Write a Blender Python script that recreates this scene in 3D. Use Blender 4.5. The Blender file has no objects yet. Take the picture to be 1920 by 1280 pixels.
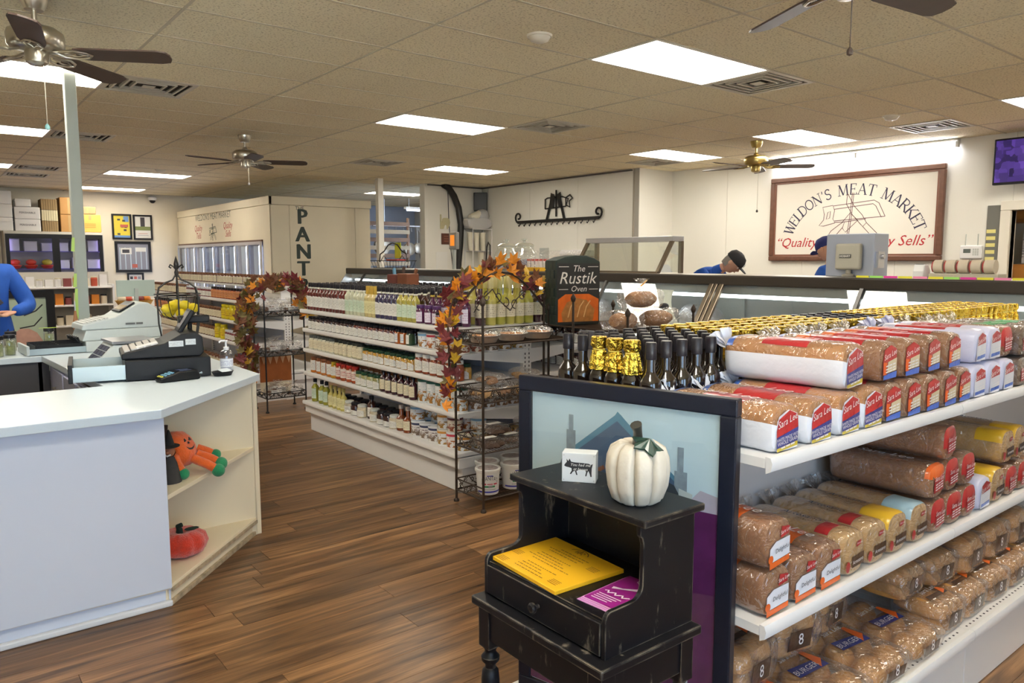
import bpy, bmesh, math, random
from mathutils import Vector, Matrix, noise
R = random.Random(7)
S = bpy.context.scene
COL = S.collection
PI = math.pi
V = Vector

# ---------------------------------------------------------------- camera, sky, lights, exposure
cam_d = bpy.data.cameras.new('camera')
cam_d.sensor_width = 36.0
cam_d.lens = 36.0 * 1418.0 / 1920.0
cam_d.clip_start = 0.05
cam = bpy.data.objects.new('camera', cam_d)
COL.objects.link(cam)
cam.location = (0, 0, 1.5)
cam.rotation_euler = (math.radians(90 - 6.17), 0, math.radians(51.6 - 90))
S.camera = cam

world = bpy.data.worlds.new('overcast_sky')
S.world = world
world.use_nodes = True
wb = world.node_tree.nodes['Background']
wb.inputs[0].default_value = (0.50, 0.70, 1.0, 1)
wb.inputs[1].default_value = 5.5

PANEL_L = 12.0      # radiance of the ceiling light panels
S.view_settings.view_transform = 'Standard'
S.view_settings.look = 'None'
S.view_settings.exposure = 0.62
S.view_settings.gamma = 1.0
S.view_settings.use_curve_mapping = False
S.cycles.use_denoising = True
S.cycles.max_bounces = 8
S.cycles.diffuse_bounces = 4
S.cycles.glossy_bounces = 3
S.cycles.transmission_bounces = 4
S.cycles.transparent_max_bounces = 16
S.cycles.caustics_reflective = False
S.cycles.caustics_refractive = False
S.cycles.sample_clamp_indirect = 6.0

# unseen high sun behind the shop, added so the lit pavement brightens the ceiling
sun_d = bpy.data.lights.new('sun', 'SUN'); sun_d.energy = 520.0; sun_d.angle = 0.01; sun_d.color = (1.0, 0.97, 0.90)
sun = bpy.data.objects.new('sun', sun_d); COL.objects.link(sun)
sun.rotation_euler = V((0.1, -0.35, -1.0)).to_track_quat('-Z', 'Y').to_euler()
# daylight comes in through the shop front behind the camera
for (x, w) in ((-1.35, 2.1), (0.95, 1.5)):
    ld = bpy.data.lights.new('window_portal', 'AREA')
    ld.shape = 'RECTANGLE'; ld.size = w; ld.size_y = 1.9
    ld.cycles.is_portal = True
    lo = bpy.data.objects.new('window_portal', ld)
    COL.objects.link(lo)
    lo.location = (x, -2.28, 1.55)
    lo.rotation_euler = (math.radians(90), 0, 0)

# ---------------------------------------------------------------- materials
MATS = {}
def M_(name, col, rough=0.5, metal=0.0, noise_s=0.0, noise_a=0.15, bump=0.0, bump_s=60.0, coat=0.0, emit=None, spec=0.5, alpha=1.0, rand=0.0, sheen=0.0):
    """plain procedural material: colour with noise variation, optional bump, per-object tint"""
    if name in MATS:
        return MATS[name]
    m = bpy.data.materials.new(name); m.use_nodes = True
    nt = m.node_tree; b = nt.nodes['Principled BSDF']
    b.inputs['Base Color'].default_value = (*col, 1)
    b.inputs['Roughness'].default_value = rough
    b.inputs['Metallic'].default_value = metal
    b.inputs['Specular IOR Level'].default_value = spec
    b.inputs['Coat Weight'].default_value = coat
    b.inputs['Sheen Weight'].default_value = sheen
    b.inputs['Alpha'].default_value = alpha
    if emit:
        b.inputs['Emission Color'].default_value = (*emit[0], 1)
        b.inputs['Emission Strength'].default_value = emit[1]
    tc = None
    if noise_s or bump:
        tc = nt.nodes.new('ShaderNodeTexCoord')
    last = None
    if noise_s:
        n = nt.nodes.new('ShaderNodeTexNoise'); n.inputs['Scale'].default_value = noise_s; n.inputs['Detail'].default_value = 4
        nt.links.new(tc.outputs['Object'], n.inputs['Vector'])
        mx = nt.nodes.new('ShaderNodeMix'); mx.data_type = 'RGBA'
        mx.inputs[6].default_value = (*[c * (1 - noise_a) for c in col], 1)
        mx.inputs[7].default_value = (*[min(1, c * (1 + noise_a)) for c in col], 1)
        nt.links.new(n.outputs['Fac'], mx.inputs[0]); last = mx.outputs[2]
    if rand:
        oi = nt.nodes.new('ShaderNodeObjectInfo')
        hs = nt.nodes.new('ShaderNodeHueSaturation')
        mr = nt.nodes.new('ShaderNodeMapRange'); mr.inputs[3].default_value = 1 - rand; mr.inputs[4].default_value = 1 + rand
        nt.links.new(oi.outputs['Random'], mr.inputs[0]); nt.links.new(mr.outputs[0], hs.inputs['Value'])
        if last: nt.links.new(last, hs.inputs['Color'])
        else: hs.inputs['Color'].default_value = (*col, 1)
        last = hs.outputs[0]
    if last: nt.links.new(last, b.inputs['Base Color'])
    if bump:
        n2 = nt.nodes.new('ShaderNodeTexNoise'); n2.inputs['Scale'].default_value = bump_s; n2.inputs['Detail'].default_value = 3
        nt.links.new(tc.outputs['Object'], n2.inputs['Vector'])
        bp = nt.nodes.new('ShaderNodeBump'); bp.inputs['Strength'].default_value = bump; bp.inputs['Distance'].default_value = 0.01
        nt.links.new(n2.outputs['Fac'], bp.inputs['Height']); nt.links.new(bp.outputs[0], b.inputs['Normal'])
    MATS[name] = m
    return m

def film(name, tint=(1, 1, 1), base=0.06, edge=0.5, rough=0.12, bump=0.0, bump_s=40.0, haze=0.0):
    """thin clear film or pane: transparent with a glossy skin and, for plastic bags, a little haze"""
    if name in MATS: return MATS[name]
    m = bpy.data.materials.new(name); m.use_nodes = True
    nt = m.node_tree; nt.nodes.clear()
    out = nt.nodes.new('ShaderNodeOutputMaterial')
    tr = nt.nodes.new('ShaderNodeBsdfTransparent'); tr.inputs[0].default_value = (*tint, 1)
    gl = nt.nodes.new('ShaderNodeBsdfGlossy'); gl.inputs['Roughness'].default_value = rough; gl.inputs[0].default_value = (1, 1, 1, 1)
    lw = nt.nodes.new('ShaderNodeLayerWeight'); lw.inputs[0].default_value = 0.35
    mr = nt.nodes.new('ShaderNodeMapRange'); mr.inputs[3].default_value = base; mr.inputs[4].default_value = edge
    nt.links.new(lw.outputs['Facing'], mr.inputs[0])
    mx = nt.nodes.new('ShaderNodeMixShader')
    nt.links.new(mr.outputs[0], mx.inputs[0]); nt.links.new(tr.outputs[0], mx.inputs[1]); nt.links.new(gl.outputs[0], mx.inputs[2])
    last = mx
    if haze:
        df = nt.nodes.new('ShaderNodeBsdfDiffuse'); df.inputs[0].default_value = (0.9, 0.9, 0.92, 1)
        m2 = nt.nodes.new('ShaderNodeMixShader'); m2.inputs[0].default_value = haze
        nt.links.new(mx.outputs[0], m2.inputs[1]); nt.links.new(df.outputs[0], m2.inputs[2]); last = m2
    if bump:
        tc = nt.nodes.new('ShaderNodeTexCoord')
        n2 = nt.nodes.new('ShaderNodeTexNoise'); n2.inputs['Scale'].default_value = bump_s; n2.inputs['Detail'].default_value = 2
        n2.inputs['Distortion'].default_value = 1.2
        nt.links.new(tc.outputs['Object'], n2.inputs['Vector'])
        bp = nt.nodes.new('ShaderNodeBump'); bp.inputs['Strength'].default_value = bump; bp.inputs['Distance'].default_value = 0.02
        nt.links.new(n2.outputs['Fac'], bp.inputs['Height'])
        nt.links.new(bp.outputs[0], gl.inputs['Normal']); nt.links.new(bp.outputs[0], lw.inputs['Normal'])
    nt.links.new(last.outputs[0], out.inputs[0])
    MATS[name] = m
    return m

def label_mat(name, base, ink, rows=7.0, thresh=0.52, art=None):
    """paper label with rows of small print (flat print) and an optional blotch of printed food picture"""
    if name in MATS: return MATS[name]
    m = bpy.data.materials.new(name); m.use_nodes = True
    nt = m.node_tree; b = nt.nodes['Principled BSDF']; b.inputs['Roughness'].default_value = 0.45
    tc = nt.nodes.new('ShaderNodeTexCoord')
    sp = nt.nodes.new('ShaderNodeSeparateXYZ'); nt.links.new(tc.outputs['Generated'], sp.inputs[0])
    def math(op, a, b_=None, v=None):
        n = nt.nodes.new('ShaderNodeMath'); n.operation = op
        nt.links.new(a, n.inputs[0])
        if b_ is not None: nt.links.new(b_, n.inputs[1])
        elif v is not None: n.inputs[1].default_value = v
        return n.outputs[0]
    line = math('SINE', math('MULTIPLY', sp.outputs['Z'], v=rows * 6.283))
    line = math('GREATER_THAN', line, v=0.2)
    mp = nt.nodes.new('ShaderNodeMapping'); mp.inputs['Scale'].default_value = (9, 9, rows)
    nt.links.new(tc.outputs['Generated'], mp.inputs[0])
    n = nt.nodes.new('ShaderNodeTexNoise'); n.inputs['Scale'].default_value = 1.6; n.inputs['Detail'].default_value = 1
    nt.links.new(mp.outputs[0], n.inputs['Vector'])
    word = math('GREATER_THAN', n.outputs['Fac'], v=thresh)
    f = math('MULTIPLY', line, word)
    up = math('GREATER_THAN', sp.outputs['Z'], v=0.16); dn = math('LESS_THAN', sp.outputs['Z'], v=0.8)
    f = math('MULTIPLY', math('MULTIPLY', f, up), dn)
    mx = nt.nodes.new('ShaderNodeMix'); mx.data_type = 'RGBA'
    mx.inputs[6].default_value = (*base, 1); mx.inputs[7].default_value = (*ink, 1)
    nt.links.new(f, mx.inputs[0]); last = mx.outputs[2]
    if art:
        n3 = nt.nodes.new('ShaderNodeTexNoise'); n3.inputs['Scale'].default_value = 5.0; n3.inputs['Detail'].default_value = 3
        nt.links.new(tc.outputs['Generated'], n3.inputs['Vector'])
        a = math('GREATER_THAN', n3.outputs['Fac'], v=0.5)
        a = math('MULTIPLY', a, math('LESS_THAN', sp.outputs['Z'], v=0.55))
        a = math('MULTIPLY', a, math('GREATER_THAN', sp.outputs['Z'], v=0.08))
        rp = nt.nodes.new('ShaderNodeMix'); rp.data_type = 'RGBA'
        rp.inputs[6].default_value = (*art, 1); rp.inputs[7].default_value = (*[c * 0.35 for c in art], 1)
        n4 = nt.nodes.new('ShaderNodeTexNoise'); n4.inputs['Scale'].default_value = 16.0
        nt.links.new(tc.outputs['Generated'], n4.inputs['Vector']); nt.links.new(n4.outputs['Fac'], rp.inputs[0])
        m3 = nt.nodes.new('ShaderNodeMix'); m3.data_type = 'RGBA'
        nt.links.new(a, m3.inputs[0]); nt.links.new(last, m3.inputs[6]); nt.links.new(rp.outputs[2], m3.inputs[7]); last = m3.outputs[2]
    nt.links.new(last, b.inputs['Base Color'])
    MATS[name] = m
    return m

# ---------------------------------------------------------------- mesh builder
class MB:
    def __init__(s):
        s.v = []; s.f = []; s.m = []; s.s = []; s.mi = 0; s.sm = False; s.T = None
    def add(s, vs, fs, T=None):
        o = len(s.v)
        T = T if T is not None else s.T
        s.v += [tuple(T @ V(p)) for p in vs] if T is not None else [tuple(p) for p in vs]
        for f in fs:
            s.f.append([i + o for i in f]); s.m.append(s.mi); s.s.append(s.sm)
        return s
    def box(s, x0, x1, y0, y1, z0, z1, T=None):
        return s.add([(x0, y0, z0), (x1, y0, z0), (x1, y1, z0), (x0, y1, z0), (x0, y0, z1), (x1, y0, z1), (x1, y1, z1), (x0, y1, z1)],
                     [(3, 2, 1, 0), (4, 5, 6, 7), (0, 1, 5, 4), (1, 2, 6, 5), (2, 3, 7, 6), (3, 0, 4, 7)], T)
    def prism(s, poly, z0, z1, T=None):
        n = len(poly)
        a = sum(poly[i][0] * poly[(i + 1) % n][1] - poly[(i + 1) % n][0] * poly[i][1] for i in range(n))
        if a < 0: poly = poly[::-1]
        vs = [(x, y, z0) for x, y in poly] + [(x, y, z1) for x, y in poly]
        fs = [tuple(range(n - 1, -1, -1)), tuple(range(n, 2 * n))] + [(i, (i + 1) % n, n + (i + 1) % n, n + i) for i in range(n)]
        return s.add(vs, fs, T)
    def lathe(s, prof, n=16, T=None, a0=0.0, a1=None, fn=None):
        """prof: (r, z) from bottom to top round the z axis"""
        full = a1 is None
        k = n if full else n + 1
        A = [a0 + (2 * PI * i / n if full else (a1 - a0) * i / n) for i in range(k)]
        vs = []
        for r, z in prof:
            for a in A:
                q = r * (fn(a, z) if fn else 1)
                vs.append((q * math.cos(a), q * math.sin(a), z))
        fs = []
        for j in range(len(prof) - 1):
            for i in range(n):
                i2 = (i + 1) % k if full else i + 1
                fs.append((j * k + i, j * k + i2, (j + 1) * k + i2, (j + 1) * k + i))
        if full:
            if prof[0][0] > 1e-6: fs.append(tuple(range(k - 1, -1, -1)))
            if prof[-1][0] > 1e-6: fs.append(tuple(range((len(prof) - 1) * k, len(prof) * k)))
        sm = s.sm; s.sm = True; s.add(vs, fs, T); s.sm = sm
        return s
    def cyl(s, p, q, r, n=10, r2=None):
        p, q = V(p), V(q); d = q - p
        T = Matrix.Translation(p) @ d.to_track_quat('Z', 'Y').to_matrix().to_4x4()
        if s.T is not None: T = s.T @ T
        return s.lathe([(r, 0), (r if r2 is None else r2, d.length)], n, T)
    def sph(s, c, rx, ry=None, rz=None, n=12, m=8, T=None):
        ry = rx if ry is None else ry; rz = rx if rz is None else rz
        X = Matrix.Translation(c) @ Matrix.Diagonal((rx, ry, rz, 1))
        if T is not None: X = T @ X
        elif s.T is not None: X = s.T @ X
        prof = [(max(1e-7, math.sin(PI * j / m)), -math.cos(PI * j / m)) for j in range(m + 1)]
        return s.lathe(prof, n, X)
    def tube(s, pts, r, n=6, closed=False):
        pts = [V(p) for p in pts]; k = len(pts)
        vs = []; up = V((0, 0, 1)); prevn = None
        for i, p in enumerate(pts):
            a = pts[(i - 1) % k] if (closed or i > 0) else p
            b = pts[(i + 1) % k] if (closed or i < k - 1) else p
            t = (b - a)
            if t.length < 1e-9: t = V((0, 0, 1))
            t.normalize()
            if prevn is None:
                u = t.cross(up)
                if u.length < 1e-3: u = t.cross(V((1, 0, 0)))
            else:
                u = prevn - t * prevn.dot(t)
            u.normalize(); prevn = u; w = t.cross(u)
            rr = r[i] if isinstance(r, (list, tuple)) else r
            for j in range(n):
                an = 2 * PI * j / n
                vs.append(p + u * (rr * math.cos(an)) + w * (rr * math.sin(an)))
        fs = []
        for i in range(k if closed else k - 1):
            for j in range(n):
                i2 = (i + 1) % k
                fs.append((i * n + j, i * n + (j + 1) % n, i2 * n + (j + 1) % n, i2 * n + j))
        if not closed:
            fs.append(tuple(range(n - 1, -1, -1))); fs.append(tuple(range((k - 1) * n, k * n)))
        sm = s.sm; s.sm = True; s.add(vs, fs); s.sm = sm
        return s
    def grid(s, fn, nu, nv):
        """surface fn(u, v) -> point, u and v in 0..1"""
        vs = [fn(i / nu, j / nv) for j in range(nv + 1) for i in range(nu + 1)]
        fs = [(j * (nu + 1) + i, j * (nu + 1) + i + 1, (j + 1) * (nu + 1) + i + 1, (j + 1) * (nu + 1) + i) for j in range(nv) for i in range(nu)]
        return s.add(vs, fs)
    def poly(s, pts):
        return s.add(pts, [tuple(range(len(pts)))])
    def stroke(s, pts, w, T=None, closed=False):
        """flat ribbon along 2-D points"""
        pts = [V((p[0], p[1])) for p in pts]; k = len(pts); L = []; Q = []
        for i in range(k):
            a = pts[(i - 1) % k] if (closed or i) else pts[i]
            b = pts[(i + 1) % k] if (closed or i < k - 1) else pts[i]
            t = (b - a).normalized() if (b - a).length > 1e-9 else V((1, 0)); nn = V((-t.y, t.x)) * (w / 2)
            L.append((*(pts[i] + nn), 0)); Q.append((*(pts[i] - nn), 0))
        vs = L + Q
        fs = [(i, k + i, k + (i + 1) % k, (i + 1) % k) for i in range(k if closed else k - 1)]
        return s.add(vs, fs, T)
    def text(s, string, size, T, shear=0.0, align='CENTER', z=0.0):
        vs, fs, w = text_geo(string, shear)
        ox = {'CENTER': -w / 2, 'LEFT': 0, 'RIGHT': -w}[align]
        return s.add([((x + ox) * size, y * size, z) for x, y, _ in vs], fs, T)
    def mesh(s, name, mats):
        me = bpy.data.meshes.new(name)
        me.from_pydata(s.v, [], s.f)
        for m in (mats if isinstance(mats, (list, tuple)) else [mats]): me.materials.append(m)
        me.polygons.foreach_set('material_index', s.m)
        me.polygons.foreach_set('use_smooth', s.s)
        if any(s.s): me.set_sharp_from_angle(angle=math.radians(42))
        me.update()
        return me
    def obj(s, name, mats, parent=None, loc=None, rz=0, bevel=0, seg=2):
        return put(name, s.mesh(name, mats), parent, loc, rz, bevel, seg)

def put(name, me, parent=None, loc=None, rz=0, bevel=0, seg=2):
    o = bpy.data.objects.new(name, me); COL.objects.link(o)
    if parent: o.parent = parent
    if loc is not None: o.location = loc
    if rz: o.rotation_euler = (0, 0, rz)
    if bevel:
        b = o.modifiers.new('bevel', 'BEVEL'); b.width = bevel; b.segments = seg; b.limit_method = 'ANGLE'; b.angle_limit = 0.6
    return o

TXT = {}
def text_geo(string, shear=0.0):
    key = (string, shear)
    if key not in TXT:
        c = bpy.data.curves.new('lettering', 'FONT'); c.body = string; c.shear = shear; c.resolution_u = 2
        o = bpy.data.objects.new('lettering', c); COL.objects.link(o)
        me = bpy.data.meshes.new_from_object(o.evaluated_get(bpy.context.evaluated_depsgraph_get()))
        vs = [tuple(v.co) for v in me.vertices]; fs = [tuple(p.vertices) for p in me.polygons]
        bpy.data.objects.remove(o); bpy.data.curves.remove(c); bpy.data.meshes.remove(me)
        TXT[key] = (vs, fs, max((v[0] for v in vs), default=0))
    return TXT[key]

def FR(o, x, y):
    """matrix of a local frame: origin, x axis, y axis"""
    x, y = V(x).normalized(), V(y).normalized(); z = x.cross(y)
    return Matrix(((x.x, y.x, z.x, o[0]), (x.y, y.y, z.y, o[1]), (x.z, y.z, z.z, o[2]), (0, 0, 0, 1)))
def onX(x, y, z): return FR((x, y, z), (0, -1, 0), (0, 0, 1))     # a face that looks towards -X
def onY(x, y, z): return FR((x, y, z), (1, 0, 0), (0, 0, 1))      # a face that looks towards -Y
def flat(x, y, z, a=0): return FR((x, y, z), (math.cos(a), math.sin(a), 0), (-math.sin(a), math.cos(a), 0))

def tag(o, label=None, cat=None, group=None, kind=None):
    if label: o['label'] = label
    if cat: o['category'] = cat
    if group: o['group'] = group
    if kind: o['kind'] = kind
    return o
def thing(name, label, cat, loc=(0, 0, 0), rz=0, group=None):
    o = bpy.data.objects.new(name, None); COL.objects.link(o); o.empty_display_size = 0.05
    o.location = loc; o.rotation_euler = (0, 0, rz)
    return tag(o, label, cat, group)
def struct(o): o['kind'] = 'structure'; return o
KIDS = {}
def kids(o):
    if o.name not in KIDS: KIDS[o.name] = list(o.children)
    return KIDS[o.name]
def dup(root, loc, rz=0, label=None, group=None, tilt=None):
    """a copy of a thing with copies of its parts and sub-parts"""
    r = root.copy(); COL.objects.link(r); r.location = loc
    r.rotation_euler = tilt if tilt else (0, 0, rz)
    if label: r['label'] = label
    if group: r['group'] = group
    for ch in kids(root):
        c = ch.copy(); COL.objects.link(c); c.parent = r
        for g in kids(ch):
            d = g.copy(); COL.objects.link(d); d.parent = c
    return r
class Stamp:
    """a prototype that is moved to its first place and copied to the others"""
    def __init__(s, root):
        s.root = root; s.used = False
        for k in kids(root): kids(k)
    def at(s, loc, rz=0, label=None, group=None, tilt=None):
        if not s.used:
            s.used = True; o = s.root; o.location = loc; o.rotation_euler = tilt if tilt else (0, 0, rz)
            if label: o['label'] = label
            if group: o['group'] = group
            return o
        return dup(s.root, loc, rz, label, group, tilt)
ORD = 'first second third fourth fifth sixth seventh eighth ninth tenth eleventh twelfth thirteenth fourteenth fifteenth sixteenth seventeenth eighteenth nineteenth twentieth'.split()
def nth(i):
    if i < 20: return ORD[i]
    t = ['twenty', 'thirty', 'forty'][i // 20 if i < 20 else (i + 1) // 10 - 2]
    k = (i + 1) % 10
    return t + '-' + ORD[k - 1] if k else {'twenty': 'twentieth', 'thirty': 'thirtieth', 'forty': 'fortieth'}[t]

# common materials
white = M_('white_paint', (0.80, 0.80, 0.80), 0.45)
shelf_white = M_('white_enamel_steel', (0.82, 0.81, 0.80), 0.32)
lam_white = M_('white_laminate', (0.66, 0.75, 0.82), 0.28, noise_s=220, noise_a=0.03)
cream_wall = M_('cream_wall_paint', (0.82, 0.74, 0.58), 0.6, noise_s=2.0, noise_a=0.06, bump=0.05, bump_s=180)
white_wall = M_('white_wall_panel', (0.84, 0.82, 0.75), 0.4, noise_s=1.5, noise_a=0.03)
black_paint = M_('black_paint', (0.012, 0.012, 0.014), 0.4, spec=0.3)
black_metal = M_('black_iron', (0.018, 0.016, 0.015), 0.45, metal=0.3)
brown_iron = M_('brown_iron', (0.055, 0.038, 0.028), 0.45, metal=0.5)
chrome = M_('brushed_nickel', (0.55, 0.52, 0.45), 0.28, metal=1.0)
steel = M_('stainless_steel', (0.56, 0.57, 0.60), 0.3, metal=0.9)
bronze = M_('bronze_trim', (0.22, 0.18, 0.13), 0.3, metal=0.8)
glass = film('window_glass', (0.96, 0.98, 0.97), 0.02, 0.22, 0.03)
jar_glass = film('jar_glass', (0.93, 0.96, 0.94), 0.07, 0.7, 0.04)
black_plastic = M_('black_plastic', (0.014, 0.014, 0.016), 0.35, spec=0.3)
grey_plastic = M_('grey_plastic', (0.45, 0.48, 0.45), 0.5)
ink = M_('black_ink', (0.02, 0.02, 0.025), 0.6)
paper = M_('white_paper', (0.85, 0.84, 0.80), 0.7)

# ================================================================ THE ROOM
GX, GY = 0.04, 3.84            # ceiling grid origin; tiles 1.22 x 0.61
CZ = 2.855
def floor_mat():
    m = bpy.data.materials.new('walnut_plank'); m.use_nodes = True
    nt = m.node_tree; b = nt.nodes['Principled BSDF']; L = nt.links.new
    geo = nt.nodes.new('ShaderNodeNewGeometry'); oi = nt.nodes.new('ShaderNodeObjectInfo')
    ad = nt.nodes.new('ShaderNodeMath'); ad.operation = 'ADD'
    L(geo.outputs['Random Per Island'], ad.inputs[0]); L(oi.outputs['Random'], ad.inputs[1])
    fr = nt.nodes.new('ShaderNodeMath'); fr.operation = 'FRACT'; L(ad.outputs[0], fr.inputs[0])
    sc = nt.nodes.new('ShaderNodeVectorMath'); sc.operation = 'SCALE'; sc.inputs[0].default_value = (17, 31, 5); L(fr.outputs[0], sc.inputs['Scale'])
    va = nt.nodes.new('ShaderNodeVectorMath'); L(geo.outputs['Position'], va.inputs[0]); L(sc.outputs[0], va.inputs[1])
    mp = nt.nodes.new('ShaderNodeMapping'); mp.inputs['Scale'].default_value = (1.1, 16, 1); L(va.outputs[0], mp.inputs[0])
    n1 = nt.nodes.new('ShaderNodeTexNoise'); n1.inputs['Scale'].default_value = 1.6; n1.inputs['Detail'].default_value = 7; n1.inputs['Distortion'].default_value = 0.6
    L(mp.outputs[0], n1.inputs['Vector'])
    mp2 = nt.nodes.new('ShaderNodeMapping'); mp2.inputs['Scale'].default_value = (6, 150, 1); L(va.outputs[0], mp2.inputs[0])
    n2 = nt.nodes.new('ShaderNodeTexNoise'); n2.inputs['Scale'].default_value = 1.0; n2.inputs['Detail'].default_value = 2; L(mp2.outputs[0], n2.inputs['Vector'])
    rp = nt.nodes.new('ShaderNodeValToRGB'); e = rp.color_ramp.elements
    e[0].position = 0.28; e[0].color = (0.046, 0.022, 0.009, 1); e[1].position = 0.78; e[1].color = (0.37, 0.20, 0.085, 1)
    q = rp.color_ramp.elements.new(0.52); q.color = (0.165, 0.082, 0.033, 1)
    L(n1.outputs['Fac'], rp.inputs[0])
    mr = nt.nodes.new('ShaderNodeMapRange'); mr.inputs[3].default_value = 0.72; mr.inputs[4].default_value = 1.3; L(fr.outputs[0], mr.inputs[0])
    mr2 = nt.nodes.new('ShaderNodeMapRange'); mr2.inputs[1].default_value = 0.3; mr2.inputs[2].default_value = 0.7; mr2.inputs[3].default_value = 0.8; mr2.inputs[4].default_value = 1.15; L(n2.outputs['Fac'], mr2.inputs[0])
    mm = nt.nodes.new('ShaderNodeMath'); mm.operation = 'MULTIPLY'; L(mr.outputs[0], mm.inputs[0]); L(mr2.outputs[0], mm.inputs[1])
    hs = nt.nodes.new('ShaderNodeHueSaturation'); L(rp.outputs[0], hs.inputs['Color']); L(mm.outputs[0], hs.inputs['Value'])
    L(hs.outputs[0], b.inputs['Base Color'])
    b.inputs['Roughness'].default_value = 0.33; b.inputs['Specular IOR Level'].default_value = 0.45
    bp = nt.nodes.new('ShaderNodeBump'); bp.inputs['Strength'].default_value = 0.12; bp.inputs['Distance'].default_value = 0.004
    L(n2.outputs['Fac'], bp.inputs['Height']); L(bp.outputs[0], b.inputs['Normal'])
    return m
FLOORM = floor_mat()
joint = M_('floor_joint', (0.02, 0.011, 0.006), 0.6)
X0, X1, Y0, Y1 = -2.6, 10.6, -2.3, 17.45
floor = struct(MB().box(X0, X1, Y0, Y1, -0.12, -0.008).obj('floor', joint))
PW, PL = 0.152, 1.22
plank = MB().box(0.001, PL - 0.001, 0.0008, PW - 0.0008, -0.008, 0.0).mesh('plank', FLOORM)
far = MB(); n_pl = 0
rr = random.Random(3)
for j in range(int((Y1 - Y0) / PW) + 1):
    y = Y0 + j * PW; off = rr.random() * PL
    for i in range(-1, int((X1 - X0) / PL) + 1):
        x = X0 + i * PL + off
        cx, cy = x + PL / 2, y + PW / 2
        near = (0.75 < cx < 3.2 and 1.3 < cy < 8.3 and not (cx > 2.75 and 3.95 < cy < 6.2)) or (-0.6 < cx <= 0.8 and 1.7 < cy < 3.6) or (2.6 < cx < 4.2 and 0.2 < cy < 1.0)
        if near and n_pl < 300 and x > X0 and x + PL < X1:
            o = put('plank', plank, floor, (x, y, 0)); n_pl += 1
        else:
            a, b = max(x, X0) + 0.001, min(x + PL, X1) - 0.001
            if b - a > 0.02: far.box(a, b, y + 0.0008, min(y + PW - 0.0008, Y1), -0.008, 0.0)
tag(far.obj('plank_field', FLOORM, floor), kind='stuff')

# ---- ceiling: slab, drop-in tiles, T-bars
def tile_mat():
    m = bpy.data.materials.new('acoustic_tile'); m.use_nodes = True
    nt = m.node_tree; b = nt.nodes['Principled BSDF']; L = nt.links.new
    g = nt.nodes.new('ShaderNodeNewGeometry'); oi = nt.nodes.new('ShaderNodeObjectInfo')
    n = nt.nodes.new('ShaderNodeTexNoise'); n.inputs['Scale'].default_value = 75; n.inputs['Detail'].default_value = 2; L(g.outputs['Position'], n.inputs['Vector'])
    r = nt.nodes.new('ShaderNodeValToRGB'); e = r.color_ramp.elements
    e[0].position = 0.30; e[0].color = (0.54, 0.46, 0.30, 1); e[1].position = 0.46; e[1].color = (0.92, 0.83, 0.61, 1)
    L(n.outputs['Fac'], r.inputs[0])
    n2 = nt.nodes.new('ShaderNodeTexNoise'); n2.inputs['Scale'].default_value = 0.8; L(g.outputs['Position'], n2.inputs['Vector'])
    ma = nt.nodes.new('ShaderNodeMath'); ma.operation = 'ADD'; L(oi.outputs['Random'], ma.inputs[0]); L(n2.outputs['Fac'], ma.inputs[1])
    mr = nt.nodes.new('ShaderNodeMapRange'); mr.inputs[1].default_value = 0.3; mr.inputs[2].default_value = 1.7; mr.inputs[3].default_value = 0.93; mr.inputs[4].default_value = 1.05; L(ma.outputs[0], mr.inputs[0])
    hs = nt.nodes.new('ShaderNodeHueSaturation'); L(r.outputs[0], hs.inputs['Color']); L(mr.outputs[0], hs.inputs['Value']); L(hs.outputs[0], b.inputs['Base Color'])
    b.inputs['Roughness'].default_value = 0.9; b.inputs['Specular IOR Level'].default_value = 0.1
    bp = nt.nodes.new('ShaderNodeBump'); bp.inputs['Strength'].default_value = 0.25; bp.inputs['Distance'].default_value = 0.004; L(n.outputs['Fac'], bp.inputs['Height']); L(bp.outputs[0], b.inputs['Normal'])
    return m
TILE = tile_mat()
tbar = M_('ceiling_t_bar', (0.60, 0.53, 0.39), 0.6)  # the shadow line along the bars is put into their darker colour
ceiling = struct(MB().box(X0, X1, Y0, Y1, CZ + 0.02, CZ + 0.12).obj('ceiling', M_('ceiling_void', (0.04, 0.035, 0.03), 0.9)))
LIGHTS = {(3, -1): 1, (3, 4): 1, (5, 9): 1, (6, 1): 1, (6, 4): 1, (2, 15): 1, (2, 20): 1, (0, 9): 1, (0, 4): 1, (6, 16): 1, (6, -3): 1, (0, 15): 1, (0, -1): 1, (3, -6): 1, (0, -6): 1, (6, -8): 1}
VENTS = {(4, -1): 0, (4, 3): 0, (1, 4): 0, (1, 9): 0, (1, 15): 0, (1, 17): 0, (4, 9): 0, (6, 5): 1, (6, -1): 1}
tile = MB().box(0.004, 1.216, 0.004, 0.606, 0, 0.014).mesh('ceiling_tile', TILE)
half = MB().box(0.004, 0.606, 0.004, 0.606, 0, 0.014).mesh('ceiling_tile_half', TILE)
hid = MB()
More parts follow.
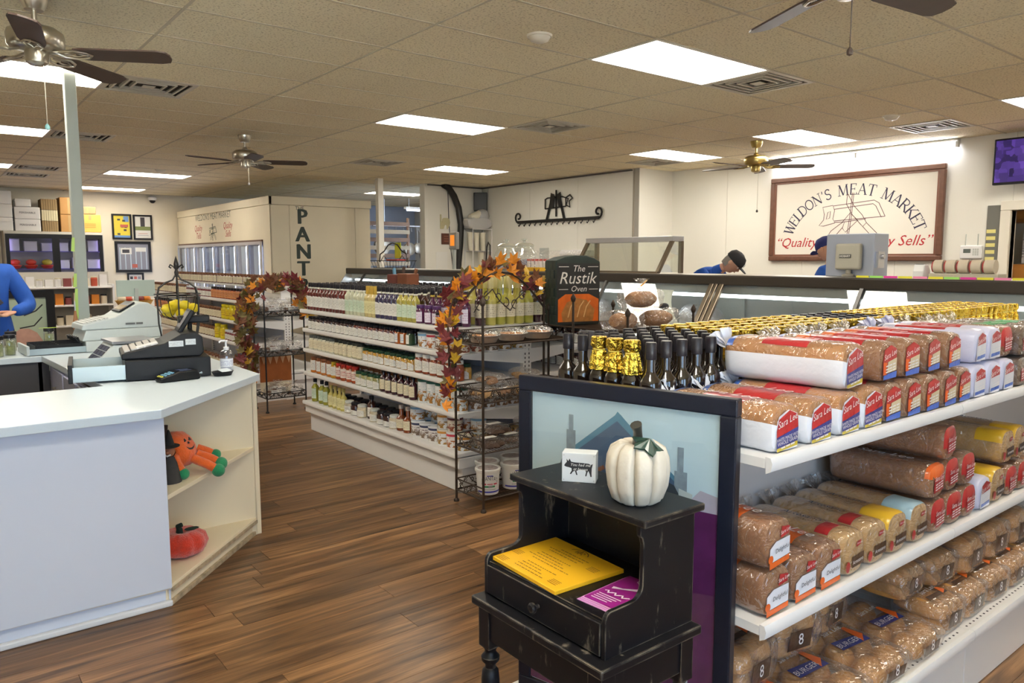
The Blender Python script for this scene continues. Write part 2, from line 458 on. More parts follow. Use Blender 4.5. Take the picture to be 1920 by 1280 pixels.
for c in range(-3, 9):
    for a in range(-11, 24):
        x, y = GX + 1.22 * c, GY + 0.61 * a
        if (c, a) in LIGHTS: continue
        if x + 0.2 < X0 or x + 1.2 > X1 + 0.4 or y < Y0 - 0.3 or y + 0.5 > Y1 + 0.2: continue
        if (c, a) in VENTS:
            put('ceiling_tile', half, ceiling, (x + (0.61 if VENTS[(c, a)] == 0 else 0), y, CZ)); continue
        cx, cy = x + 0.6, y + 0.3
        dep = cx * 0.621 + cy * 0.784; lat = cx * 0.784 - cy * 0.621
        vis = dep > 3.0 and abs(lat) < dep * 0.72 + 0.8 and not (cx > 9.6 and cy < 7.5)
        if vis: put('ceiling_tile', tile, ceiling, (x, y, CZ))
        else: hid.box(x + 0.004, x + 1.216, y + 0.004, y + 0.606, CZ, CZ + 0.014)
tag(hid.obj('ceiling_tile_field', TILE, ceiling), kind='stuff')
run = MB().box(-0.009, 0.009, Y0, Y1, -0.003, 0.0).mesh('runner_bar', tbar)
for c in range(-2, 9): put('t_bar', run, ceiling, (GX + 1.22 * c, 0, CZ))
run2 = MB().box(X0, X1, -0.009, 0.009, -0.003, 0.0).mesh('cross_bar', tbar)
for a in range(-10, 23): put('t_bar', run2, ceiling, (0, GY + 0.61 * a, CZ - 0.0005))

# ---- walls
def wall(name, mat, box):
    return struct(MB().box(*box).obj(name, mat))
wall('wall_back', cream_wall, (X0, 6.45, Y1, Y1 + 0.1, 0, CZ + 0.02))
wall('wall_kitchen', M_('blue_grey_wall', (0.42, 0.50, 0.66), 0.6), (6.45, X1, Y1, Y1 + 0.1, 0, CZ + 0.02))
wall('wall_left', cream_wall, (X0 - 0.1, X0, Y0, Y1, 0, CZ + 0.02))
wall('wall_kitchen_right', white_wall, (X1 - 0.05, X1 + 0.05, 11.85, Y1, 0, CZ + 0.02))
seam = M_('wall_backing', (0.42, 0.40, 0.35), 0.6)
def panel_wall(name, along, p, a0, a1, z0, z1, side, step=1.22, thick=0.1, holes=()):
    """a wall of sheet panels with narrow joints; side is the direction the panels face"""
    f = 0.006 * side
    bk = MB()
    segs = [(a0, a1, z0, z1)] if not holes else [(a0, holes[0], z0, z1), (holes[0], holes[1], holes[2], z1), (holes[1], a1, z0, z1)]
    for (u0, u1, q0, q1) in segs:
        if u1 - u0 < 0.01: continue
        lo, hi = sorted((p, p - thick * side))
        bk.box(*((lo, hi, u0, u1) if along == 'y' else (u0, u1, lo, hi)), q0, q1)
    w = struct(bk.obj(name, seam))
    for (u0, u1, q0, q1) in segs:
        u = u0
        while u < u1 - 0.02:
            e = min(u + step, u1)
            lo, hi = sorted((p, p + f))
            MB().box(*((lo, hi, u + 0.002, e - 0.002) if along == 'y' else (u + 0.002, e - 0.002, lo, hi)), q0, q1).obj('wall_panel', white_wall, w)
            u = e
    return w
panel_wall('wall_right', 'y', 9.36, Y0, 7.8, 0, CZ, -1, holes=(2.2, 3.12, 2.03))
panel_wall('wall_jog', 'x', 7.80, 8.60, 9.36, 0, CZ, -1)
panel_wall('wall_deli', 'y', 8.60, 7.9, 11.75, 0, CZ, -1)
panel_wall('wall_hose', 'x', 11.75, 7.36, 8.60, 0, CZ, -1)
struct(MB().box(7.30, 7.36, 11.73, 11.9, 0, CZ).obj('trim_1', white_wall, bevel=0.006))
struct(MB().box(8.585, 8.625, 7.885, 7.91, 0, CZ).obj('trim_2', M_('grey_corner_trim', (0.35, 0.31, 0.25), 0.5)))
struct(MB().box(8.56, 8.594, 7.93, 11.74, CZ - 0.03, CZ - 0.01).obj('trim_3', M_('dark_edge_trim', (0.10, 0.09, 0.08), 0.5)))
struct(MB().box(7.37, 8.56, 11.715, 11.744, CZ - 0.03, CZ - 0.01).obj('trim_4', MATS['dark_edge_trim']))
# shop front with its windows (behind the camera)
fw = MB()
fw.box(X0, X1, Y0 - 0.1, Y0, 0, 0.55).box(X0, X1, Y0 - 0.1, Y0, 2.55, CZ + 0.02)
for (a, b) in ((X0, -2.4), (-0.3, 0.2), (1.7, X1)): fw.box(a, b, Y0 - 0.1, Y0, 0.55, 2.55)
struct(fw.obj('wall_front', cream_wall))
for k, (a, c) in enumerate(((-2.4, -0.3), (0.2, 1.7))):
    w = MB(); mm = (a + c) / 2
    for (p, q, r, s) in ((a, c, 0.55, 0.61), (a, c, 2.49, 2.55), (a, a + 0.06, 0.61, 2.49), (c - 0.06, c, 0.61, 2.49), (mm - 0.03, mm + 0.03, 0.61, 2.49)): w.box(p, q, Y0 - 0.08, Y0 - 0.02, r, s)
    wf = struct(w.obj('window_%d' % (k + 1), steel))
    MB().box(a + 0.06, c - 0.06, Y0 - 0.052, Y0 - 0.047, 0.61, 2.49).obj('pane', glass, wf)
# ground outside the front windows
struct(MB().box(-40, 45, -50, Y0 - 0.1, -0.2, -0.1).obj('pavement', M_('concrete', (0.6, 0.6, 0.6), 0.8, noise_s=8)))

# door opening to the side room in the sign wall
dt = M_('door_trim_paint', (0.78, 0.74, 0.64), 0.5)
d = struct(MB().box(9.31, 9.49, 3.12, 3.22, 0, 2.028).box(9.31, 9.49, 2.10, 2.20, 0, 2.028).box(9.31, 9.49, 2.10, 3.22, 2.03, 2.13).obj('door_1', dt, bevel=0.005))
struct(MB().box(X1 - 0.1, X1, Y0, 7.8, 0, CZ).obj('wall_side_room', cream_wall))
oak = M_('orange_oak', (0.52, 0.22, 0.05), 0.4, noise_s=6, noise_a=0.3)
cab = thing('oak_cupboard', 'orange oak cupboard seen through the doorway beside the sign wall', 'cupboard', (10.05, 2.75, 0))
MB().box(-0.25, 0.25, -0.7, 0.7, 0, 1.45).obj('carcass', oak, cab, bevel=0.01)
for y in (-0.66, 0.03): MB().box(-0.272, -0.252, y, y + 0.62, 0.1, 1.4).obj('door', oak, cab, bevel=0.008)
top = thing('oak_header_cabinet', 'orange oak cabinet high in the side room behind the doorway', 'cabinet', (10.3, 2.75, 1.93))
MB().box(-0.15, 0.18, -0.7, 0.7, 0, 0.5).obj('carcass', oak, top, bevel=0.01)
MB().box(-0.17, -0.152, -0.66, 0.66, 0.03, 0.47).obj('door', oak, top, bevel=0.006)
no = thing('wall_notice', 'white notice sheet with grey print in the doorway above oak cupboard', 'notice', (9.98, 2.9, 1.46))
MB().box(-0.004, 0, -0.3, 0.3, 0, 0.36).obj('sheet', label_mat('notice_print', (0.8, 0.78, 0.78), (0.35, 0.33, 0.35), rows=11, thresh=0.5), no)
MB().box(-0.0, 0.03, -0.02, 0.02, 0, 0.34).obj('stand', white, no)

# ---- posts
greypost = M_('grey_green_post_paint', (0.42, 0.46, 0.42), 0.45)
p = struct(MB().box(-0.038, 0.038, -0.038, 0.038, 0, CZ).obj('column_register', greypost, loc=(0.985, 6.36, 0), bevel=0.006))
p = struct(MB().box(-0.05, 0.05, -0.05, 0.05, 0, CZ).obj('column_deli', white_wall, loc=(6.27, 11.5, 0), bevel=0.006))

# ---- ceiling light panels
lamp_on = M_('light_panel_diffuser', (1, 1, 1), 0.5, emit=((1.0, 0.93, 0.80), PANEL_L))
frame_white = M_('light_frame', (0.78, 0.74, 0.66), 0.4)
fr_m = MB()
for b in ((0, 1.22, 0, 0.018), (0, 1.22, 0.592, 0.61), (0, 0.018, 0.018, 0.592), (1.202, 1.22, 0.018, 0.592)): fr_m.box(*b, -0.008, 0.012)
fr_m = fr_m.mesh('light_frame', frame_white)
df_m = MB().box(0.018, 1.202, 0.018, 0.592, -0.003, 0.010).mesh('light_diffuser', lamp_on)
LL = {(3, -1): 'large bright ceiling light panel nearest the smoke detector', (3, 4): 'ceiling light panel over the middle of the jar gondola', (5, 9): 'small far ceiling light panel above the wall speaker',
      (6, 1): 'ceiling light panel just before the tube light of the meat market sign', (6, 4): 'ceiling light panel left of the brass fan near the sign wall', (2, 15): 'far ceiling light panel left of the middle fan',
      (2, 20): 'farthest ceiling light panel near the security camera on back wall', (0, 9): 'ceiling light panel at left beyond the grey post and pull chain', (0, 4): 'ceiling light panel behind the nearest left fan',
      (6, 16): 'ceiling light panel in the kitchen opening beside white column', (6, -3): 'ceiling light panel cut by the right edge above the television', (0, 15): 'thin far ceiling light panel at the left edge', (0, -1): 'unseen ceiling light panel above the front of the register counter', (3, -6): 'unseen ceiling light panel over the bread gondola by the shop front',
      (0, -6): 'unseen ceiling light panel nearest the shop window at left', (6, -8): 'unseen ceiling light panel farthest right along the shop front'}
for (c, a) in LIGHTS:
    l = thing('ceiling_light', LL.get((c, a), 'ceiling light panel out of view near the shop front, column %d row %d' % (c + 1, a + 11)), 'ceiling light', (GX + 1.22 * c, GY + 0.61 * a, CZ), group='fluorescent ceiling panels' )
    put('frame', fr_m, l); put('diffuser', df_m, l)

# ---- vents: concentric square louvres
vent_m = M_('vent_painted_metal', (0.62, 0.57, 0.46), 0.4, metal=0.2)
dark_v = M_('vent_dark', (0.03, 0.025, 0.02), 0.8)
def ring(a, b, z0, z1):
    """flat square louvre frame between half-widths b and a with a short drop at its outer edge"""
    m = MB()
    for q in ((-a, a, b, a), (-a, a, -a, -b), (-a, -b, -b, b), (b, a, -b, b)): m.box(*q, z0, z0 + 0.003)
    for q in ((-a, a, a - 0.003, a), (-a, a, -a, -a + 0.003), (-a, -a + 0.003, -a, a), (a - 0.003, a, -a, a)): m.box(*q, z0 + 0.003, z1)
    return m
rings = [ring(a, a - 0.016, -0.006, 0.016).mesh('vent_louvre', vent_m) for a in (0.235, 0.175, 0.115)]
ctr = MB().box(-0.045, 0.045, -0.045, 0.045, -0.006, -0.002).mesh('vent_centre', vent_m)
vfr = MB()
for b in ((-0.303, 0.303, -0.303, -0.265), (-0.303, 0.303, 0.265, 0.303), (-0.303, -0.265, -0.265, 0.265), (0.265, 0.303, -0.265, 0.265)): vfr.box(*b, -0.008, 0.0)
vfr = vfr.mesh('vent_frame', vent_m)
vbk = MB().box(-0.303, 0.303, -0.303, 0.303, 0.032, 0.04).mesh('vent_backing', dark_v)
VL = {(4, -1): 'dusty square ceiling vent touching the big bright light panel', (4, 3): 'dark square ceiling vent right of the light over the gondola', (1, 4): 'square ceiling vent beside the nearest fan blade at left',
      (1, 9): 'square ceiling vent crossed by the grey post', (1, 15): 'far square ceiling vent left of the grey post', (1, 17): 'farthest ceiling vent above the white foam boxes', (4, 9): 'sooty ceiling vent above the pantry box',
      (6, 5): 'sooty ceiling vent by the corner of the deli wall', (6, -1): 'brightly lit ceiling vent beside smoke detector near the television'}
for (c, a), h in VENTS.items():
    v = thing('ceiling_vent', VL[(c, a)], 'vent', (GX + 1.22 * c + 0.305 + 0.61 * h, GY + 0.61 * a + 0.305, CZ), group='ceiling vents')
    put('backing', vbk, v); put('frame', vfr, v)
    for r_ in rings: put('louvre', r_, v)
    put('centre_plate', ctr, v)

# ---- smoke detectors and dome camera
sd = MB().lathe([(0.075, -0.012), (0.078, -0.002), (0.078, 0.0)], 24).lathe([(0.0, -0.045), (0.03, -0.044), (0.055, -0.034), (0.066, -0.012)], 24)
sdm = sd.mesh('smoke_detector', M_('detector_plastic', (0.78, 0.72, 0.60), 0.4))
for (x, y, l) in ((3.09, 3.63, 'round white smoke detector left of the big bright light panel'), (7.38, 3.53, 'round smoke detector on a ceiling bar near the lit vent'), (3.07, 12.45, 'small far smoke detector above the light left of middle fan')):
    tag(put('smoke_detector', sdm, None, (x, y, CZ)), l, 'smoke detector')
dc = thing('dome_camera', 'white dome security camera with dark lens on the back wall', 'camera', (4.1, 17.37, 2.74))
MB().lathe([(0.07, 0.0), (0.09, 0.02), (0.09, 0.06), (0.05, 0.09)], 16).box(-0.05, 0.05, 0.03, 0.08, 0.0, 0.08).obj('housing', white, dc)
MB().sph((0, 0, 0), 0.062, 0.062, 0.06, 14, 8).obj('lens_dome', black_plastic, dc)

# ---- ceiling fans
blade_m = M_('walnut_fan_blade', (0.045, 0.024, 0.017), 0.45, noise_s=14, noise_a=0.3)
def fan_proto(metal):
    f = thing('ceiling_fan', 'fan', 'ceiling fan')
    MB().lathe([(0.045, -0.075), (0.06, -0.05), (0.072, -0.012), (0.072, 0)], 20).obj('canopy', metal, f)
    MB().lathe([(0.013, -0.16), (0.013, -0.06)], 10).lathe([(0.025, -0.165), (0.03, -0.15), (0.018, -0.13)], 12).obj('downrod', metal, f)
    MB().lathe([(0.06, -0.275), (0.12, -0.268), (0.132, -0.255), (0.134, -0.205), (0.128, -0.185), (0.10, -0.165), (0.03, -0.158)], 28).obj('motor_housing', metal, f)
    MB().lathe([(0.0, -0.352), (0.035, -0.35), (0.052, -0.338), (0.056, -0.29), (0.05, -0.275)], 20).obj('switch_housing', metal, f)
    prof = [(0.19, -0.052), (0.24, -0.062), (0.60, -0.068), (0.645, -0.055), (0.66, -0.02), (0.66, 0.02), (0.645, 0.055), (0.60, 0.068), (0.24, 0.062), (0.19, 0.052)]
    bl = MB().prism(prof, -0.004, 0.004).mesh('fan_blade', blade_m)
    ir = MB()
    ir.tube([(0.08, 0, 0.02), (0.13, 0.03, 0.006), (0.19, 0.045, 0.006), (0.25, 0.025, 0.006), (0.27, 0, 0.006), (0.25, -0.025, 0.006), (0.19, -0.045, 0.006), (0.13, -0.03, 0.006), (0.08, 0, 0.02)], 0.007, 6)
    ir.tube([(0.12, 0.0, 0.01), (0.2, 0.018, 0.007), (0.25, 0.0, 0.007), (0.2, -0.018, 0.007), (0.12, 0, 0.01)], 0.005, 6)
    ir = ir.mesh('blade_iron', metal)
    for k in range(5):
        a = 2 * PI * k / 5
        b = put('blade', bl, f, (0, 0, -0.285)); b.rotation_euler = (math.radians(-12), 0, a); b.rotation_mode = 'XYZ'
        i = put('blade_iron', ir, b, (0, 0, 0)); i.location = (0, 0, -0.012)
    return f
F1 = fan_proto(chrome); F2 = fan_proto(M_('antique_brass', (0.42, 0.32, 0.12), 0.3, metal=1.0))
def fan(st, loc, ang, label, clen, kmat, chainm, off=0.03):
    f = st.at(loc, math.radians(ang), label, 'ceiling fans')
    ch = MB().tube([(off, 0, -0.33), (off, 0, -0.36 - clen)], 0.0028, 5).obj('pull_chain', chainm, f)
    MB().lathe([(0.0, -0.03), (0.012, -0.024), (0.013, -0.01), (0.004, 0.004), (0.0, 0.006)], 10).obj('chain_knob', kmat, ch, (off, 0, -0.36 - clen))
S1, S2 = Stamp(F1), Stamp(F2)
fan(S1, (0.59, 4.72, CZ), -29, 'nickel ceiling fan with dark blades above the register counter, nearest at left', 0.29, M_('aqua_knob', (0.25, 0.5, 0.52), 0.4), chrome)
fan(S1, (2.97, 8.47, CZ), -26, 'middle nickel ceiling fan with dark blades before the pantry box', 0.15, white, chrome)
fan(S2, (7.74, 5.23, CZ), -43, 'brass ceiling fan in front of the sign wall', 0.42, black_metal, chrome)
fan(S1, (2.92, 1.59, CZ), -8, 'ceiling fan overhead of which dark blades and chain show at the top', 0.17, M_('dark_knob', (0.06, 0.04, 0.03), 0.5), M_('dark_chain', (0.08, 0.06, 0.04), 0.5))

# ================================================================ REGISTER COUNTER (left)
ctop = thing('counter_worktop', 'pale blue white laminate counter top carrying the cash registers', 'worktop', (0, 0, 0))
outer = [(-1.6, 3.30), (0.767, 3.28), (1.44, 4.01), (1.44, 6.28), (-1.6, 6.28), (-1.6, 5.60), (0.62, 5.60), (0.70, 4.08), (-1.6, 4.08)]
MB().prism(outer, 0.852, 0.89).obj('worktop_slab', lam_white, ctop, bevel=0.003)
edge_l = M_('worn_edge_line', (0.35, 0.36, 0.40), 0.5)
cb = thing('counter_cabinet', 'white painted register counter with an open corner shelf and scuffed base', 'counter', (0, 0, 0))
wp = M_('white_counter_panel', (0.70, 0.74, 0.84), 0.4, noise_s=1.6, noise_a=0.03)
cream_p = M_('cream_painted_wood', (0.88, 0.77, 0.56), 0.5, noise_s=3, noise_a=0.05)
scuff = M_('scuffed_edge', (0.45, 0.36, 0.24), 0.6, noise_s=30, noise_a=0.7)
MB().box(-1.6, 0.80, 3.38, 3.405, 0.085, 0.852).obj('front_panel', wp, cb, bevel=0.003)
MB().box(-1.6, 0.80, 3.41, 3.43, 0.0, 0.085).obj('kick_board', wp, cb)
MB().box(-1.6, 0.803, 3.385, 3.41, 0.0, 0.028).obj('base_moulding', white, cb, bevel=0.008)
MB().box(-1.6, 1.40, 4.02, 4.045, 0.0, 0.852).obj('back_panel', cream_p, cb)
MB().box(0.02, 0.04, 3.405, 4.02, 0.09, 0.852).obj('end_panel', cream_p, cb)
MB().box(1.395, 1.425, 4.02, 6.25, 0.0, 0.852).obj('side_panel', cream_p, cb, bevel=0.003)
ch = [(0.80, 3.395), (1.40, 4.022), (0.04, 4.022), (0.04, 3.405)]
for k, (z0, z1) in enumerate(((0.472, 0.492), (0.075, 0.095))): MB().prism(ch, z0, z1).obj('shelf', cream_p, cb, bevel=0.002)
dx, dy = 0.60 / 0.868, 0.627 / 0.868
def along(t, o): return (0.80 + dx * t + dy * o, 3.39 + dy * t - dx * o)
MB().prism([along(0, 0.004), along(0.868, 0.004), along(0.868, -0.002), along(0, -0.002)], 0.066, 0.082).obj('scuffed_edge', scuff, cb)
MB().prism([along(0, -0.02), along(0.85, -0.02), along(0.85, -0.035), along(0, -0.035)], 0.0, 0.075).obj('kick_board', cream_p, cb)
MB().prism([along(0, -0.005), along(0.86, -0.005), along(0.86, -0.02), along(0, -0.02)], 0.0, 0.02).obj('base_moulding', scuff, cb)
blue_shade_in = M_('inner_cabinet_blue_shade', (0.40, 0.42, 0.58), 0.4)  # blue shade inside the counter is put into this colour
MB().box(0.66, 0.675, 4.09, 5.60, 0.0, 0.852).obj('inner_panel', blue_shade_in, cb)
for y in (4.12, 4.55, 5.0):
    d_ = MB().box(0.645, 0.66, y, y + 0.40, 0.62, 0.84).obj('drawer', blue_shade_in, cb, bevel=0.003)
    MB().tube([(0.644, y + 0.14, 0.73), (0.625, y + 0.15, 0.73), (0.625, y + 0.25, 0.73), (0.644, y + 0.26, 0.73)], 0.006, 6).obj('handle', chrome, d_)
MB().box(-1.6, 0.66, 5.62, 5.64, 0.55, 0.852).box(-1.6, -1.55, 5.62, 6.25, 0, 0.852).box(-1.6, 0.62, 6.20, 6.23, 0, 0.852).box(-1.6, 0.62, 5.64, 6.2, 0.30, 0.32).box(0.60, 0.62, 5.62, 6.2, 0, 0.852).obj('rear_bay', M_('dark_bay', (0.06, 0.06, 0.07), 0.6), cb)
bagm = M_('grey_paper_bag', (0.20, 0.18, 0.15), 0.8, noise_s=9, noise_a=0.2)
for k in range(14):
    z = 0.32 + 0.016 * k
    tag(MB().box(-0.27, 0.27, -0.19, 0.19, 0, 0.014).obj('paper_bag', bagm, None, (0.12 + R.uniform(-.012, .012), 5.80 + R.uniform(-.01, .01), z), R.uniform(-.03, .03), bevel=0.004),
        'flat brown paper bag, %s from the bottom of the stack under the rear counter' % nth(k), 'paper bag', 'stack of paper bags under the counter')

# ================================================================ GONDOLAS
def gond_shelf(x0, x1, ya, yb, z, front, parent, name='shelf'):
    """steel shelf with a rolled front lip; front is -1 (faces -X) or 1"""
    m = MB()
    m.box(x0, x1, ya, yb, z - 0.022, z)
    fx = x0 if front < 0 else x1
    prof = [(fx + front * 0.002, z - 0.034), (fx + front * 0.014, z - 0.026), (fx + front * 0.017, z - 0.008), (fx + front * 0.012, z + 0.003), (fx, z + 0.004)]
    vs = []
    for y in (ya, yb): vs += [(x, y, zz) for x, zz in prof]
    k = len(prof)
    fs = [(i, i + 1, k + i + 1, k + i) for i in range(k - 1)] + [tuple(range(k)), tuple(range(2 * k - 1, k - 1, -1))]
    m.sm = True; m.add(vs, fs); m.sm = False
    return m.obj(name, shelf_white, parent)
slotm = M_('slot_dark', (0.04, 0.04, 0.05), 0.7)
def gondola(name, label, x0, x1, ya, yb, zs, base_z, top_full, bays):
    g = thing(name, label, 'shelving', (0, 0, 0))
    xm = (x0 + x1) / 2
    MB().box(xm - 0.012, xm + 0.012, ya + 0.01, yb - 0.01, 0.1, zs[0]).obj('back_panel', M_('pale_blue_panel', (0.66, 0.70, 0.82), 0.4), g)
    MB().box(x0 + 0.05, x1 - 0.05, ya + 0.02, yb - 0.02, 0.0, base_z - 0.08).obj('kick_plate', shelf_white, g, bevel=0.004)
    MB().box(x0 + 0.01, x1 - 0.01, ya, yb, base_z - 0.1, base_z - 0.03).obj('base_deck', shelf_white, g, bevel=0.004)
    step = (yb - ya) / bays
    for b in range(bays + 1):
        y = min(max(ya + step * b, ya + 0.02), yb - 0.02)
        u = MB().box(xm - 0.035, xm + 0.035, y - 0.016, y + 0.016, 0.0, zs[0]).obj('upright', shelf_white, g)
        sl = MB()
        for k in range(int((zs[0] - 0.1) / 0.028)):
            z = 0.08 + 0.028 * k
            sl.box(xm - 0.022, xm - 0.015, y - 0.0175, y + 0.0175, z, z + 0.014).box(xm + 0.012, xm + 0.019, y - 0.0175, y + 0.0175, z, z + 0.014)
        tag(sl.obj('upright_slots', slotm, u), kind='stuff')
    for b in range(bays):
        a, c = ya + step * b + 0.0015, ya + step * (b + 1) - 0.0015
        gond_shelf(x0, xm - 0.014, a, c, base_z, -1, g); gond_shelf(xm + 0.014, x1, a, c, base_z, 1, g)
        for k, z in enumerate(zs):
            if k == 0 and top_full:
                gond_shelf(x0, xm, a, c, z, -1, g); gond_shelf(xm, x1, a, c, z, 1, g)
            else:
                gond_shelf(x0 + 0.02, xm - 0.014, a, c, z, -1, g); gond_shelf(xm + 0.014, x1 - 0.02, a, c, z, 1, g)
                for yy in (a + 0.003, c - 0.006):
                    MB().prism([(x0 + 0.05, z - 0.03), (xm - 0.014, z - 0.10), (xm - 0.014, z - 0.022), (x0 + 0.05, z - 0.022)], 0, 0.003, FR((0, yy + 0.003, 0), (1, 0, 0), (0, 0, 1))).obj('shelf_bracket', shelf_white, g)
                    MB().prism([(x1 - 0.05, z - 0.03), (xm + 0.014, z - 0.10), (xm + 0.014, z - 0.022), (x1 - 0.05, z - 0.022)], 0, 0.003, FR((0, yy + 0.003, 0), (1, 0, 0), (0, 0, 1))).obj('shelf_bracket', shelf_white, g)
    return g
GZ = (1.072, 0.905, 0.728, 0.525)
gondola('jar_gondola', 'white steel gondola of jars and bottles in the middle of the store', 2.65, 3.80, 3.90, 6.30, GZ, 0.268, True, 2)
gondola('far_gondola', 'far white gondola of jars behind the registers and leaf rack', 2.65, 3.60, 7.80, 11.60, (1.072, 0.85, 0.62), 0.30, False, 3)
ris = thing('top_riser_shelf', 'raised white shelf on top of the far gondola', 'shelf', (0, 0, 1.076))
MB().box(2.95, 3.35, 7.85, 11.5, 0.12, 0.14).obj('board', shelf_white, ris, bevel=0.004)
for y in (7.9, 9.7, 11.4): MB().box(3.1, 3.2, y, y + 0.02, 0.0, 0.12).obj('foot', shelf_white, ris)

# bread gondola along X (faces -Y)
bg = thing('bread_gondola', 'white steel bread gondola at right with lip-edged shelves', 'shelving', (0, 0, 0))
BX0, BX1, BYF, BYB, BYM = 1.62, 5.0, 1.04, 1.86, 1.47
def lip_shelf(x0, x1, yf, yb, z, parent, name='shelf'):
    m = MB(); m.box(x0, x1, yf, yb, z - 0.024, z)
    prof = [(yf - 0.002, z - 0.038), (yf - 0.016, z - 0.030), (yf - 0.020, z - 0.010), (yf - 0.014, z + 0.004), (yf, z + 0.005)]
    k = len(prof); vs = []
    for x in (x0, x1): vs += [(x, y, zz) for y, zz in prof]
    m.sm = True; m.add(vs, [(i, i + 1, k + i + 1, k + i) for i in range(k - 1)] + [tuple(range(k)), tuple(range(2 * k - 1, k - 1, -1))]); m.sm = False
    return m.obj(name, shelf_white, parent)
for b in range(3):
    a = BX0 + b * (BX1 - BX0) / 3 + 0.001; c = BX0 + (b + 1) * (BX1 - BX0) / 3 - 0.001
    lip_shelf(a, c, BYF, BYM - 0.012, 0.58, bg); lip_shelf(a, c, 0.955, BYM - 0.012, 0.245, bg)
    lip_shelf(a, c, BYF, BYB, 1.012, bg)
    MB().box(a, c, BYM + 0.012, BYB, 0.56, 0.58).obj('rear_shelf', shelf_white, bg)
    MB().box(a, c, BYM + 0.012, BYB, 0.225, 0.245).obj('rear_shelf', shelf_white, bg)
    MB().box(a, c, 0.965, 0.99, 0.0, 0.205).obj('kick_plate', shelf_white, bg, bevel=0.004)
    pf = MB()
    for i in range(int((c - a - 0.02) / 0.03)):
        pf.box(a + 0.02 + i * 0.03, a + 0.028 + i * 0.03, 0.972, 0.978, 0.2452, 0.2458).box(a + 0.02 + i * 0.03, a + 0.03 + i * 0.03, BYM - 0.04, BYM - 0.03, 0.2452, 0.2458)
    tag(pf.obj('shelf_holes', slotm, bg), kind='stuff')
    MB().box(a, c, 0.97, BYB, 0.19, 0.222).obj('base_deck', shelf_white, bg)
MB().box(BX0 + 0.005, BX1, BYM - 0.012, BYM + 0.012, 0.05, 1.0).obj('back_panel', M_('warm_grey_panel', (0.62, 0.56, 0.52), 0.5), bg)
for x in (BX0 + 0.02, BX0 + (BX1 - BX0) / 3, BX0 + 2 * (BX1 - BX0) / 3):
    u = MB().box(x - 0.016, x + 0.016, BYM - 0.035, BYM + 0.035, 0, 1.0).obj('upright', shelf_white, bg)
    sl = MB()
    for k in range(32): sl.box(x - 0.004, x + 0.004, BYM - 0.0365, BYM - 0.034, 0.1 + 0.028 * k, 0.114 + 0.028 * k)
    tag(sl.obj('upright_slots', slotm, u), kind='stuff')

# ================================================================ DELI CASE along Y (faces -X)
dcase = thing('deli_case', 'long glass fronted deli meat case with dark rail behind the gondolas', 'display case', (0, 0, 0))
DY0, DY1 = 0.2, 11.35
MB().box(5.22, 6.30, DY0, DY1, 0.0, 0.62).obj('base_cabinet', M_('case_base', (0.30, 0.29, 0.28), 0.4, metal=0.3), dcase, bevel=0.01)
MB().box(5.30, 6.18, DY0 + 0.04, DY1 - 0.04, 0.62, 0.80).obj('meat_deck', M_('case_white', (0.75, 0.77, 0.78), 0.35), dcase)
rail = M_('case_rail', (0.035, 0.028, 0.022), 0.3)
MB().box(5.545, 5.62, DY0, DY1, 1.275, 1.366).obj('front_rail', rail, dcase, bevel=0.014, seg=3)
MB().box(5.62, 6.30, DY0, DY1, 1.335, 1.362).obj('top_slab', M_('case_top', (0.50, 0.47, 0.42), 0.3, metal=0.4), dcase, bevel=0.004)
MB().box(5.63, 5.95, DY0 + 0.05, DY1 - 0.05, 1.20, 1.335).obj('canopy_panel', M_('case_canopy', (0.55, 0.60, 0.66), 0.35, metal=0.5), dcase)
tube_on = M_('case_tube_light', (1, 1, 1), 0.5, emit=((0.92, 0.97, 1.0), 3.2))
MB().box(5.66, 5.70, DY0 + 0.1, DY1 - 0.1, 1.165, 1.195).obj('light_tube', tube_on, dcase)
MB().box(6.16, 6.20, DY0 + 0.04, DY1 - 0.04, 0.80, 1.335).obj('rear_frame', M_('rear_door_grey', (0.42, 0.45, 0.45), 0.3, metal=0.3), dcase)
ps = [1.45, 2.80, 4.12, 5.45, 6.85, 8.2, 9.6, 10.7]
for k in range(len(ps) - 1):
    MB().box(6.14, 6.165, ps[k] + 0.1, ps[k] + 0.6, 0.84, 1.15).obj('rear_door', M_('rear_door_pane', (0.55, 0.60, 0.58), 0.15, metal=0.2), dcase)
ys = [DY0] + ps + [DY1]
for a, b in zip(ys[:-1], ys[1:]):
    MB().add([(5.225, a + 0.012, 0.80), (5.225, b - 0.012, 0.80), (5.565, b - 0.012, 1.29), (5.565, a + 0.012, 1.29),
              (5.231, a + 0.012, 0.80), (5.231, b - 0.012, 0.80), (5.571, b - 0.012, 1.29), (5.571, a + 0.012, 1.29)],
             [(0, 1, 2, 3), (7, 6, 5, 4), (0, 4, 5, 1), (1, 5, 6, 2), (2, 6, 7, 3), (3, 7, 4, 0)]).obj('front_pane', film('case_glass', (0.96, 0.98, 0.97), 0.03, 0.3, 0.03), dcase)
for y in ps:
    wide = abs(y - 4.12) < 0.1
    m = MB(); m.mi = 0
    for (o, w_) in (((-0.07, 0.045), (-0.015, 0.03), (0.035, 0.045)) if wide else ((0, 0.035),)):
        vs = []
        for (x, z) in ((5.205, 0.78), (5.24, 0.78), (5.575, 1.29), (5.54, 1.29)): vs += [(x, y + o - w_ / 2, z), (x, y + o + w_ / 2, z)]
        m.add(vs, [(0, 2, 4, 6), (7, 5, 3, 1), (0, 1, 3, 2), (2, 3, 5, 4), (4, 5, 7, 6), (6, 7, 1, 0)])
    m.obj('front_post', bronze if wide else rail, dcase, bevel=0.004)
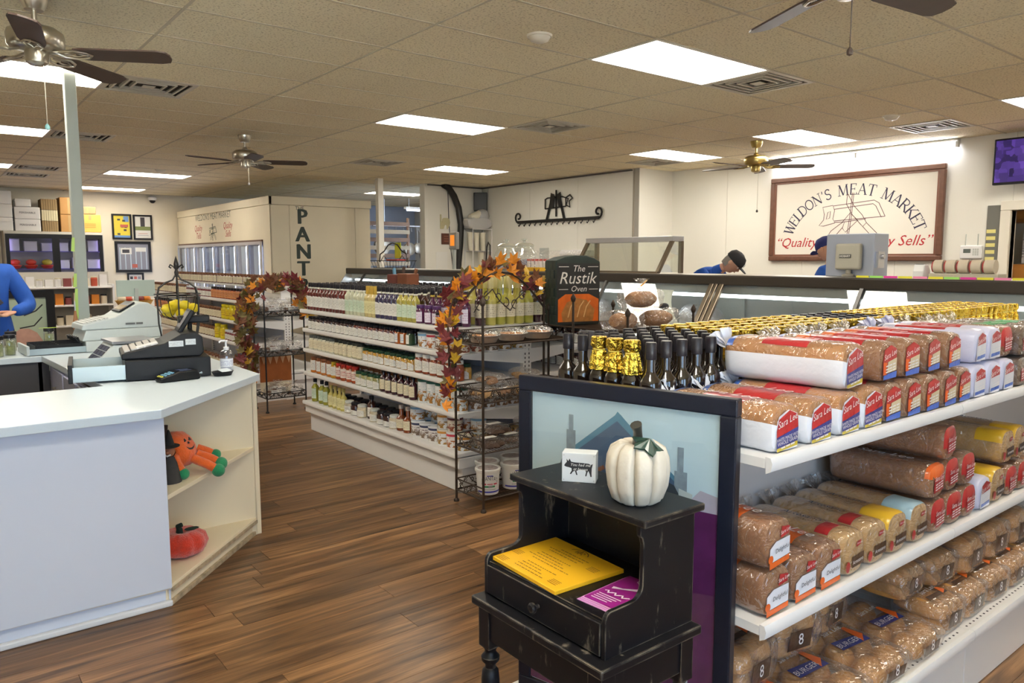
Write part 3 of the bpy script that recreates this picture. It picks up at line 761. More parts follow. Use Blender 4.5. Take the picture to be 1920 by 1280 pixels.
MB().box(5.205, 5.26, DY0, DY1, 0.62, 0.80).obj('front_sill', M_('sill_bumper', (0.10, 0.10, 0.12), 0.4), dcase, bevel=0.01)
MB().prism([(5.22, 0.62), (6.30, 0.62), (6.30, 1.335), (5.60, 1.335), (5.22, 0.80)], 0, 0.02, FR((0, DY1 + 0.02, 0), (1, 0, 0), (0, 0, 1))).obj('end_panel', steel, dcase)
MB().prism([(5.22, 0.62), (6.30, 0.62), (6.30, 1.335), (5.60, 1.335), (5.22, 0.80)], 0, 0.02, FR((0, DY0, 0), (1, 0, 0), (0, 0, 1))).obj('end_panel', steel, dcase)

# glass sneeze hood on the case
hd = thing('glass_hood', 'steel framed slanted glass hood standing on the deli case', 'glass hood', (0, 0, 1.364))
MB().box(6.02, 6.20, 5.0, 6.25, 0.32, 0.375).obj('top_panel', steel, hd, bevel=0.004)
def slant(y, x0, x1, w):
    vs = []
    for (x, z) in ((x0, 0), (x0 + 0.04, 0), (x1 + 0.04, 0.325), (x1, 0.325)): vs += [(x, y, z), (x, y + w, z)]
    return MB().add(vs, [(0, 2, 4, 6), (7, 5, 3, 1), (0, 1, 3, 2), (2, 3, 5, 4), (4, 5, 7, 6), (6, 7, 1, 0)])
for y in (5.0, 6.21): slant(y, 5.80, 6.02, 0.04).obj('front_leg', bronze, hd, bevel=0.003)
for y in (5.0, 6.21): MB().box(6.16, 6.20, y, y + 0.04, 0, 0.325).obj('rear_leg', bronze, hd, bevel=0.003)
MB().box(5.79, 5.83, 5.0, 6.25, 0.0, 0.02).obj('bottom_bar', bronze, hd)
slant(5.04, 5.815, 6.035, 1.17).obj('front_pane', film('hood_glass', (0.95, 0.97, 0.94), 0.05, 0.4, 0.03), hd)
MB().prism([(5.86, 0.01), (6.16, 0.01), (6.16, 0.32), (6.06, 0.32)], 0, 0.006, FR((0, 5.026, 0), (1, 0, 0), (0, 0, 1))).obj('end_pane', MATS['hood_glass'], hd)
MB().prism([(5.86, 0.01), (6.16, 0.01), (6.16, 0.32), (6.06, 0.32)], 0, 0.006, FR((0, 6.236, 0), (1, 0, 0), (0, 0, 1))).obj('end_pane', MATS['hood_glass'], hd)

# meat and paper in the case
hamm = M_('cured_ham', (0.48, 0.19, 0.17), 0.35, noise_s=22, noise_a=0.4)
hamf = M_('ham_rind', (0.62, 0.42, 0.30), 0.4, noise_s=10, noise_a=0.2)
for k, (y, s, x) in enumerate(((3.10, 1.0, 5.8), (3.36, 0.85, 5.82), (3.66, 1.0, 5.86))):
    h = thing('ham', '%s of three pink hams behind the deli case glass' % ('right-hand one', 'small middle one', 'left-hand one')[k], 'ham', (x, y, 0.8045), group='hams in the deli case')
    MB().sph((0, 0, 0.10 * s), 0.16 * s, 0.13 * s, 0.10 * s, 16, 10).obj('meat', hamf, h)
    T = FR((-0.150 * s, 0, 0.11 * s), (0, -1, 0), (0.25, 0, 1))
    MB().lathe([(0.0, 0.012), (0.05 * s, 0.012), (0.085 * s, 0.0), (0.09 * s, -0.03)], 18, T).obj('cut_face', hamm, h)
tr = tag(MB().box(5.50, 6.05, 2.95, 3.85, 0.801, 0.804).obj('butcher_board', M_('pale_board', (0.62, 0.48, 0.30), 0.5), None), 'pale cutting board under the hams in the deli case', 'board')
bagf = film('meat_bag_film', (0.95, 0.95, 0.95), 0.25, 0.8, 0.15, bump=1.0, bump_s=18, haze=0.2)
for k, y in enumerate((4.40, 4.62, 5.15, 5.8, 6.2)):
    b_ = thing('wrapped_meat', ('%s plastic wrapped meat piece in the case bay left of the bronze post' % nth(k)), 'meat', (5.86, y, 0.802))
    MB().sph((0, 0, 0.13), 0.14, 0.10, 0.13, 14, 8).obj('meat', M_('grey_pink_meat', (0.42, 0.32, 0.30), 0.4, noise_s=14, noise_a=0.4), b_)
    MB().sph((0, 0, 0.14), 0.155, 0.115, 0.14, 14, 8).obj('wrap', bagf, b_)
def sheet(u, v):
    y = 4.93 - 0.36 * u - (0.22 * v * v * (0.4 + u)); z = 1.22 - 0.33 * v + 0.06 * v * v * (1 - u); x = 5.225 + (z - 0.8) * 0.694 + 0.022
    return (x + 0.0, y, z)
tag(MB().grid(sheet, 6, 12).obj('butcher_paper', M_('butcher_paper', (0.86, 0.86, 0.80), 0.7), None), 'curling white paper sheet taped inside the deli case glass', 'paper sheet')
o = bpy.context.scene.objects['butcher_paper']; so = o.modifiers.new('thickness', 'SOLIDIFY'); so.thickness = 0.001
for p_ in o.data.polygons: p_.use_smooth = True

# ================================================================ WALK-IN COOLER ("THE PANTRY")
ck = M_('cooler_panel_cream', (0.78, 0.70, 0.53), 0.5, noise_s=3, noise_a=0.05, bump=0.04, bump_s=120)
co = thing('walk_in_cooler', 'cream walk-in cooler box lettered THE PANTRY', 'cooler', (0, 0, 0))
MB().box(4.62, 6.39, 12.12, 17.4, 0, 2.36).obj('box_body', M_('cooler_seam', (0.30, 0.27, 0.20), 0.6), co)
for (a, b) in ((4.61, 4.93), (4.935, 6.11), (6.115, 6.40)): MB().box(a, b, 12.1, 12.12, 0, 2.385).obj('front_panel', ck, co, bevel=0.002)
MB().box(4.59, 6.42, 12.085, 12.14, 2.39, 2.522).obj('top_band', ck, co, bevel=0.004)
MB().box(4.585, 4.64, 12.085, 17.4, 2.39, 2.522).obj('top_band', ck, co, bevel=0.004)
MB().box(4.64, 6.4, 12.14, 17.4, 2.385, 2.51).obj('top_panel', ck, co)
CW0, CW1, CWZ = 12.42, 17.55 - 0.2, 1.80
MB().box(4.60, 4.62, 12.1, CW0, 0, 2.385).obj('side_panel', ck, co); MB().box(4.60, 4.62, CW0, 17.4, CWZ, 2.385).obj('side_panel', ck, co)
dkg = M_('dark_green_letter_paint', (0.012, 0.030, 0.022), 0.5)
L_ = MB(); L_.text('THE', 0.085, onY(5.11, 12.0985, 2.315))
for ch_, z in (('P', 2.09), ('A', 1.80), ('N', 1.515), ('T', 1.235), ('R', 0.95), ('Y', 0.66)):
    vs, fs, w = text_geo(ch_); T = onY(5.135, 12.0985, z)
    L_.add([((x - w / 2) * 0.345, y * 0.345, 0) for x, y, _ in vs], fs, T)
    for q in range(1, 4): L_.add([((x - w / 2) * 0.345 + 0.010 * q, y * 0.345 + (0.006 if q % 2 else 0), 0.0002 * q) for x, y, _ in vs], fs, T)
L_.obj('lettering', dkg, co)
tube_d = M_('cooler_tube_light', (1, 1, 1), 0.5, emit=((0.80, 0.84, 1.0), 9.0))
alum = M_('aluminium_frame', (0.62, 0.62, 0.66), 0.35, metal=0.6)
nD = 8; dw = (CW1 - CW0) / nD
MB().box(4.575, 4.62, CW0, CW1, CWZ, CWZ + 0.03).obj('door_header', M_('header_dark', (0.13, 0.07, 0.05), 0.5), co)
MB().box(4.60, 4.618, CW0, CW1, 0.2, CWZ).obj('door_bay', M_('cooler_interior', (0.10, 0.10, 0.16), 0.5), co)
ifr = MB()
for b in ((0, 0.04, 0.2, CWZ), (dw - 0.04, dw, 0.2, CWZ), (0.04, dw - 0.04, CWZ - 0.05, CWZ), (0.04, dw - 0.04, 0.2, 0.26)): ifr.box(4.55, 4.575, *b)
ifr = ifr.mesh('cooler_door_frame', alum)
tb = MB().box(4.585, 4.599, 0.10, 0.17, 0.3, CWZ - 0.07).mesh('door_tube', tube_d)
inn = MB().box(4.588, 4.599, 0.19, 0.42, 0.3, CWZ - 0.07).mesh('door_reflector', M_('pale_interior', (0.55, 0.62, 0.66), 0.3))
pn = MB().box(4.560, 4.565, 0.04, dw - 0.04, 0.26, CWZ - 0.05).mesh('door_pane', film('cooler_glass', (0.9, 0.93, 0.98), 0.03, 0.25, 0.05))
for k in range(nD):
    d_ = put('door', ifr, co, (0, CW0 + k * dw, 0)); put('light_tube', tb, d_); put('reflector', inn, d_); put('pane', pn, d_)
L_ = MB(); L_.T = None
def squash(string, size, T, sx, mb, shear=0.0):
    vs, fs, w = text_geo(string, shear)
    mb.add([((x - w / 2) * size * sx, y * size, 0) for x, y, _ in vs], fs, T)
squash("WELDON'S MEAT MARKET", 0.165, onX(4.5985, 15.05, 2.27), 1.1, L_)
L_.obj('lettering', M_('sign_green_grey', (0.10, 0.12, 0.09), 0.6), co)
redp = M_('red_script_paint', (0.45, 0.025, 0.03), 0.5)
L_ = MB()
for y, a, b in ((15.95, 'Quality', 'Tells'), (14.15, 'Quality', 'Sells')):
    L_.text(a, 0.17, onX(4.5985, y, 2.07), 0.3); L_.text(b, 0.17, onX(4.5985, y, 1.92), 0.3)
L_.obj('script_lettering', redp, co)

# sign drawing shared by the wall sign and the cooler: saw, cleaver, knife and steel as line work
def emblem(mb, T, s, w):
    P = lambda pts, cl=False: mb.stroke([(x * s, y * s) for x, y in pts], w, T, cl)
    P([(-1.0, .55), (-.62, .60), (-.55, .42), (-.60, .12), (-.52, -.02), (-.95, -.12), (-1.12, -.10), (-.95, .10), (-.93, .30)], True)
    P([(-.85, .12), (-.80, .36), (-.70, .40), (-.72, .16)], True)
    P([(-.60, .58), (.85, .70), (1.02, .60), (1.25, .14), (1.12, .12), (.92, .50), (.82, .58), (-.56, .46)])
    P([(-.55, .05), (1.25, .14)]); P([(-.54, .0), (-.2, .0), (.6, .08)])
    P([(-.10, .98), (-.12, .62), (.10, .25), (.42, -.10), (.50, -.18), (.62, -.05), (.46, .22), (.15, .55), (-.02, .86), (-.10, .98)], True)
    P([(.50, -.18), (.62, -.05), (1.0, -.42), (.96, -.55), (.86, -.56)], True)
    P([(.08, 1.0), (.02, .2), (-.06, -.5)]); P([(.13, 1.0), (.08, .2), (.0, -.5)])
    P([(-.12, -.5), (.06, -.5), (.07, -.6), (-.13, -.6)], True)
    P([(-.65, -.30), (-.30, -.05), (-.16, .02), (-.22, -.18), (-.55, -.55), (-.70, -.50), (-.72, -.40)], True)
    P([(-.28, -.05), (.02, .30), (.32, .05), (-.12, -.36), (-.24, -.2)])
E_ = MB(); emblem(E_, onX(4.5984, 15.05, 1.99), 0.20, 0.012); E_.obj('emblem', MATS['sign_green_grey'], co)

# ================================================================ WALL SIGN
sg = thing('market_sign', 'big white framed sign with butcher tools on the right wall', 'sign', (9.355, 4.92, 2.04))
MB().box(-0.03, -0.003, -1.10, 1.10, -0.53, 0.53).obj('sign_board', M_('sign_board_white', (0.84, 0.80, 0.72), 0.45), sg)
wood = M_('brown_frame_wood', (0.15, 0.065, 0.040), 0.4, noise_s=20, noise_a=0.3)
m = MB()
for (y0, y1, z0, z1) in ((-1.12, 1.12, 0.49, 0.555), (-1.12, 1.12, -0.555, -0.49), (-1.12, -1.055, -0.49, 0.49), (1.055, 1.12, -0.49, 0.49)): m.box(-0.055, -0.002, y0, y1, z0, z1)
m.obj('frame', wood, sg, bevel=0.012, seg=3)
m = MB()
for (y0, y1, z0, z1) in ((-1.06, 1.06, 0.47, 0.495), (-1.06, 1.06, -0.495, -0.47), (-1.06, -1.035, -0.47, 0.47), (1.035, 1.06, -0.47, 0.47)): m.box(-0.042, -0.028, y0, y1, z0, z1)
m.obj('inner_bead', M_('red_brown_bead', (0.20, 0.08, 0.05), 0.4), sg)
# serif capitals drawn as thick and thin strokes
def arc(cx, cy, rx, ry, a0, a1, n=10): return [(cx + rx * math.cos(math.radians(a0 + (a1 - a0) * i / n)), cy + ry * math.sin(math.radians(a0 + (a1 - a0) * i / n))) for i in range(n + 1)]
TK, TN, SF = 0.13, 0.055, 0.05
def sf(x, y, w=0.28): return ([(x - w / 2, y), (x + w / 2, y)], SF)
GL = {
 'W': (1.05, [([(.08, 1), (.33, 0)], TK), ([(.33, 0), (.53, 1)], TN), ([(.50, 1), (.74, 0)], TK), ([(.74, 0), (.97, 1)], TN), sf(.08, 1), sf(.52, 1), sf(.97, 1, .2)]),
 'E': (.72, [([(.15, 0), (.15, 1)], TK), ([(.08, .975), (.62, .975)], TN), ([(.15, .52), (.5, .52)], TN), ([(.08, .025), (.66, .025)], TN), ([(.62, 1), (.60, .80)], TN), ([(.66, 0), (.68, .22)], TN), ([(.5, .62), (.5, .42)], TN)]),
 'L': (.66, [([(.15, 0), (.15, 1)], TK), sf(.15, .975), ([(.04, .025), (.6, .025)], TN), ([(.6, 0), (.63, .24)], TN)]),
 'D': (.85, [([(.15, 0), (.15, 1)], TK), ([(.04, .975), (.35, .975)] + arc(.35, .5, .40, .475, 90, -90) + [(.04, .025)], .085)]),
 'O': (.88, [(arc(.43, .5, .36, .47, 0, 360, 24), .095)]),
 'N': (.95, [([(.16, 0), (.16, 1)], TN), ([(.13, 1), (.78, 0)], TK), ([(.78, 0), (.78, 1)], TN), sf(.16, .025), sf(.1, .975, .2), sf(.78, .975)]),
 "'": (.25, [([(.14, 1), (.10, .74)], .08)]),
 'S': (.68, [(arc(.33, .74, .22, .23, 20, 270, 12) + arc(.33, .27, .25, .24, 90, -160, 12), .10)]),
 'M': (1.1, [([(.15, 0), (.18, 1)], TN), ([(.18, 1), (.53, .05)], TK), ([(.53, .05), (.86, 1)], TN), ([(.86, 1), (.92, 0)], TK), sf(.15, .025), sf(.92, .025), sf(.14, .975, .2), sf(.9, .975, .2)]),
 'A': (.92, [([(.12, 0), (.45, 1)], TN), ([(.45, 1), (.80, 0)], TK), ([(.24, .36), (.66, .36)], TN), sf(.12, .025), sf(.80, .025)]),
 'T': (.80, [([(.40, 0), (.40, 1)], TK), ([(.06, .975), (.74, .975)], TN), sf(.40, .025), ([(.07, 1), (.05, .78)], TN), ([(.73, 1), (.75, .78)], TN)]),
 'R': (.85, [([(.15, 0), (.15, 1)], TK), ([(.04, .975), (.35, .975)] + arc(.36, .74, .26, .235, 90, -90) + [(.15, .505)], .08), ([(.38, .5), (.78, 0)], TK), sf(.15, .025), sf(.76, .025, .2)]),
 'K': (.88, [([(.15, 0), (.15, 1)], TK), ([(.72, 1), (.17, .42)], TN), ([(.30, .56), (.78, 0)], TK), sf(.15, .025), sf(.15, .975), sf(.72, .975, .24), sf(.78, .025, .24)]),
 ' ': (.55, [])}
L_ = MB()
st = "WELDON'S MEAT MARKET"; sz = 0.138
tot = sum(GL[c][0] + 0.10 for c in st) * sz
Ra = 0.80; a = math.radians(166); span = math.radians(152)
T0 = onX(-0.0315, -0.02, -0.36)
for c in st:
    w = (GL[c][0] + 0.10) * sz; da = span * w / tot; mid = a - da / 2
    cx, cy = Ra * 1.02 * math.cos(mid), 0.63 * math.sin(mid)
    tx, ty = Ra * 1.02 * math.sin(mid), -0.63 * math.cos(mid); rot = math.atan2(ty, tx)
    for pts, wd in GL[c][1]:
        q = [((x - GL[c][0] / 2) * sz, y * sz) for x, y in pts]
        q = [(cx + x * math.cos(rot) - y * math.sin(rot), cy + x * math.sin(rot) + y * math.cos(rot)) for x, y in q]
        L_.stroke(q, wd * sz, T0)
    a -= da
L_.obj('lettering', M_('sign_navy_paint', (0.035, 0.03, 0.075), 0.5), sg)
L_ = MB()
L_.text('\u201cQuality Tells, Quality Sells\u201d', 0.176, onX(-0.0315, 0.0, -0.37), 0.32)
L_.obj('script_lettering', M_('sign_red_paint', (0.50, 0.02, 0.03), 0.5), sg)
E_ = MB(); emblem(E_, onX(-0.0316, 0.0, -0.065), 0.36, 0.008); E_.obj('emblem', M_('sign_line_maroon', (0.12, 0.04, 0.05), 0.5), sg)

tl = thing('tube_light', 'long fluorescent tube fixture above the market sign', 'light fixture', (9.30, 4.85, 2.79))
MB().box(0.0, 0.055, -1.17, 1.17, 0.0, 0.058).obj('housing', white, tl, bevel=0.008)
MB().box(-0.03, 0.01, -1.17, 1.17, 0.035, 0.055).obj('shade', white, tl)
tub = M_('tube_light_on', (1, 1, 1), 0.4, emit=((0.90, 0.92, 1.0), 45.0))
for y in (-0.585, 0.585): MB().cyl((-0.01, y - 0.56, -0.012), (-0.01, y + 0.56, -0.012), 0.014, 10).obj('tube', tub, tl)
for y in (-1.16, 0.0, 1.16): MB().box(-0.03, 0.03, y - 0.016, y + 0.016, -0.035, 0.03).obj('end_cap', white, tl, bevel=0.004)

tv = thing('television', 'wall mounted television showing a purple camera view at the right edge', 'television', (9.17, 2.84, 2.53))
MB().box(-0.03, 0.02, -0.42, 0.42, -0.24, 0.24).obj('bezel', black_plastic, tv, bevel=0.008)
scr = bpy.data.materials.new('tv_screen'); scr.use_nodes = True
nt = scr.node_tree; b = nt.nodes['Principled BSDF']; b.inputs['Base Color'].default_value = (0.01, 0.01, 0.02, 1); b.inputs['Roughness'].default_value = 0.15
tc = nt.nodes.new('ShaderNodeTexCoord'); vo = nt.nodes.new('ShaderNodeTexVoronoi'); vo.inputs['Scale'].default_value = 14; vo.distance = 'CHEBYCHEV'
nt.links.new(tc.outputs['Object'], vo.inputs['Vector'])
rp = nt.nodes.new('ShaderNodeValToRGB'); e = rp.color_ramp.elements; e[0].color = (0.005, 0.002, 0.04, 1); e[1].color = (0.20, 0.09, 0.62, 1)
nt.links.new(vo.outputs['Color'], rp.inputs[0]); nt.links.new(rp.outputs[0], b.inputs['Emission Color']); b.inputs['Emission Strength'].default_value = 0.45
MB().box(-0.033, -0.030, -0.40, 0.40, -0.215, 0.22).obj('screen', scr, tv)
MB().box(0.02, 0.19, -0.06, 0.06, -0.06, 0.06).obj('wall_bracket', black_metal, tv)

al = thing('alarm_panel', 'white alarm keypad with two antennas right of the sign', 'alarm panel', (9.355, 3.49, 1.585))
MB().box(-0.045, 0, -0.115, 0.115, -0.075, 0.075).obj('housing', white, al, bevel=0.015, seg=3)
MB().box(-0.047, -0.045, 0.0, 0.075, -0.01, 0.035).obj('display', M_('lcd_grey', (0.12, 0.14, 0.13), 0.3), al)
kb = MB()
for i in range(3):
    for j in range(4): kb.box(-0.049, -0.045, -0.03 - 0.022 * i - 0.008, -0.03 - 0.022 * i + 0.008, -0.03 + 0.02 * j - 0.006, -0.03 + 0.02 * j + 0.006)
kb.obj('keys', grey_plastic, al)
for y in (-0.06, 0.065): MB().cyl((-0.02, y, 0.07), (-0.02, y, 0.20), 0.005, 6).obj('antenna', grey_plastic, al)

pb = thing('price_board', 'narrow grey board with yellow label strips beside the doorway', 'board', (9.355, 3.29, 1.69))
MB().box(-0.02, 0, -0.065, 0.065, -0.40, 0.40).obj('backing', M_('grey_felt_board', (0.16, 0.16, 0.14), 0.7), pb, bevel=0.003)
for k in range(6): MB().box(-0.023, -0.02, -0.03, 0.06, 0.10 - 0.075 * k, 0.14 - 0.075 * k).obj('label_strip', M_('yellow_strip', (0.75, 0.68, 0.25), 0.6), pb)

# ================================================================ WIRE RACKS
def scroll(x0, x1, h, n):
    """scrollwork along x between x0 and x1, height h: list of 2-D polylines"""
    out = []; w = (x1 - x0) / n
    for k in range(n):
        cx = x0 + w * (k + 0.5); s = 1 if k % 2 == 0 else -1
        for q in (-1, 1):
            pts = []
            for i in range(12):
                t = i / 11; r = h * 0.26 * (1 - 0.75 * t); a = s * q * (t * 5.2) + (PI / 2 if q > 0 else -PI / 2)
                pts.append((cx + q * w * 0.22 + r * math.cos(a), h / 2 + q * s * h * 0.16 + r * math.sin(a)))
            out.append(pts)
        out.append([(cx - w * 0.5, 0 if s > 0 else h), (cx - w * .15, h * .5), (cx + w * 0.5, h if s > 0 else 0)])
    return out
def rack(name, label, loc, W, D, H, shelves, mat, rz=0, panel=0.07, posts_h=None, arch=False, fronts=None):
    """four-post wire rack; local x along the front, y to the back"""
    r = thing(name, label, 'wire rack', loc, rz)
    pm = MB().cyl((0, 0, 0.012), (0, 0, H), 0.008, 8); pm = pm.mesh('rack_post', mat)
    fin = MB().lathe([(0.0, -0.01), (0.012, 0.0), (0.018, 0.02), (0.012, 0.035), (0.003, 0.05), (0, 0.052)], 10).mesh('finial', mat)
    foot = MB().lathe([(0.018, 0), (0.018, 0.01), (0.009, 0.02)], 10).mesh('rack_foot', mat)
    for (x, y) in ((0, 0), (W, 0), (0, D), (W, D)):
        p_ = put('post', pm, r, (x, y, 0)); put('foot', foot, p_); put('finial', fin, p_, (0, 0, H))
    for z in shelves:
        s = MB()
        for (a, b) in (((0, 0), (W, 0)), ((0, D), (W, D)), ((0, 0), (0, D)), ((W, 0), (W, D))): s.cyl((*a, z), (*b, z), 0.006, 6)
        n = int(W / 0.022)
        for i in range(1, n): s.cyl((W * i / n, 0, z), (W * i / n, D, z), 0.002, 4)
        sh = s.obj('shelf', mat, r)
        if panel:
            for (o, dx, L) in (((0, 0), (1, 0), W if fronts is None or z in fronts else 0), ((0, D), (1, 0), W), ((0, 0), (0, 1), D), ((W, 0), (0, 1), D)):
                if not L: continue
                m = MB()
                m.cyl((o[0], o[1], z + panel), (o[0] + dx[0] * L, o[1] + dx[1] * L, z + panel), 0.0045, 6)
                for pl in scroll(0.02, L - 0.02, panel, max(2, int(L / 0.075))):
                    m.tube([(o[0] + dx[0] * u, o[1] + dx[1] * u, z + v) for u, v in pl], 0.003, 4)
                m.obj('scroll_panel', mat, sh)
    if arch:
        m = MB()
        for y in (D,):
            m.tube([(W * i / 16, y, H - 0.05 + 0.24 * math.sin(PI * i / 16)) for i in range(17)], 0.007, 6)
            for pl in scroll(W * 0.2, W * 0.8, 0.14, 3): m.tube([(u, y, H + v - 0.06) for u, v in pl], 0.004, 4)
        m.obj('arch', mat, r)
    return r
RK = (2.585, 3.53)
rack('bakery_rack', 'brown iron scroll rack of pie tins and buckets at the gondola end', (2.585, 3.535, 0), 0.715, 0.285, 1.235, (0.075, 0.36, 0.66, 1.00), brown_iron, arch=True, fronts=(0.66,))
rack('loaf_rack', 'dark iron rack holding rustic loaves and the oven box behind the vinegar bottles', (3.36, 3.12, 0), 0.62, 0.72, 1.16, (0.3, 0.7, 1.06), brown_iron, panel=0.0)
rack('pecan_rack', 'black wire rack of pecan bags draped with autumn leaves', (2.66, 7.22, 0), 0.40, 0.30, 1.22, (0.14, 0.56, 0.95), black_metal, panel=0.05)

# ================================================================ DESK with flyers
def worn_black():
    m = bpy.data.materials.new('distressed_black_paint'); m.use_nodes = True
    nt = m.node_tree; b = nt.nodes['Principled BSDF']; L = nt.links.new
    tc = nt.nodes.new('ShaderNodeTexCoord'); g = nt.nodes.new('ShaderNodeNewGeometry')
    bv = nt.nodes.new('ShaderNodeBevel'); bv.samples = 3; bv.inputs[0].default_value = 0.004
    dt_ = nt.nodes.new('ShaderNodeVectorMath'); dt_.operation = 'DOT_PRODUCT'; L(bv.outputs[0], dt_.inputs[0]); L(g.outputs['Normal'], dt_.inputs[1])
    n = nt.nodes.new('ShaderNodeTexNoise'); n.inputs['Scale'].default_value = 16; n.inputs['Detail'].default_value = 6; L(g.outputs['Position'], n.inputs['Vector'])
    e = nt.nodes.new('ShaderNodeMapRange'); e.inputs[1].default_value = 0.985; e.inputs[2].default_value = 0.90; L(dt_.outputs['Value'], e.inputs[0])
    r = nt.nodes.new('ShaderNodeMapRange'); r.inputs[1].default_value = 0.42; r.inputs[2].default_value = 0.62; L(n.outputs['Fac'], r.inputs[0])
    mu = nt.nodes.new('ShaderNodeMath'); mu.operation = 'MULTIPLY'; L(e.outputs[0], mu.inputs[0]); L(r.outputs[0], mu.inputs[1])
    mp = nt.nodes.new('ShaderNodeMapping'); mp.inputs['Scale'].default_value = (9, 9, 2.5); L(g.outputs['Position'], mp.inputs[0])
    n2 = nt.nodes.new('ShaderNodeTexNoise'); n2.inputs['Scale'].default_value = 2.2; n2.inputs['Detail'].default_value = 9; n2.inputs['Roughness'].default_value = 0.7; L(mp.outputs[0], n2.inputs['Vector'])
    r2 = nt.nodes.new('ShaderNodeMapRange'); r2.inputs[1].default_value = 0.605; r2.inputs[2].default_value = 0.72; r2.inputs[4].default_value = 0.6; L(n2.outputs['Fac'], r2.inputs[0])
    mx_ = nt.nodes.new('ShaderNodeMath'); mx_.operation = 'MAXIMUM'; L(mu.outputs[0], mx_.inputs[0]); L(r2.outputs[0], mx_.inputs[1])
    b.inputs['Specular IOR Level'].default_value = 0.28
    c = nt.nodes.new('ShaderNodeMix'); c.data_type = 'RGBA'; c.inputs[6].default_value = (0.006, 0.006, 0.008, 1); c.inputs[7].default_value = (0.36, 0.30, 0.22, 1)
    L(mx_.outputs[0], c.inputs[0]); L(c.outputs[2], b.inputs['Base Color']); b.inputs['Roughness'].default_value = 0.42
    return m
worn = worn_black()
dk = thing('writing_desk', 'small distressed black desk with a cubby tray and one drawer', 'desk', (0, 0, 0))
DXF, DXB, DYN, DYF = 1.065, 1.395, 1.045, 1.512
MB().box(DXF, DXB, DYN, DYF, 0.630, 0.652).obj('table_top', worn, dk, bevel=0.004)
MB().box(DXF + 0.018, DXB - 0.018, DYN + 0.018, DYF - 0.018, 0.545, 0.630).obj('apron', worn, dk)
lg = MB().box(-0.021, 0.021, -0.021, 0.021, 0.52, 0.630)
lg.lathe([(0.012, 0.0), (0.015, 0.03), (0.019, 0.10), (0.0225, 0.30), (0.024, 0.43), (0.021, 0.455), (0.014, 0.462), (0.014, 0.472), (0.023, 0.482), (0.024, 0.492), (0.015, 0.503), (0.015, 0.510), (0.021, 0.522)], 16)
lg = lg.mesh('desk_leg', worn)
for (x, y) in ((DXF + 0.035, DYN + 0.035), (DXF + 0.035, DYF - 0.035), (DXB - 0.035, DYN + 0.035), (DXB - 0.035, DYF - 0.035)): put('leg', lg, dk, (x, y, 0), bevel=0.0)
SX0, SX1 = 1.102, 1.392
def side_profile():
    pts = [(SX0, 0.652), (SX0, 0.735)] + [(SX0 + 0.02 - 0.02 * math.cos(a), 0.735 + 0.022 * math.sin(a)) for a in [0.3, 0.6, 0.9, 1.2, 1.5]]
    pts += [(SX0 + 0.075, 0.758)] + [(SX0 + 0.085 + 0.030 * math.sin(a), 0.788 - 0.030 * math.cos(a)) for a in [0.3, 0.6, 0.9, 1.2, 1.5]]
    pts += [(SX0 + 0.116, 0.88)] + [(SX0 + 0.116 - 0.012 * math.sin(a), 0.895 + 0.012 * (1 - math.cos(a))) for a in [0.4, 0.8, 1.2]]
    return pts + [(SX0 + 0.104, 0.925), (SX1, 0.925), (SX1, 0.652)]
sp_ = side_profile()
MB().prism(sp_, -0.012, 0, FR((0, 1.072, 0), (1, 0, 0), (0, 0, 1))).obj('side_panel', worn, dk, bevel=0.0015)
MB().prism(sp_, -0.012, 0, FR((0, 1.492, 0), (1, 0, 0), (0, 0, 1))).obj('side_panel', worn, dk, bevel=0.0015)
MB().box(SX1 - 0.01, SX1, 1.084, 1.492, 0.652, 0.925).obj('back_panel', worn, dk)
MB().box(1.196, 1.402, 1.050, 1.520, 0.925, 0.943).obj('upper_top', worn, dk, bevel=0.004)
MB().box(SX0 + 0.008, SX1 - 0.01, 1.084, 1.492, 0.728, 0.736).obj('tray', worn, dk)
dr = MB().box(SX0 - 0.003, SX0 + 0.01, 1.086, 1.490, 0.656, 0.730).obj('drawer', worn, dk, bevel=0.002)
MB().lathe([(0.005, 0), (0.005, 0.010), (0.012, 0.014), (0.0135, 0.020), (0.009, 0.025), (0.0, 0.026)], 14, FR((SX0 - 0.003, 1.288, 0.695), (0, -1, 0), (0, 0, 1))).obj('knob', worn, dr)
yp = M_('golden_yellow_paper', (0.86, 0.46, 0.010), 0.6)
mn = thing('menu_stack', 'stack of golden yellow price lists on the black desk tray', 'papers', (1.222, 1.372, 0.7365), math.radians(-3))
MB().box(-0.108, 0.108, -0.14, 0.14, 0, 0.010).obj('sheets', yp, mn, bevel=0.001, seg=1)
m = MB(); Tm = FR((0, 0, 0.0105), (0, -1, 0), (1, 0, 0)); rt = random.Random(5)
for k in range(13):
    if k in (3, 8): continue
    y = 0.060 - 0.0125 * k; wdt = rt.uniform(0.025, 0.07); cx = rt.uniform(-0.015, 0.015)
    x = cx - wdt
    while x < cx + wdt:
        q = rt.uniform(0.004, 0.014); m.add([(x, y, 0), (x + q, y, 0), (x + q, y + 0.003, 0), (x, y + 0.003, 0)], [(0, 1, 2, 3)], Tm); x += q + 0.003
for (cx, cy) in ((-0.10, -0.03), (-0.09, -0.085), (0.1, 0.05), (0.1, -0.07)):
    for k in range(4): m.add([(cx - .016, cy - .006 * k, 0), (cx + .016, cy - .006 * k, 0), (cx + .016, cy - .006 * k + .002, 0), (cx - .016, cy - .006 * k + .002, 0)], [(0, 1, 2, 3)], Tm)
emblem(m, Tm @ Matrix.Translation((0, 0.085, 0)), 0.014, 0.0012)
m.stroke([(0.035 * math.cos(a), 0.072 + 0.03 * math.sin(a)) for a in [0.4 + 0.23 * i for i in range(11)]], 0.003, Tm)
m.obj('print', M_('brown_ink', (0.25, 0.11, 0.01), 0.6), mn)
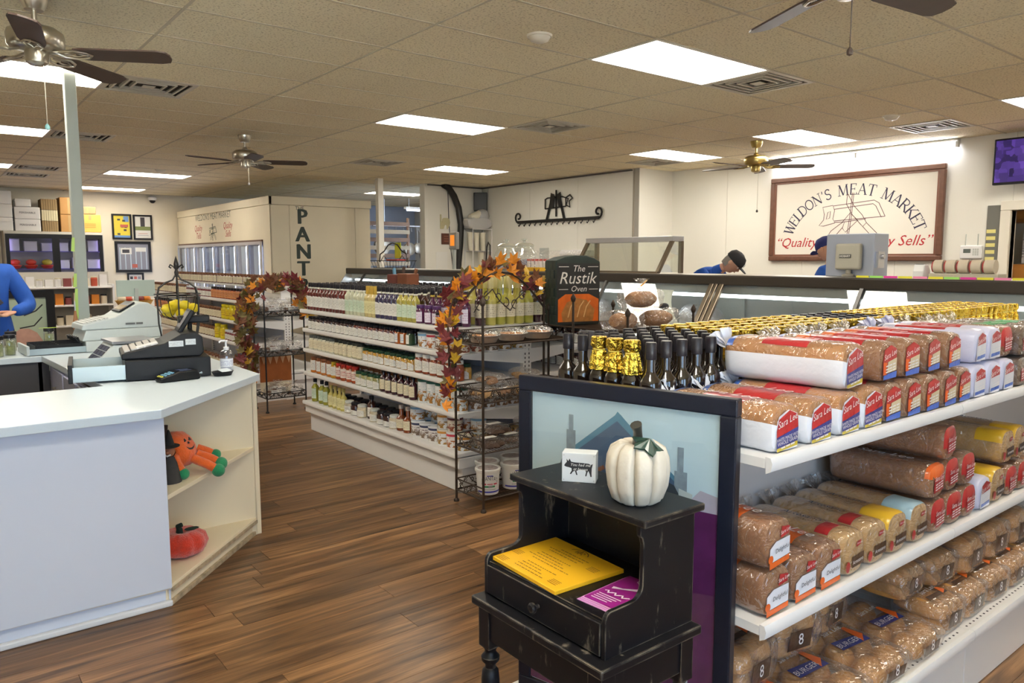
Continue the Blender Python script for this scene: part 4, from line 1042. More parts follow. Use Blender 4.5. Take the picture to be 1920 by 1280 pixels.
fl = thing('flyer_stack', 'fan of magenta flyers in the right corner of the desk tray', 'papers', (1.240, 1.146, 0.7365), math.radians(4))
mg = M_('magenta_card', (0.32, 0.018, 0.24), 0.35)
for k in range(4): MB().box(-0.088, 0.075, -0.046, 0.046, 0.0015 * k, 0.0015 * k + 0.0014).obj('flyer', M_('pink_card_edge', (0.62, 0.30, 0.58), 0.4) if k < 3 else mg, fl, (-0.005 * (3 - k), 0.003 * (3 - k), 0))
m = MB(); Tf = FR((0, 0, 0.0066), (0, -1, 0), (1, 0, 0))
m.stroke([(-0.034 + 0.0068 * i, -0.030 + 0.006 * math.sin(i * 2.1)) for i in range(11)], 0.005, Tf)
for k in range(4): m.add([(-0.036, -0.050 - 0.009 * k, 0), (0.028 - 0.006 * k, -0.050 - 0.009 * k, 0), (0.028 - 0.006 * k, -0.047 - 0.009 * k, 0), (-0.036, -0.047 - 0.009 * k, 0)], [(0, 1, 2, 3)], Tf)
m.add([(-0.03, -0.012, 0), (0.03, 0.02, 0), (0.036, 0.045, 0), (0.02, 0.03, 0), (-0.01, 0.005, 0), (-0.034, 0.0, 0)], [tuple(range(6))], Tf)
m.stroke([(0.006 + 0.016 * math.cos(a), 0.060 + 0.008 * math.sin(a)) for a in [i * 0.6 for i in range(11)]], 0.002, Tf)
m.obj('print', M_('pale_pink_print', (0.85, 0.72, 0.82), 0.4), fl)

# pumpkin, pig block on the desk
pk = thing('white_pumpkin', 'white ceramic pumpkin with dark stem and green leaf on the black desk', 'pumpkin', (1.290, 1.160, 0.943))
crk = M_('white_crackle_glaze', (0.60, 0.55, 0.46), 0.5, noise_s=18, noise_a=0.12, bump=0.5, bump_s=26)
lob = lambda a, z: 1 - 0.24 * (1 - abs(math.cos(a * 4.5 + 0.3))) ** 2.6 + 0.012 * noise.noise(V((math.cos(a) * 4, math.sin(a) * 4, z * 40)))
MB().lathe([(0.0, 0.004), (0.045, 0.0), (0.060, 0.010), (0.071, 0.04), (0.075, 0.075), (0.073, 0.105), (0.064, 0.128), (0.045, 0.140), (0.022, 0.136), (0.0, 0.128)], 180, fn=lob).obj('body', crk, pk)
gst = M_('dark_green_glaze', (0.012, 0.045, 0.035), 0.22, noise_s=30, noise_a=0.5, coat=0.6)
MB().tube([(0.004, 0, 0.128), (0.0, 0.0, 0.150), (-0.004, -0.002, 0.168), (-0.012, -0.004, 0.182)], [0.017, 0.011, 0.0105, 0.014], 10).obj('stem', M_('stem_brown_glaze', (0.035, 0.035, 0.03), 0.3, coat=0.4), pk)
lf = MB(); out = []
for i in range(20):
    a = 2 * PI * i / 20; r_ = 0.040 * (1 if i % 4 == 0 else (0.62 if i % 4 == 2 else 0.78))
    out.append((r_ * math.cos(a), r_ * math.sin(a)))
vs = [(0, 0, 0.010)] + [(x, y, -0.22 * math.hypot(x, y)) for x, y in out] + [(0, 0, 0.005)] + [(x, y, -0.22 * math.hypot(x, y) - 0.004) for x, y in out]
fs = [(0, 1 + i, 1 + (i + 1) % 20) for i in range(20)] + [(21, 22 + (i + 1) % 20, 22 + i) for i in range(20)] + [(1 + i, 22 + i, 22 + (i + 1) % 20, 1 + (i + 1) % 20) for i in range(20)]
o = lf.add(vs, fs).obj('leaf', gst, pk, (-0.012, -0.042, 0.148)); o.rotation_euler = (math.radians(22), math.radians(-12), 0.5)
bx = thing('pig_block', 'small white wooden block printed with a black pig silhouette', 'block sign', (1.300, 1.362, 0.943), math.radians(38))
MB().box(-0.022, 0.022, -0.043, 0.043, 0, 0.075).obj('block', M_('pale_painted_block', (0.72, 0.76, 0.80), 0.5, noise_s=20, noise_a=0.05), bx, bevel=0.0015)
pig = [(-.36, .10), (-.31, .16), (-.32, .24), (-.27, .18), (-.24, .25), (-.20, .17), (-.10, .155), (.10, .15), (.26, .14), (.31, .11), (.36, .14), (.35, .09), (.335, .02), (.33, -.10), (.335, -.20), (.30, -.20), (.28, -.12), (.25, -.05), (.22, -.10), (.20, -.19), (.165, -.19), (.19, -.08), (.16, -.03), (.0, -.035), (-.06, -.07), (-.03, -.17), (-.065, -.17), (-.10, -.06), (-.15, -.09), (-.20, -.16), (-.23, -.15), (-.18, -.06), (-.19, .0), (-.26, .02), (-.33, .03), (-.38, .06)]
Tp = FR((-0.0224, 0.0, 0.036), (0, -1, 0), (0, 0, 1))
m = MB(); m.add([(x * 0.098, y * 0.098, 0) for x, y in pig], [tuple(range(len(pig)))], Tp); m.obj('pig_print', ink, bx)
m = MB(); m.text('You had me', 0.0105, Tp @ Matrix.Translation((0.004, 0.006, 0.0002)), 0.3); m.text('at bacon', 0.0105, Tp @ Matrix.Translation((0.004, -0.001 - 0.004, 0.0002)), 0.3)
m.obj('lettering', paper, bx)
m = MB()
for (y, z) in ((-0.038, 0.006), (0.038, 0.006), (-0.038, 0.069), (0.038, 0.069)): m.cyl((-0.0225, y, z), (-0.021, y, z), 0.0018, 6)
m.obj('nails', steel, bx)

# ================================================================ FRAMED PRINT leaning on the gondola end
fp = thing('framed_print', 'large black framed barn print standing on the end of the bread gondola', 'picture', (1.582, 1.098, 0.16), math.radians(14))
FW, FH = 0.680, 0.995
m = MB()
for (y0, y1, z0, z1) in ((0, FW, FH - 0.045, FH), (0, FW, 0, 0.045), (0, 0.045, 0.045, FH - 0.045), (FW - 0.045, FW, 0.045, FH - 0.045)): m.box(0, 0.035, y0, y1, z0, z1)
m.obj('frame', M_('satin_black_frame', (0.008, 0.010, 0.020), 0.35, spec=0.3), fp, bevel=0.004)
art = {n: M_('print_' + n, c, 0.5, noise_s=s, noise_a=a) for n, c, s, a in (('sky', (0.64, 0.78, 0.90), 3, 0.08), ('roof', (0.09, 0.15, 0.27), 14, 0.25), ('ridge', (0.12, 0.30, 0.46), 14, 0.2), ('brick', (0.30, 0.36, 0.44), 60, 0.35), ('dark', (0.05, 0.06, 0.08), 30, 0.4), ('plum', (0.12, 0.018, 0.11), 16, 0.5), ('snow', (0.62, 0.66, 0.68), 12, 0.15), ('rust', (0.24, 0.09, 0.05), 20, 0.3), ('lilac', (0.52, 0.46, 0.58), 20, 0.2))}
m = MB(); names = list(art)
def AP(k, pts):  # u from the left as seen, w up
    m.mi = names.index(k); d_ = 0.012 - 0.0004 * (len(m.f)); m.add([(d_, FW - 0.045 - u * 1.104 - (0.03 if k not in ('sky', 'plum', 'lilac', 'snow') else 0), w + (0.01 if k not in ('sky', 'plum', 'lilac', 'snow') else 0)) for u, w in pts], [tuple(range(len(pts)))])
AP('sky', [(0, .045), (.535, .045), (.535, FH - .045), (0, FH - .045)])
AP('snow', [(.30, .36), (.535, .33), (.535, .52), (.42, .60), (.30, .62)])
AP('roof', [(.06, .72), (.075, .765), (.235, .905), (.245, .905), (.40, .74), (.47, .66), (.30, .60), (.06, .62)])
AP('ridge', [(.070, .760), (.228, .898), (.237, .912), (.40, .755), (.395, .745), (.236, .885), (.085, .755)])
AP('brick', [(.085, .765), (.085, .84), (.092, .84), (.092, .885), (.106, .885), (.106, .84), (.113, .84), (.113, .785)])
AP('brick', [(.395, .66), (.395, .775), (.402, .775), (.402, .84), (.418, .84), (.418, .775), (.428, .775), (.428, .64)])
AP('dark', [(.38, .74), (.395, .735), (.43, .675), (.485, .645), (.487, .630), (.36, .625), (.30, .70)])
AP('dark', [(.38, .628), (.488, .622), (.480, .600), (.38, .606)])
AP('plum', [(.20, .05), (.535, .05), (.535, .44), (.50, .46), (.485, .36), (.30, .30), (.2, .3)])
AP('snow', [(.43, .05), (.47, .05), (.47, .73), (.435, .74)])
AP('plum', [(.47, .05), (.535, .05), (.535, .69), (.47, .69)])
AP('lilac', [(.47, .69), (.535, .69), (.535, .735), (.49, .745), (.47, .72)])
AP('rust', [(.12, .70), (.20, .755), (.205, .745), (.125, .685)])
AP('plum', [(.0, .05), (.19, .05), (.17, .3), (.06, .35), (.0, .30)])
m.obj('print', [art[k] for k in names], fp)
MB().box(0.028, 0.031, 0.04, FW - 0.04, 0.04, FH - 0.04).obj('backing', M_('backing_board', (0.25, 0.2, 0.15), 0.8), fp)
MB().box(0.0035, 0.0045, 0.043, FW - 0.043, 0.043, FH - 0.043).obj('pane', glass, fp)
bs = thing('base_plinth', 'low white plinth under the framed print behind the desk', 'plinth', (1.405, 1.09, 0))
MB().box(0, 0.205, 0.0, 0.70, 0, 0.16).obj('block', shelf_white, bs, bevel=0.006)

# ================================================================ BREAD
WR = film('bread_bag_film', (0.98, 0.97, 0.96), 0.07, 0.55, 0.10, bump=0.8, bump_s=26, haze=0.05)
def bmat(n, c): return M_(n, c, 0.55, noise_s=25, noise_a=0.2, bump=0.25, bump_s=120, rand=0.08)
crust = bmat('golden_crust', (0.48, 0.20, 0.045)); pale = bmat('pale_crust', (0.60, 0.36, 0.13)); brownc = bmat('brown_crust', (0.31, 0.125, 0.035)); darkc = bmat('dark_rye_crust', (0.14, 0.07, 0.035)); bunc = bmat('bun_crust', (0.50, 0.235, 0.06))
pr_ = lambda n, c: M_('bag_' + n, c, 0.28, coat=0.3, bump=0.35, bump_s=30)
PW_, PR, PNV, PGD, PBL, POR, PLV, PCR, PDB, PYL, PSK = (pr_('white', (0.80, 0.81, 0.86)), pr_('red', (0.42, 0.025, 0.03)), pr_('navy', (0.035, 0.045, 0.22)), pr_('gold', (0.55, 0.42, 0.04)), pr_('blue', (0.04, 0.12, 0.48)), pr_('orange', (0.72, 0.13, 0.02)),
    pr_('lavender', (0.66, 0.66, 0.82)), pr_('cream', (0.72, 0.60, 0.38)), pr_('dark_brown', (0.07, 0.035, 0.02)), pr_('yellow', (0.72, 0.43, 0.03)), pr_('sky', (0.36, 0.52, 0.60)))
TXW = M_('print_white', (0.85, 0.82, 0.80), 0.4); TXD = M_('print_dark', (0.03, 0.025, 0.04), 0.5)
def section(w, h, n=24, pad=0.0):
    """outline of a slice of pan bread: flat base, bulging shoulders and domed top"""
    pts = []
    for i in range(n):
        a = 2 * PI * (i + 0.5) / n - PI / 2
        c, s = math.cos(a), math.sin(a)
        x = math.copysign(abs(c) ** 0.55, c) * w / 2; z = math.copysign(abs(s) ** 0.55, s) * h / 2 + h / 2
        x *= 1 + 0.05 * math.sin(PI * z / h) + (0.04 if z > 0.6 * h else 0)
        pts.append((x * (1 + pad), z * (1 + pad) - (pad * h / 2)))
    return pts
def loaf_shape(mb, w, h, L, pad, zone=None, n=24, k=12, seed=0, crumple=0.0):
    rnd = random.Random(seed); rings = []
    ts = [(0.0, 0.0), (0.0, 0.72), (0.012, 0.93), (0.05, 1.0)] + [(0.05 + 0.85 * i / (k - 5), 1.0) for i in range(1, k - 4)] + [(0.96, 0.93), (0.99, 0.72), (1.0, 0.0)]
    base = section(w, h, n, pad)
    for (t, s) in ts:
        r_ = []
        for (x, z) in base:
            q = crumple * (noise.noise(V((x * 30 + seed, z * 30, t * L * 22))))
            r_.append((x * s * (1 + q / w), L * t + (-pad * 0.05 if t == 0 else 0), max(0.0005 if pad == 0 else 0.0, (z - h / 2) * s * (1 + q / h) + h / 2)))
        rings.append(r_)
    o = len(mb.v); mb.v += [p for r_ in rings for p in r_]
    for j in range(len(rings) - 1):
        for i in range(n):
            f = [o + j * n + i, o + j * n + (i + 1) % n, o + (j + 1) * n + (i + 1) % n, o + (j + 1) * n + i]
            c = [sum(mb.v[q][e] for q in f) / 4 for e in range(3)]
            mb.f.append(f); mb.m.append(zone(c[0] / w, c[1] / L, c[2] / h) if zone else 0); mb.s.append(True)
def tail(mb, w, h, L, seed=0):
    """gathered neck of the bag behind the loaf and its flared end"""
    rnd = random.Random(seed)
    d_ = V((0, 0.62, 0.78)); T = FR((0, L * 0.97, h * 0.42), (1, 0, 0), d_.cross(V((1, 0, 0))))
    fn = lambda a, z: 1 + (0.10 if z < 0.03 else 0.42) * math.sin(5 * a + seed + z * 50) + (0 if z < 0.03 else 0.22 * math.sin(11 * a + 2 * seed))
    n0 = len(mb.v)
    mb.lathe([(w * 0.34, -0.020), (w * 0.22, 0.010), (0.011, 0.032), (0.009, 0.040), (0.020, 0.058), (0.034, 0.080), (0.040, 0.098)], 30, T @ Matrix.Diagonal((1, 0.55, 1, 1)), fn=fn)
    mb.f.pop(); mb.m.pop(); mb.s.pop()      # the flared end is open
    for i in range(n0, len(mb.v)):
        p = V(mb.v[i]); q = noise.noise_vector(p * 38 + V((seed, 0, 0))) * 0.008; mb.v[i] = tuple(p + q)
def front(mb, w, h, kind):
    """printed panel on the loaf's front end; coordinates in the xz plane just in front of it"""
    T = FR((0, -0.0035, 0), (1, 0, 0), (0, 0, 1))
    def P(mi, pts): mb.mi = mi; mb.add([(x * w, z * h, 0.0002 * len(mb.f)) for x, z in pts], [tuple(range(len(pts)))], T)
    if kind == 'whole':
        P(1, [(-.40, .06), (.40, .06), (.42, .5), (.36, .80), (.0, .92), (-.36, .80), (-.42, .5)])
        P(2, [(-.41, .34), (.42, .50), (.38, .78), (.05, .90), (-.35, .74), (-.42, .5)])
        P(3, [(-.40, .12), (.40, .20), (.42, .50), (-.41, .36)]); P(4, [(-.38, .05), (.40, .10), (.40, .20), (-.40, .12)])
        lines = [(.36, 2.9), (.27, 3.3), (.19, 2.6)]
    elif kind == 'honey':
        P(2, [(-.40, .18), (-.18, .16), (-.14, .50), (.40, .58), (.38, .80), (.0, .92), (-.36, .80), (-.42, .5)])
        P(5, [(-.38, .18), (-.20, .20), (-.18, .48), (-.38, .50)]); P(6, [(-.16, .22), (.40, .26), (.40, .58), (-.13, .50)])
        P(7, [(-.38, .06), (.40, .08), (.42, .24), (-.1, .2), (-.38, .16)])
        lines = [(.46, 2.4), (.38, 2.6), (.31, 2.2)]
    elif kind == 'classic':
        P(1, [(-.40, .06), (.40, .06), (.42, .5), (.36, .80), (.0, .92), (-.36, .80), (-.42, .5)])
        P(2, [(-.34, .52), (.38, .58), (.36, .80), (.0, .90), (-.33, .78)]); P(7, [(-.36, .10), (.36, .14), (.38, .24), (-.34, .20)])
        lines = [(.46, 2.6), (.37, 2.2), (.30, 2.4)]
    elif kind == 'delight':
        P(1, [(-.40, .16), (.42, .22), (.42, .60), (-.16, .58), (-.40, .46)]); P(5, [(-.40, .03), (.42, .10), (.42, .21), (-.40, .15)])
        P(2, [(.02, .62), (.36, .66), (.38, .82), (.06, .86)]); P(5, [(-.36 + .10 * math.cos(i), .24 + .09 * math.sin(i)) for i in [j * 0.63 for j in range(10)]])
        lines = []
    elif kind == 'artes':
        P(2, [(-.40 + .11 * math.cos(i), .26 + .13 * math.sin(i)) for i in [j * 0.63 for j in range(10)]]); P(2, [(.0, .66), (.22, .70), (.24, .80), (.02, .78)])
        P(8, [(-.20, .20), (.42, .22), (.42, .50), (-.20, .46)]); lines = []
    else:
        P(2, [(-.30, .18), (.34, .22), (.34, .66), (-.30, .62)]); lines = [(.5, 2.2), (.42, 2.6), (.34, 2.2)]
    return T, lines
def loaf_proto(name, kind, w, h, L, cr, zone, mats, brand, tmat, label, seed, sub=None):
    root = tag(None_loaf(w, h, L, cr, seed), label, 'bread')
    m = MB(); loaf_shape(m, w, h, L, 0.035, zone, seed=seed, crumple=0.004); m.obj('bag', mats, root)
    m = MB(); tail(m, w, h, L, seed); m.obj('bag_neck', mats[1] if kind in ('whole', 'classic') else WR, root)
    m = MB(); T, lines = front(m, w, h, kind); m.obj('end_label', [WR, PW_, PR, PNV, PGD, POR, MATS['bag_cream'], PBL, PDB], root)
    m = MB()
    if kind in ('whole', 'honey', 'classic'):
        m.text(brand, 0.0275 * w / 0.125, T @ Matrix.Translation((-0.003, h * 0.62, 0.0022)) @ Matrix.Rotation(0.22, 4, 'Z'), 0.25)
    elif kind == 'delight':
        m.text('Sara Lee', 0.014, T @ Matrix.Translation((w * .2, h * 0.72, 0.002)) @ Matrix.Rotation(0.15, 4, 'Z'), 0.2)
    elif kind == 'artes': m.text('Sara Lee', 0.009, T @ Matrix.Translation((w * .12, h * 0.73, 0.002)), 0.2)
    else: m.text(brand, 0.022, T @ Matrix.Translation((0, h * 0.55, 0.002)), 0.2)
    m.obj('brand_print', TXW, root); m = MB()
    for q, (z, s_) in enumerate(lines):
        Tq = T @ Matrix.Translation((0.0, h * (z - .06), 0.0022)) @ Matrix.Rotation(0.1, 4, 'Z')
        if kind == 'whole' and q < 2: m.text(('WHITE MADE WITH', 'WHOLE GRAIN')[q], 0.0042 * s_, Tq)
        elif kind == 'classic' and q == 0: m.text('CLASSIC', 0.018, Tq)
        else:
            for e in range(3): m.add([(-.030 + .022 * e, 0, 0), (-.012 + .022 * e, 0, 0), (-.012 + .022 * e, .004, 0), (-.030 + .022 * e, .004, 0)], [(0, 1, 2, 3)], Tq)
    if lines: tag(m.obj('small_print', TXW, root), kind='stuff')
    if kind in ('delight', 'artes'):
        m = MB(); m.text('Delightful' if kind == 'delight' else 'Artesano', 0.0165, T @ Matrix.Translation((w * .08, h * (.36 if kind == 'delight' else .30), 0.0024)) @ Matrix.Rotation(0.08, 4, 'Z'), 0.2 if kind == 'delight' else 0.0)
        m.obj('variety_print', TXD if kind == 'delight' else TXW, root)
    if kind != 'delight' or True:     # name printed across the top of the bag
        m = MB(); T2 = FR((0, L * 0.5, h * 1.055), (0, -1, 0), (1, 0, 0))
        m.text(brand, 0.055 if kind != 'artes' else 0.035, T2 @ Matrix.Translation((0, -0.012, 0)), 0.2)
        m.obj('top_print', TXW if kind != 'artes' else TXD, root)
    return Stamp(root)
def None_loaf(w, h, L, cr, seed):
    m = MB(); loaf_shape(m, w, h, L, 0.0, None, n=20, k=9, seed=seed, crumple=0.002)
    return m.obj('bread_loaf', cr)
def z_whole(x, t, z):
    if z > 0.62 and abs(x) < 0.5: return 2 if (0.32 < t < 0.62 and z > 0.9) else (3 if (t > 0.86 and z > 0.75) else 0)
    return 1 if z < 0.60 or t < 0.02 else 0
def z_honey(x, t, z): return 2 if (0.2 < t < 0.62 and z > 0.9) else (4 if (0.62 < t < 0.72 and z > 0.9) else (3 if 0.86 < t < 0.97 and z > 0.8 else 0))
def z_classic(x, t, z): return 2 if (0.3 < t < 0.75 and z > 0.93) else (3 if 0.86 < t and z > 0.85 else 1)
def z_delight(x, t, z): return 4 if (0.35 < t < 0.7 and z > 0.9) else 0
def z_artes(x, t, z): return 2 if (0.22 < t < 0.30 and z > 0.9 and x < 0.2) else 0
bm = [WR, PW_, PR, PBL, POR]
W_ = loaf_proto('whole', 'whole', 0.119, 0.120, 0.36, crust, z_whole, bm, 'Sara Lee', TXW, 'w', 11)
W2 = loaf_proto('whole', 'whole', 0.135, 0.128, 0.38, crust, z_whole, bm, 'Sara Lee', TXW, 'w', 12)
H_ = loaf_proto('honey', 'honey', 0.108, 0.120, 0.36, brownc, z_honey, bm, 'Sara Lee', TXW, 'h', 21)
C_ = loaf_proto('classic', 'classic', 0.112, 0.118, 0.36, pale, z_classic, [WR, PLV, PR, PNV, POR], 'Sara Lee', TXW, 'c', 31)
D_ = loaf_proto('delight', 'delight', 0.114, 0.126, 0.30, brownc, z_delight, bm, 'Sara Lee', TXW, 'd', 41)
A_ = loaf_proto('artes', 'artes', 0.112, 0.128, 0.345, pale, z_artes, bm, 'Artesano', TXW, 'a', 51)
Y_ = loaf_proto('artes', 'artes', 0.112, 0.128, 0.345, pale, lambda x, t, z: 1 if (0.02 < t < 0.26 and z > 0.7) else z_artes(x, t, z), [WR, PYL, PR], 'Artesano', TXW, 'a', 52)
B_ = loaf_proto('artes', 'artes', 0.112, 0.128, 0.345, pale, lambda x, t, z: 1 if (0.02 < t < 0.26 and z > 0.6) else z_artes(x, t, z), [WR, PSK, PR], 'Artesano', TXW, 'a', 53)
Rr = loaf_proto('plain', 'plain', 0.106, 0.114, 0.34, darkc, lambda x, t, z: 1 if (0.3 < t < 0.5 and z > 0.85) else 0, [WR, pr_('green', (0.03, 0.30, 0.08)), PR], 'Sara Lee', TXW, 'r', 61)
Q_ = loaf_proto('plain', 'plain', 0.106, 0.114, 0.345, brownc, lambda x, t, z: 2 if t < 0.03 and z > .4 else 0, [WR, PYL, PR], 'Sara Lee', TXW, 'q', 62)
YT = 1.045
low = [1.722, 1.878, 2.036, 2.170, 2.296, 2.424, 2.552, 2.682, 2.812, 2.944, 3.076, 3.208]
kinds = [W_] * 4 + [H_] * 5 + [C_] * 3
nmk = {id(W_): 'white whole grain loaf', id(H_): 'honey wheat loaf with orange stripe', id(C_): 'lavender bagged loaf'}
cnt = {}
for x, k in zip(low, kinds):
    i = cnt.get(id(k), 0); cnt[id(k)] = i + 1
    k.at((x, YT + R.uniform(-.004, .004), 1.0125), R.uniform(-.03, .03), nmk[id(k)] + ', %s in the lower row on the top shelf' % nth(i))
up = [(2.075, W2, 'big white bagged loaf lying on top at the near end of the top shelf', 0.10), (2.285, H_, None, .02), (2.425, H_, None, -.03), (2.582, H_, None, .02), (2.728, H_, None, 0), (2.965, C_, None, .05), (3.095, C_, None, 0), (3.222, Q_, 'plain brown loaf stacked last in the upper row before the rye bags', 0)]
cu = {}
for x, k, l, a in up:
    i = cu.get(id(k), 0); cu[id(k)] = i + 1
    k.at((x, YT + 0.012 + R.uniform(-.004, .004), 1.1365), a, l or (nmk[id(k)] + ', %s of its kind in the upper row' % nth(i)))
for i, x in enumerate((3.36, 3.485, 3.61)):
    for j, z in enumerate((1.0125, 1.132)): Rr.at((x, YT, z), R.uniform(-.04, .04), 'dark rye loaf in clear bag, %s of %s layer at right end of top shelf' % (nth(i), ('lower', 'upper')[j]))
# middle shelf z = 0.58
mid_y = 1.05; zm = 0.5805
n_d = ['lower near-end loaf with white and orange end label on the middle shelf', 'second loaf with white and orange label on the middle shelf', 'third loaf with white and orange label on the middle shelf']
for x, l in zip((1.71, 1.845, 1.975), n_d): D_.at((x, mid_y, zm), R.uniform(-.05, .05), l)
D_.at((1.705, mid_y - 0.004, zm + 0.131), 0.03, 'loaf with white and orange label stacked on another at the near end')
for x, l, k in ((2.115, 'first cream artisan loaf with dark print and red dot on middle shelf', A_), (2.25, 'second cream artisan loaf with dark print beside the yellow topped one', A_), (2.385, 'artisan loaf with a golden yellow top band on the middle shelf', Y_), (2.535, 'artisan loaf with a pale blue top band on the middle shelf', B_)): k.at((x, mid_y, zm), R.uniform(-.03, .03), l)
for i, x in enumerate((2.68, 2.81, 2.935)): Q_.at((x, mid_y, zm), R.uniform(-.03, .03), '%s brown loaf with red end label right of the blue topped loaf' % nth(i))
C_.at((3.07, mid_y, zm), 0.02, 'single white bagged loaf on the middle shelf between brown and yellow bags')
Y_.at((3.205, mid_y, zm), 0.0, 'yellow banded loaf right of the white bag on middle shelf')
for i, x in enumerate((3.34, 3.47, 3.6)): Q_.at((x, mid_y, zm), 0, '%s loaf with red label at the right end of the middle shelf' % nth(i))
Lg = loaf_proto('plain', 'plain', 0.128, 0.112, 0.35, brownc, lambda x, t, z: 2 if t < 0.08 and z > .6 else 0, [WR, PYL, POR], 'Sara Lee', TXW, 'long', 63)
Lg.at((2.655, 1.05, zm + 0.125), 0.05, 'long brown loaf with orange label lying on top of the middle shelf row')
Q_.at((2.80, 1.06, zm + 0.120), 0.03, 'brown loaf with red label on the middle shelf row, beside the orange labelled one'); Q_.at((2.925, 1.055, zm + 0.120), 0.0, 'brown loaf with red label, rearmost of the three lying on the middle row')
Q_.at((2.74, 1.05, zm + 0.2445), 0.06, 'brown loaf crowning the stack on the middle shelf')
for i, x in enumerate((3.31, 3.44)): Y_.at((x, 1.06, zm + 0.131), 0, '%s yellow banded loaf on the upper layer at right of the middle shelf' % nth(i))
# bun packs
def bun_pack(label, nx, ny, layers, bw, bl, bh, mat, lab, seed, word, long=False):
    p_ = thing('bun_pack', label, 'buns'); Wd, Ld = nx * bw, ny * bl
    bun = MB(); bun.lathe([(0.0, 0.0), (0.42, 0.0), (0.5, 0.14), (0.5, 0.32), (0.40, 0.7), (0.22, 0.94), (0.0, 1.0)], 14, Matrix.Diagonal((bw * 1.02, bl * 1.02, bh, 1)))
    bunm = bun.mesh('bun', mat)
    for l in range(layers):
        for i in range(nx):
            for j in range(ny): put('bun', bunm, p_, ((i - (nx - 1) / 2) * bw, (j + 0.5) * bl, 0.002 + l * bh * 0.97))
    m = MB(); loaf_shape(m, Wd * 1.04, bh * layers * 1.02, Ld * 1.05, 0.03, None, seed=seed, crumple=0.008)
    for i, v in enumerate(m.v): m.v[i] = (v[0], v[1] - Ld * 0.02, v[2])
    m.obj('bag', WR, p_)
    m = MB(); tail(m, Wd, bh * layers, Ld * 1.03, seed); m.obj('bag_neck', WR, p_)
    h = bh * layers
    T = FR((0, -Ld * 0.022 - 0.002, 0), (1, 0, 0), (0, 0, 1)); Tt = FR((0, Ld * 0.40, h * 1.05), (1, 0, 0), (0, 1, 0))
    fl_ = MB().add([(-.30 * Wd, .22 * h, 0), (.22 * Wd, .18 * h, 0), (.28 * Wd, .62 * h, 0), (-.22 * Wd, .68 * h, 0)], [(0, 1, 2, 3)], T).obj('end_label', PDB, p_)
    m = MB(); m.text('8', 0.05, T @ Matrix.Translation((0, .30 * h, 0.001))); m.obj('count_print', TXW, fl_)
    tl_ = MB().add([(-.36 * Wd, -.10 * Ld, 0), (.30 * Wd, -.13 * Ld, 0), (.33 * Wd, -.03 * Ld, 0), (-.33 * Wd, .02 * Ld, 0)], [(0, 1, 2, 3)], Tt).obj('top_label', lab, p_)
    if word: m = MB(); m.text(word, 0.030, Tt @ Matrix.Translation((-0.02, -.085 * Ld, 0.001)) @ Matrix.Rotation(-0.05, 4, 'Z'), 0.2); m.obj('word_print', TXW, tl_)
    MB().add([(.14 * Wd, -.12 * Ld, .0006), (.34 * Wd, -.05 * Ld, .0006), (.30 * Wd, .10 * Ld, .0006), (.22 * Wd, .10 * Ld, .0006)], [(0, 1, 2, 3)], Tt).obj('corner_flash', POR, p_)
    m = MB(); m.text('Sara Lee', 0.030, Tt @ Matrix.Translation((0, .10 * Ld, 0.001)), 0.2); m.obj('brand_print', TXW, p_)
    return Stamp(p_)
N1 = bun_pack('n', 2, 4, 1, 0.105, 0.098, 0.065, bunc, PNV, 71, 'BURGER'); N2 = bun_pack('n', 4, 1, 2, 0.046, 0.17, 0.052, bunc, PDB, 72, ''); N3 = bun_pack('n', 2, 2, 2, 0.10, 0.10, 0.062, bunc, PDB, 73, '')
zb = 0.2465
rb = random.Random(9)
spots = [(1.76, 0.972, 0, N1, 'BURGER bun pack with navy label at the near end of the bottom shelf'), (1.99, 0.972, .02, N1, 'second BURGER bun pack from the near end on the bottom shelf'), (2.23, 0.972, -.02, N1, 'third BURGER bun pack from the near end on the bottom shelf'), (2.47, 0.972, .02, N1, 'fourth burger bun pack on the bottom shelf, under the stacked packs'),
         (2.70, 0.99, 0, N2, 'first hot dog bun pack in the bottom shelf lower layer'), (2.90, 0.99, .03, N2, 'second hot dog bun pack in the bottom shelf lower layer'), (3.10, 0.99, -.03, N2, 'third hot dog bun pack in the bottom shelf lower layer'), (3.31, 0.99, 0, N2, 'fourth hot dog bun pack in the bottom shelf lower layer'), (3.52, 0.99, 0, N2, 'fifth hot dog bun pack in the bottom shelf lower layer')]
for x, y, a, k, l in spots: k.at((x, y, zb), a, l)
for x, y, dz, a, k, l in ((2.62, 1.09, .109, .04, N2, 'hot dog bun pack on the upper layer, nearest the bare shelf'), (2.82, 1.07, .109, -.03, N2, 'hot dog bun pack on the upper layer, second from the bare shelf'), (3.03, 1.05, .109, .05, N3, 'pack of round buns on the upper layer right of hot dog buns'), (3.26, 1.05, .109, 0, N3, 'second pack of round buns on the upper layer'), (3.50, 1.05, .109, 0, N3, 'third pack of round buns on the upper layer at right end'),
                      (1.77, 1.13, .07, .1, N3, 'pack of round buns on top at the near end of the bottom shelf'), (2.02, 1.16, .07, -.12, N3, 'second round bun pack standing at the back near the frame'), (2.26, 1.18, .07, .1, N3, 'third round bun pack standing at the back near the frame'), ):
    k.at((x, y, zb + dz), a, l)
cl = M_('price_ticket_yellow', (0.75, 0.48, 0.05), 0.5)
tg = thing('price_ticket', 'yellow folded shelf ticket standing behind the loaves at near end', 'ticket', (1.98, 1.40, 0.5805))
MB().prism([(-0.03, 0.25), (0.0, 0.32), (0.05, 0.27), (0.03, 0.0), (-0.02, 0.0)], 0, 0.002, FR((0, 0, 0), (1, 0, 0), (0, 0, 1))).obj('card', cl, tg)

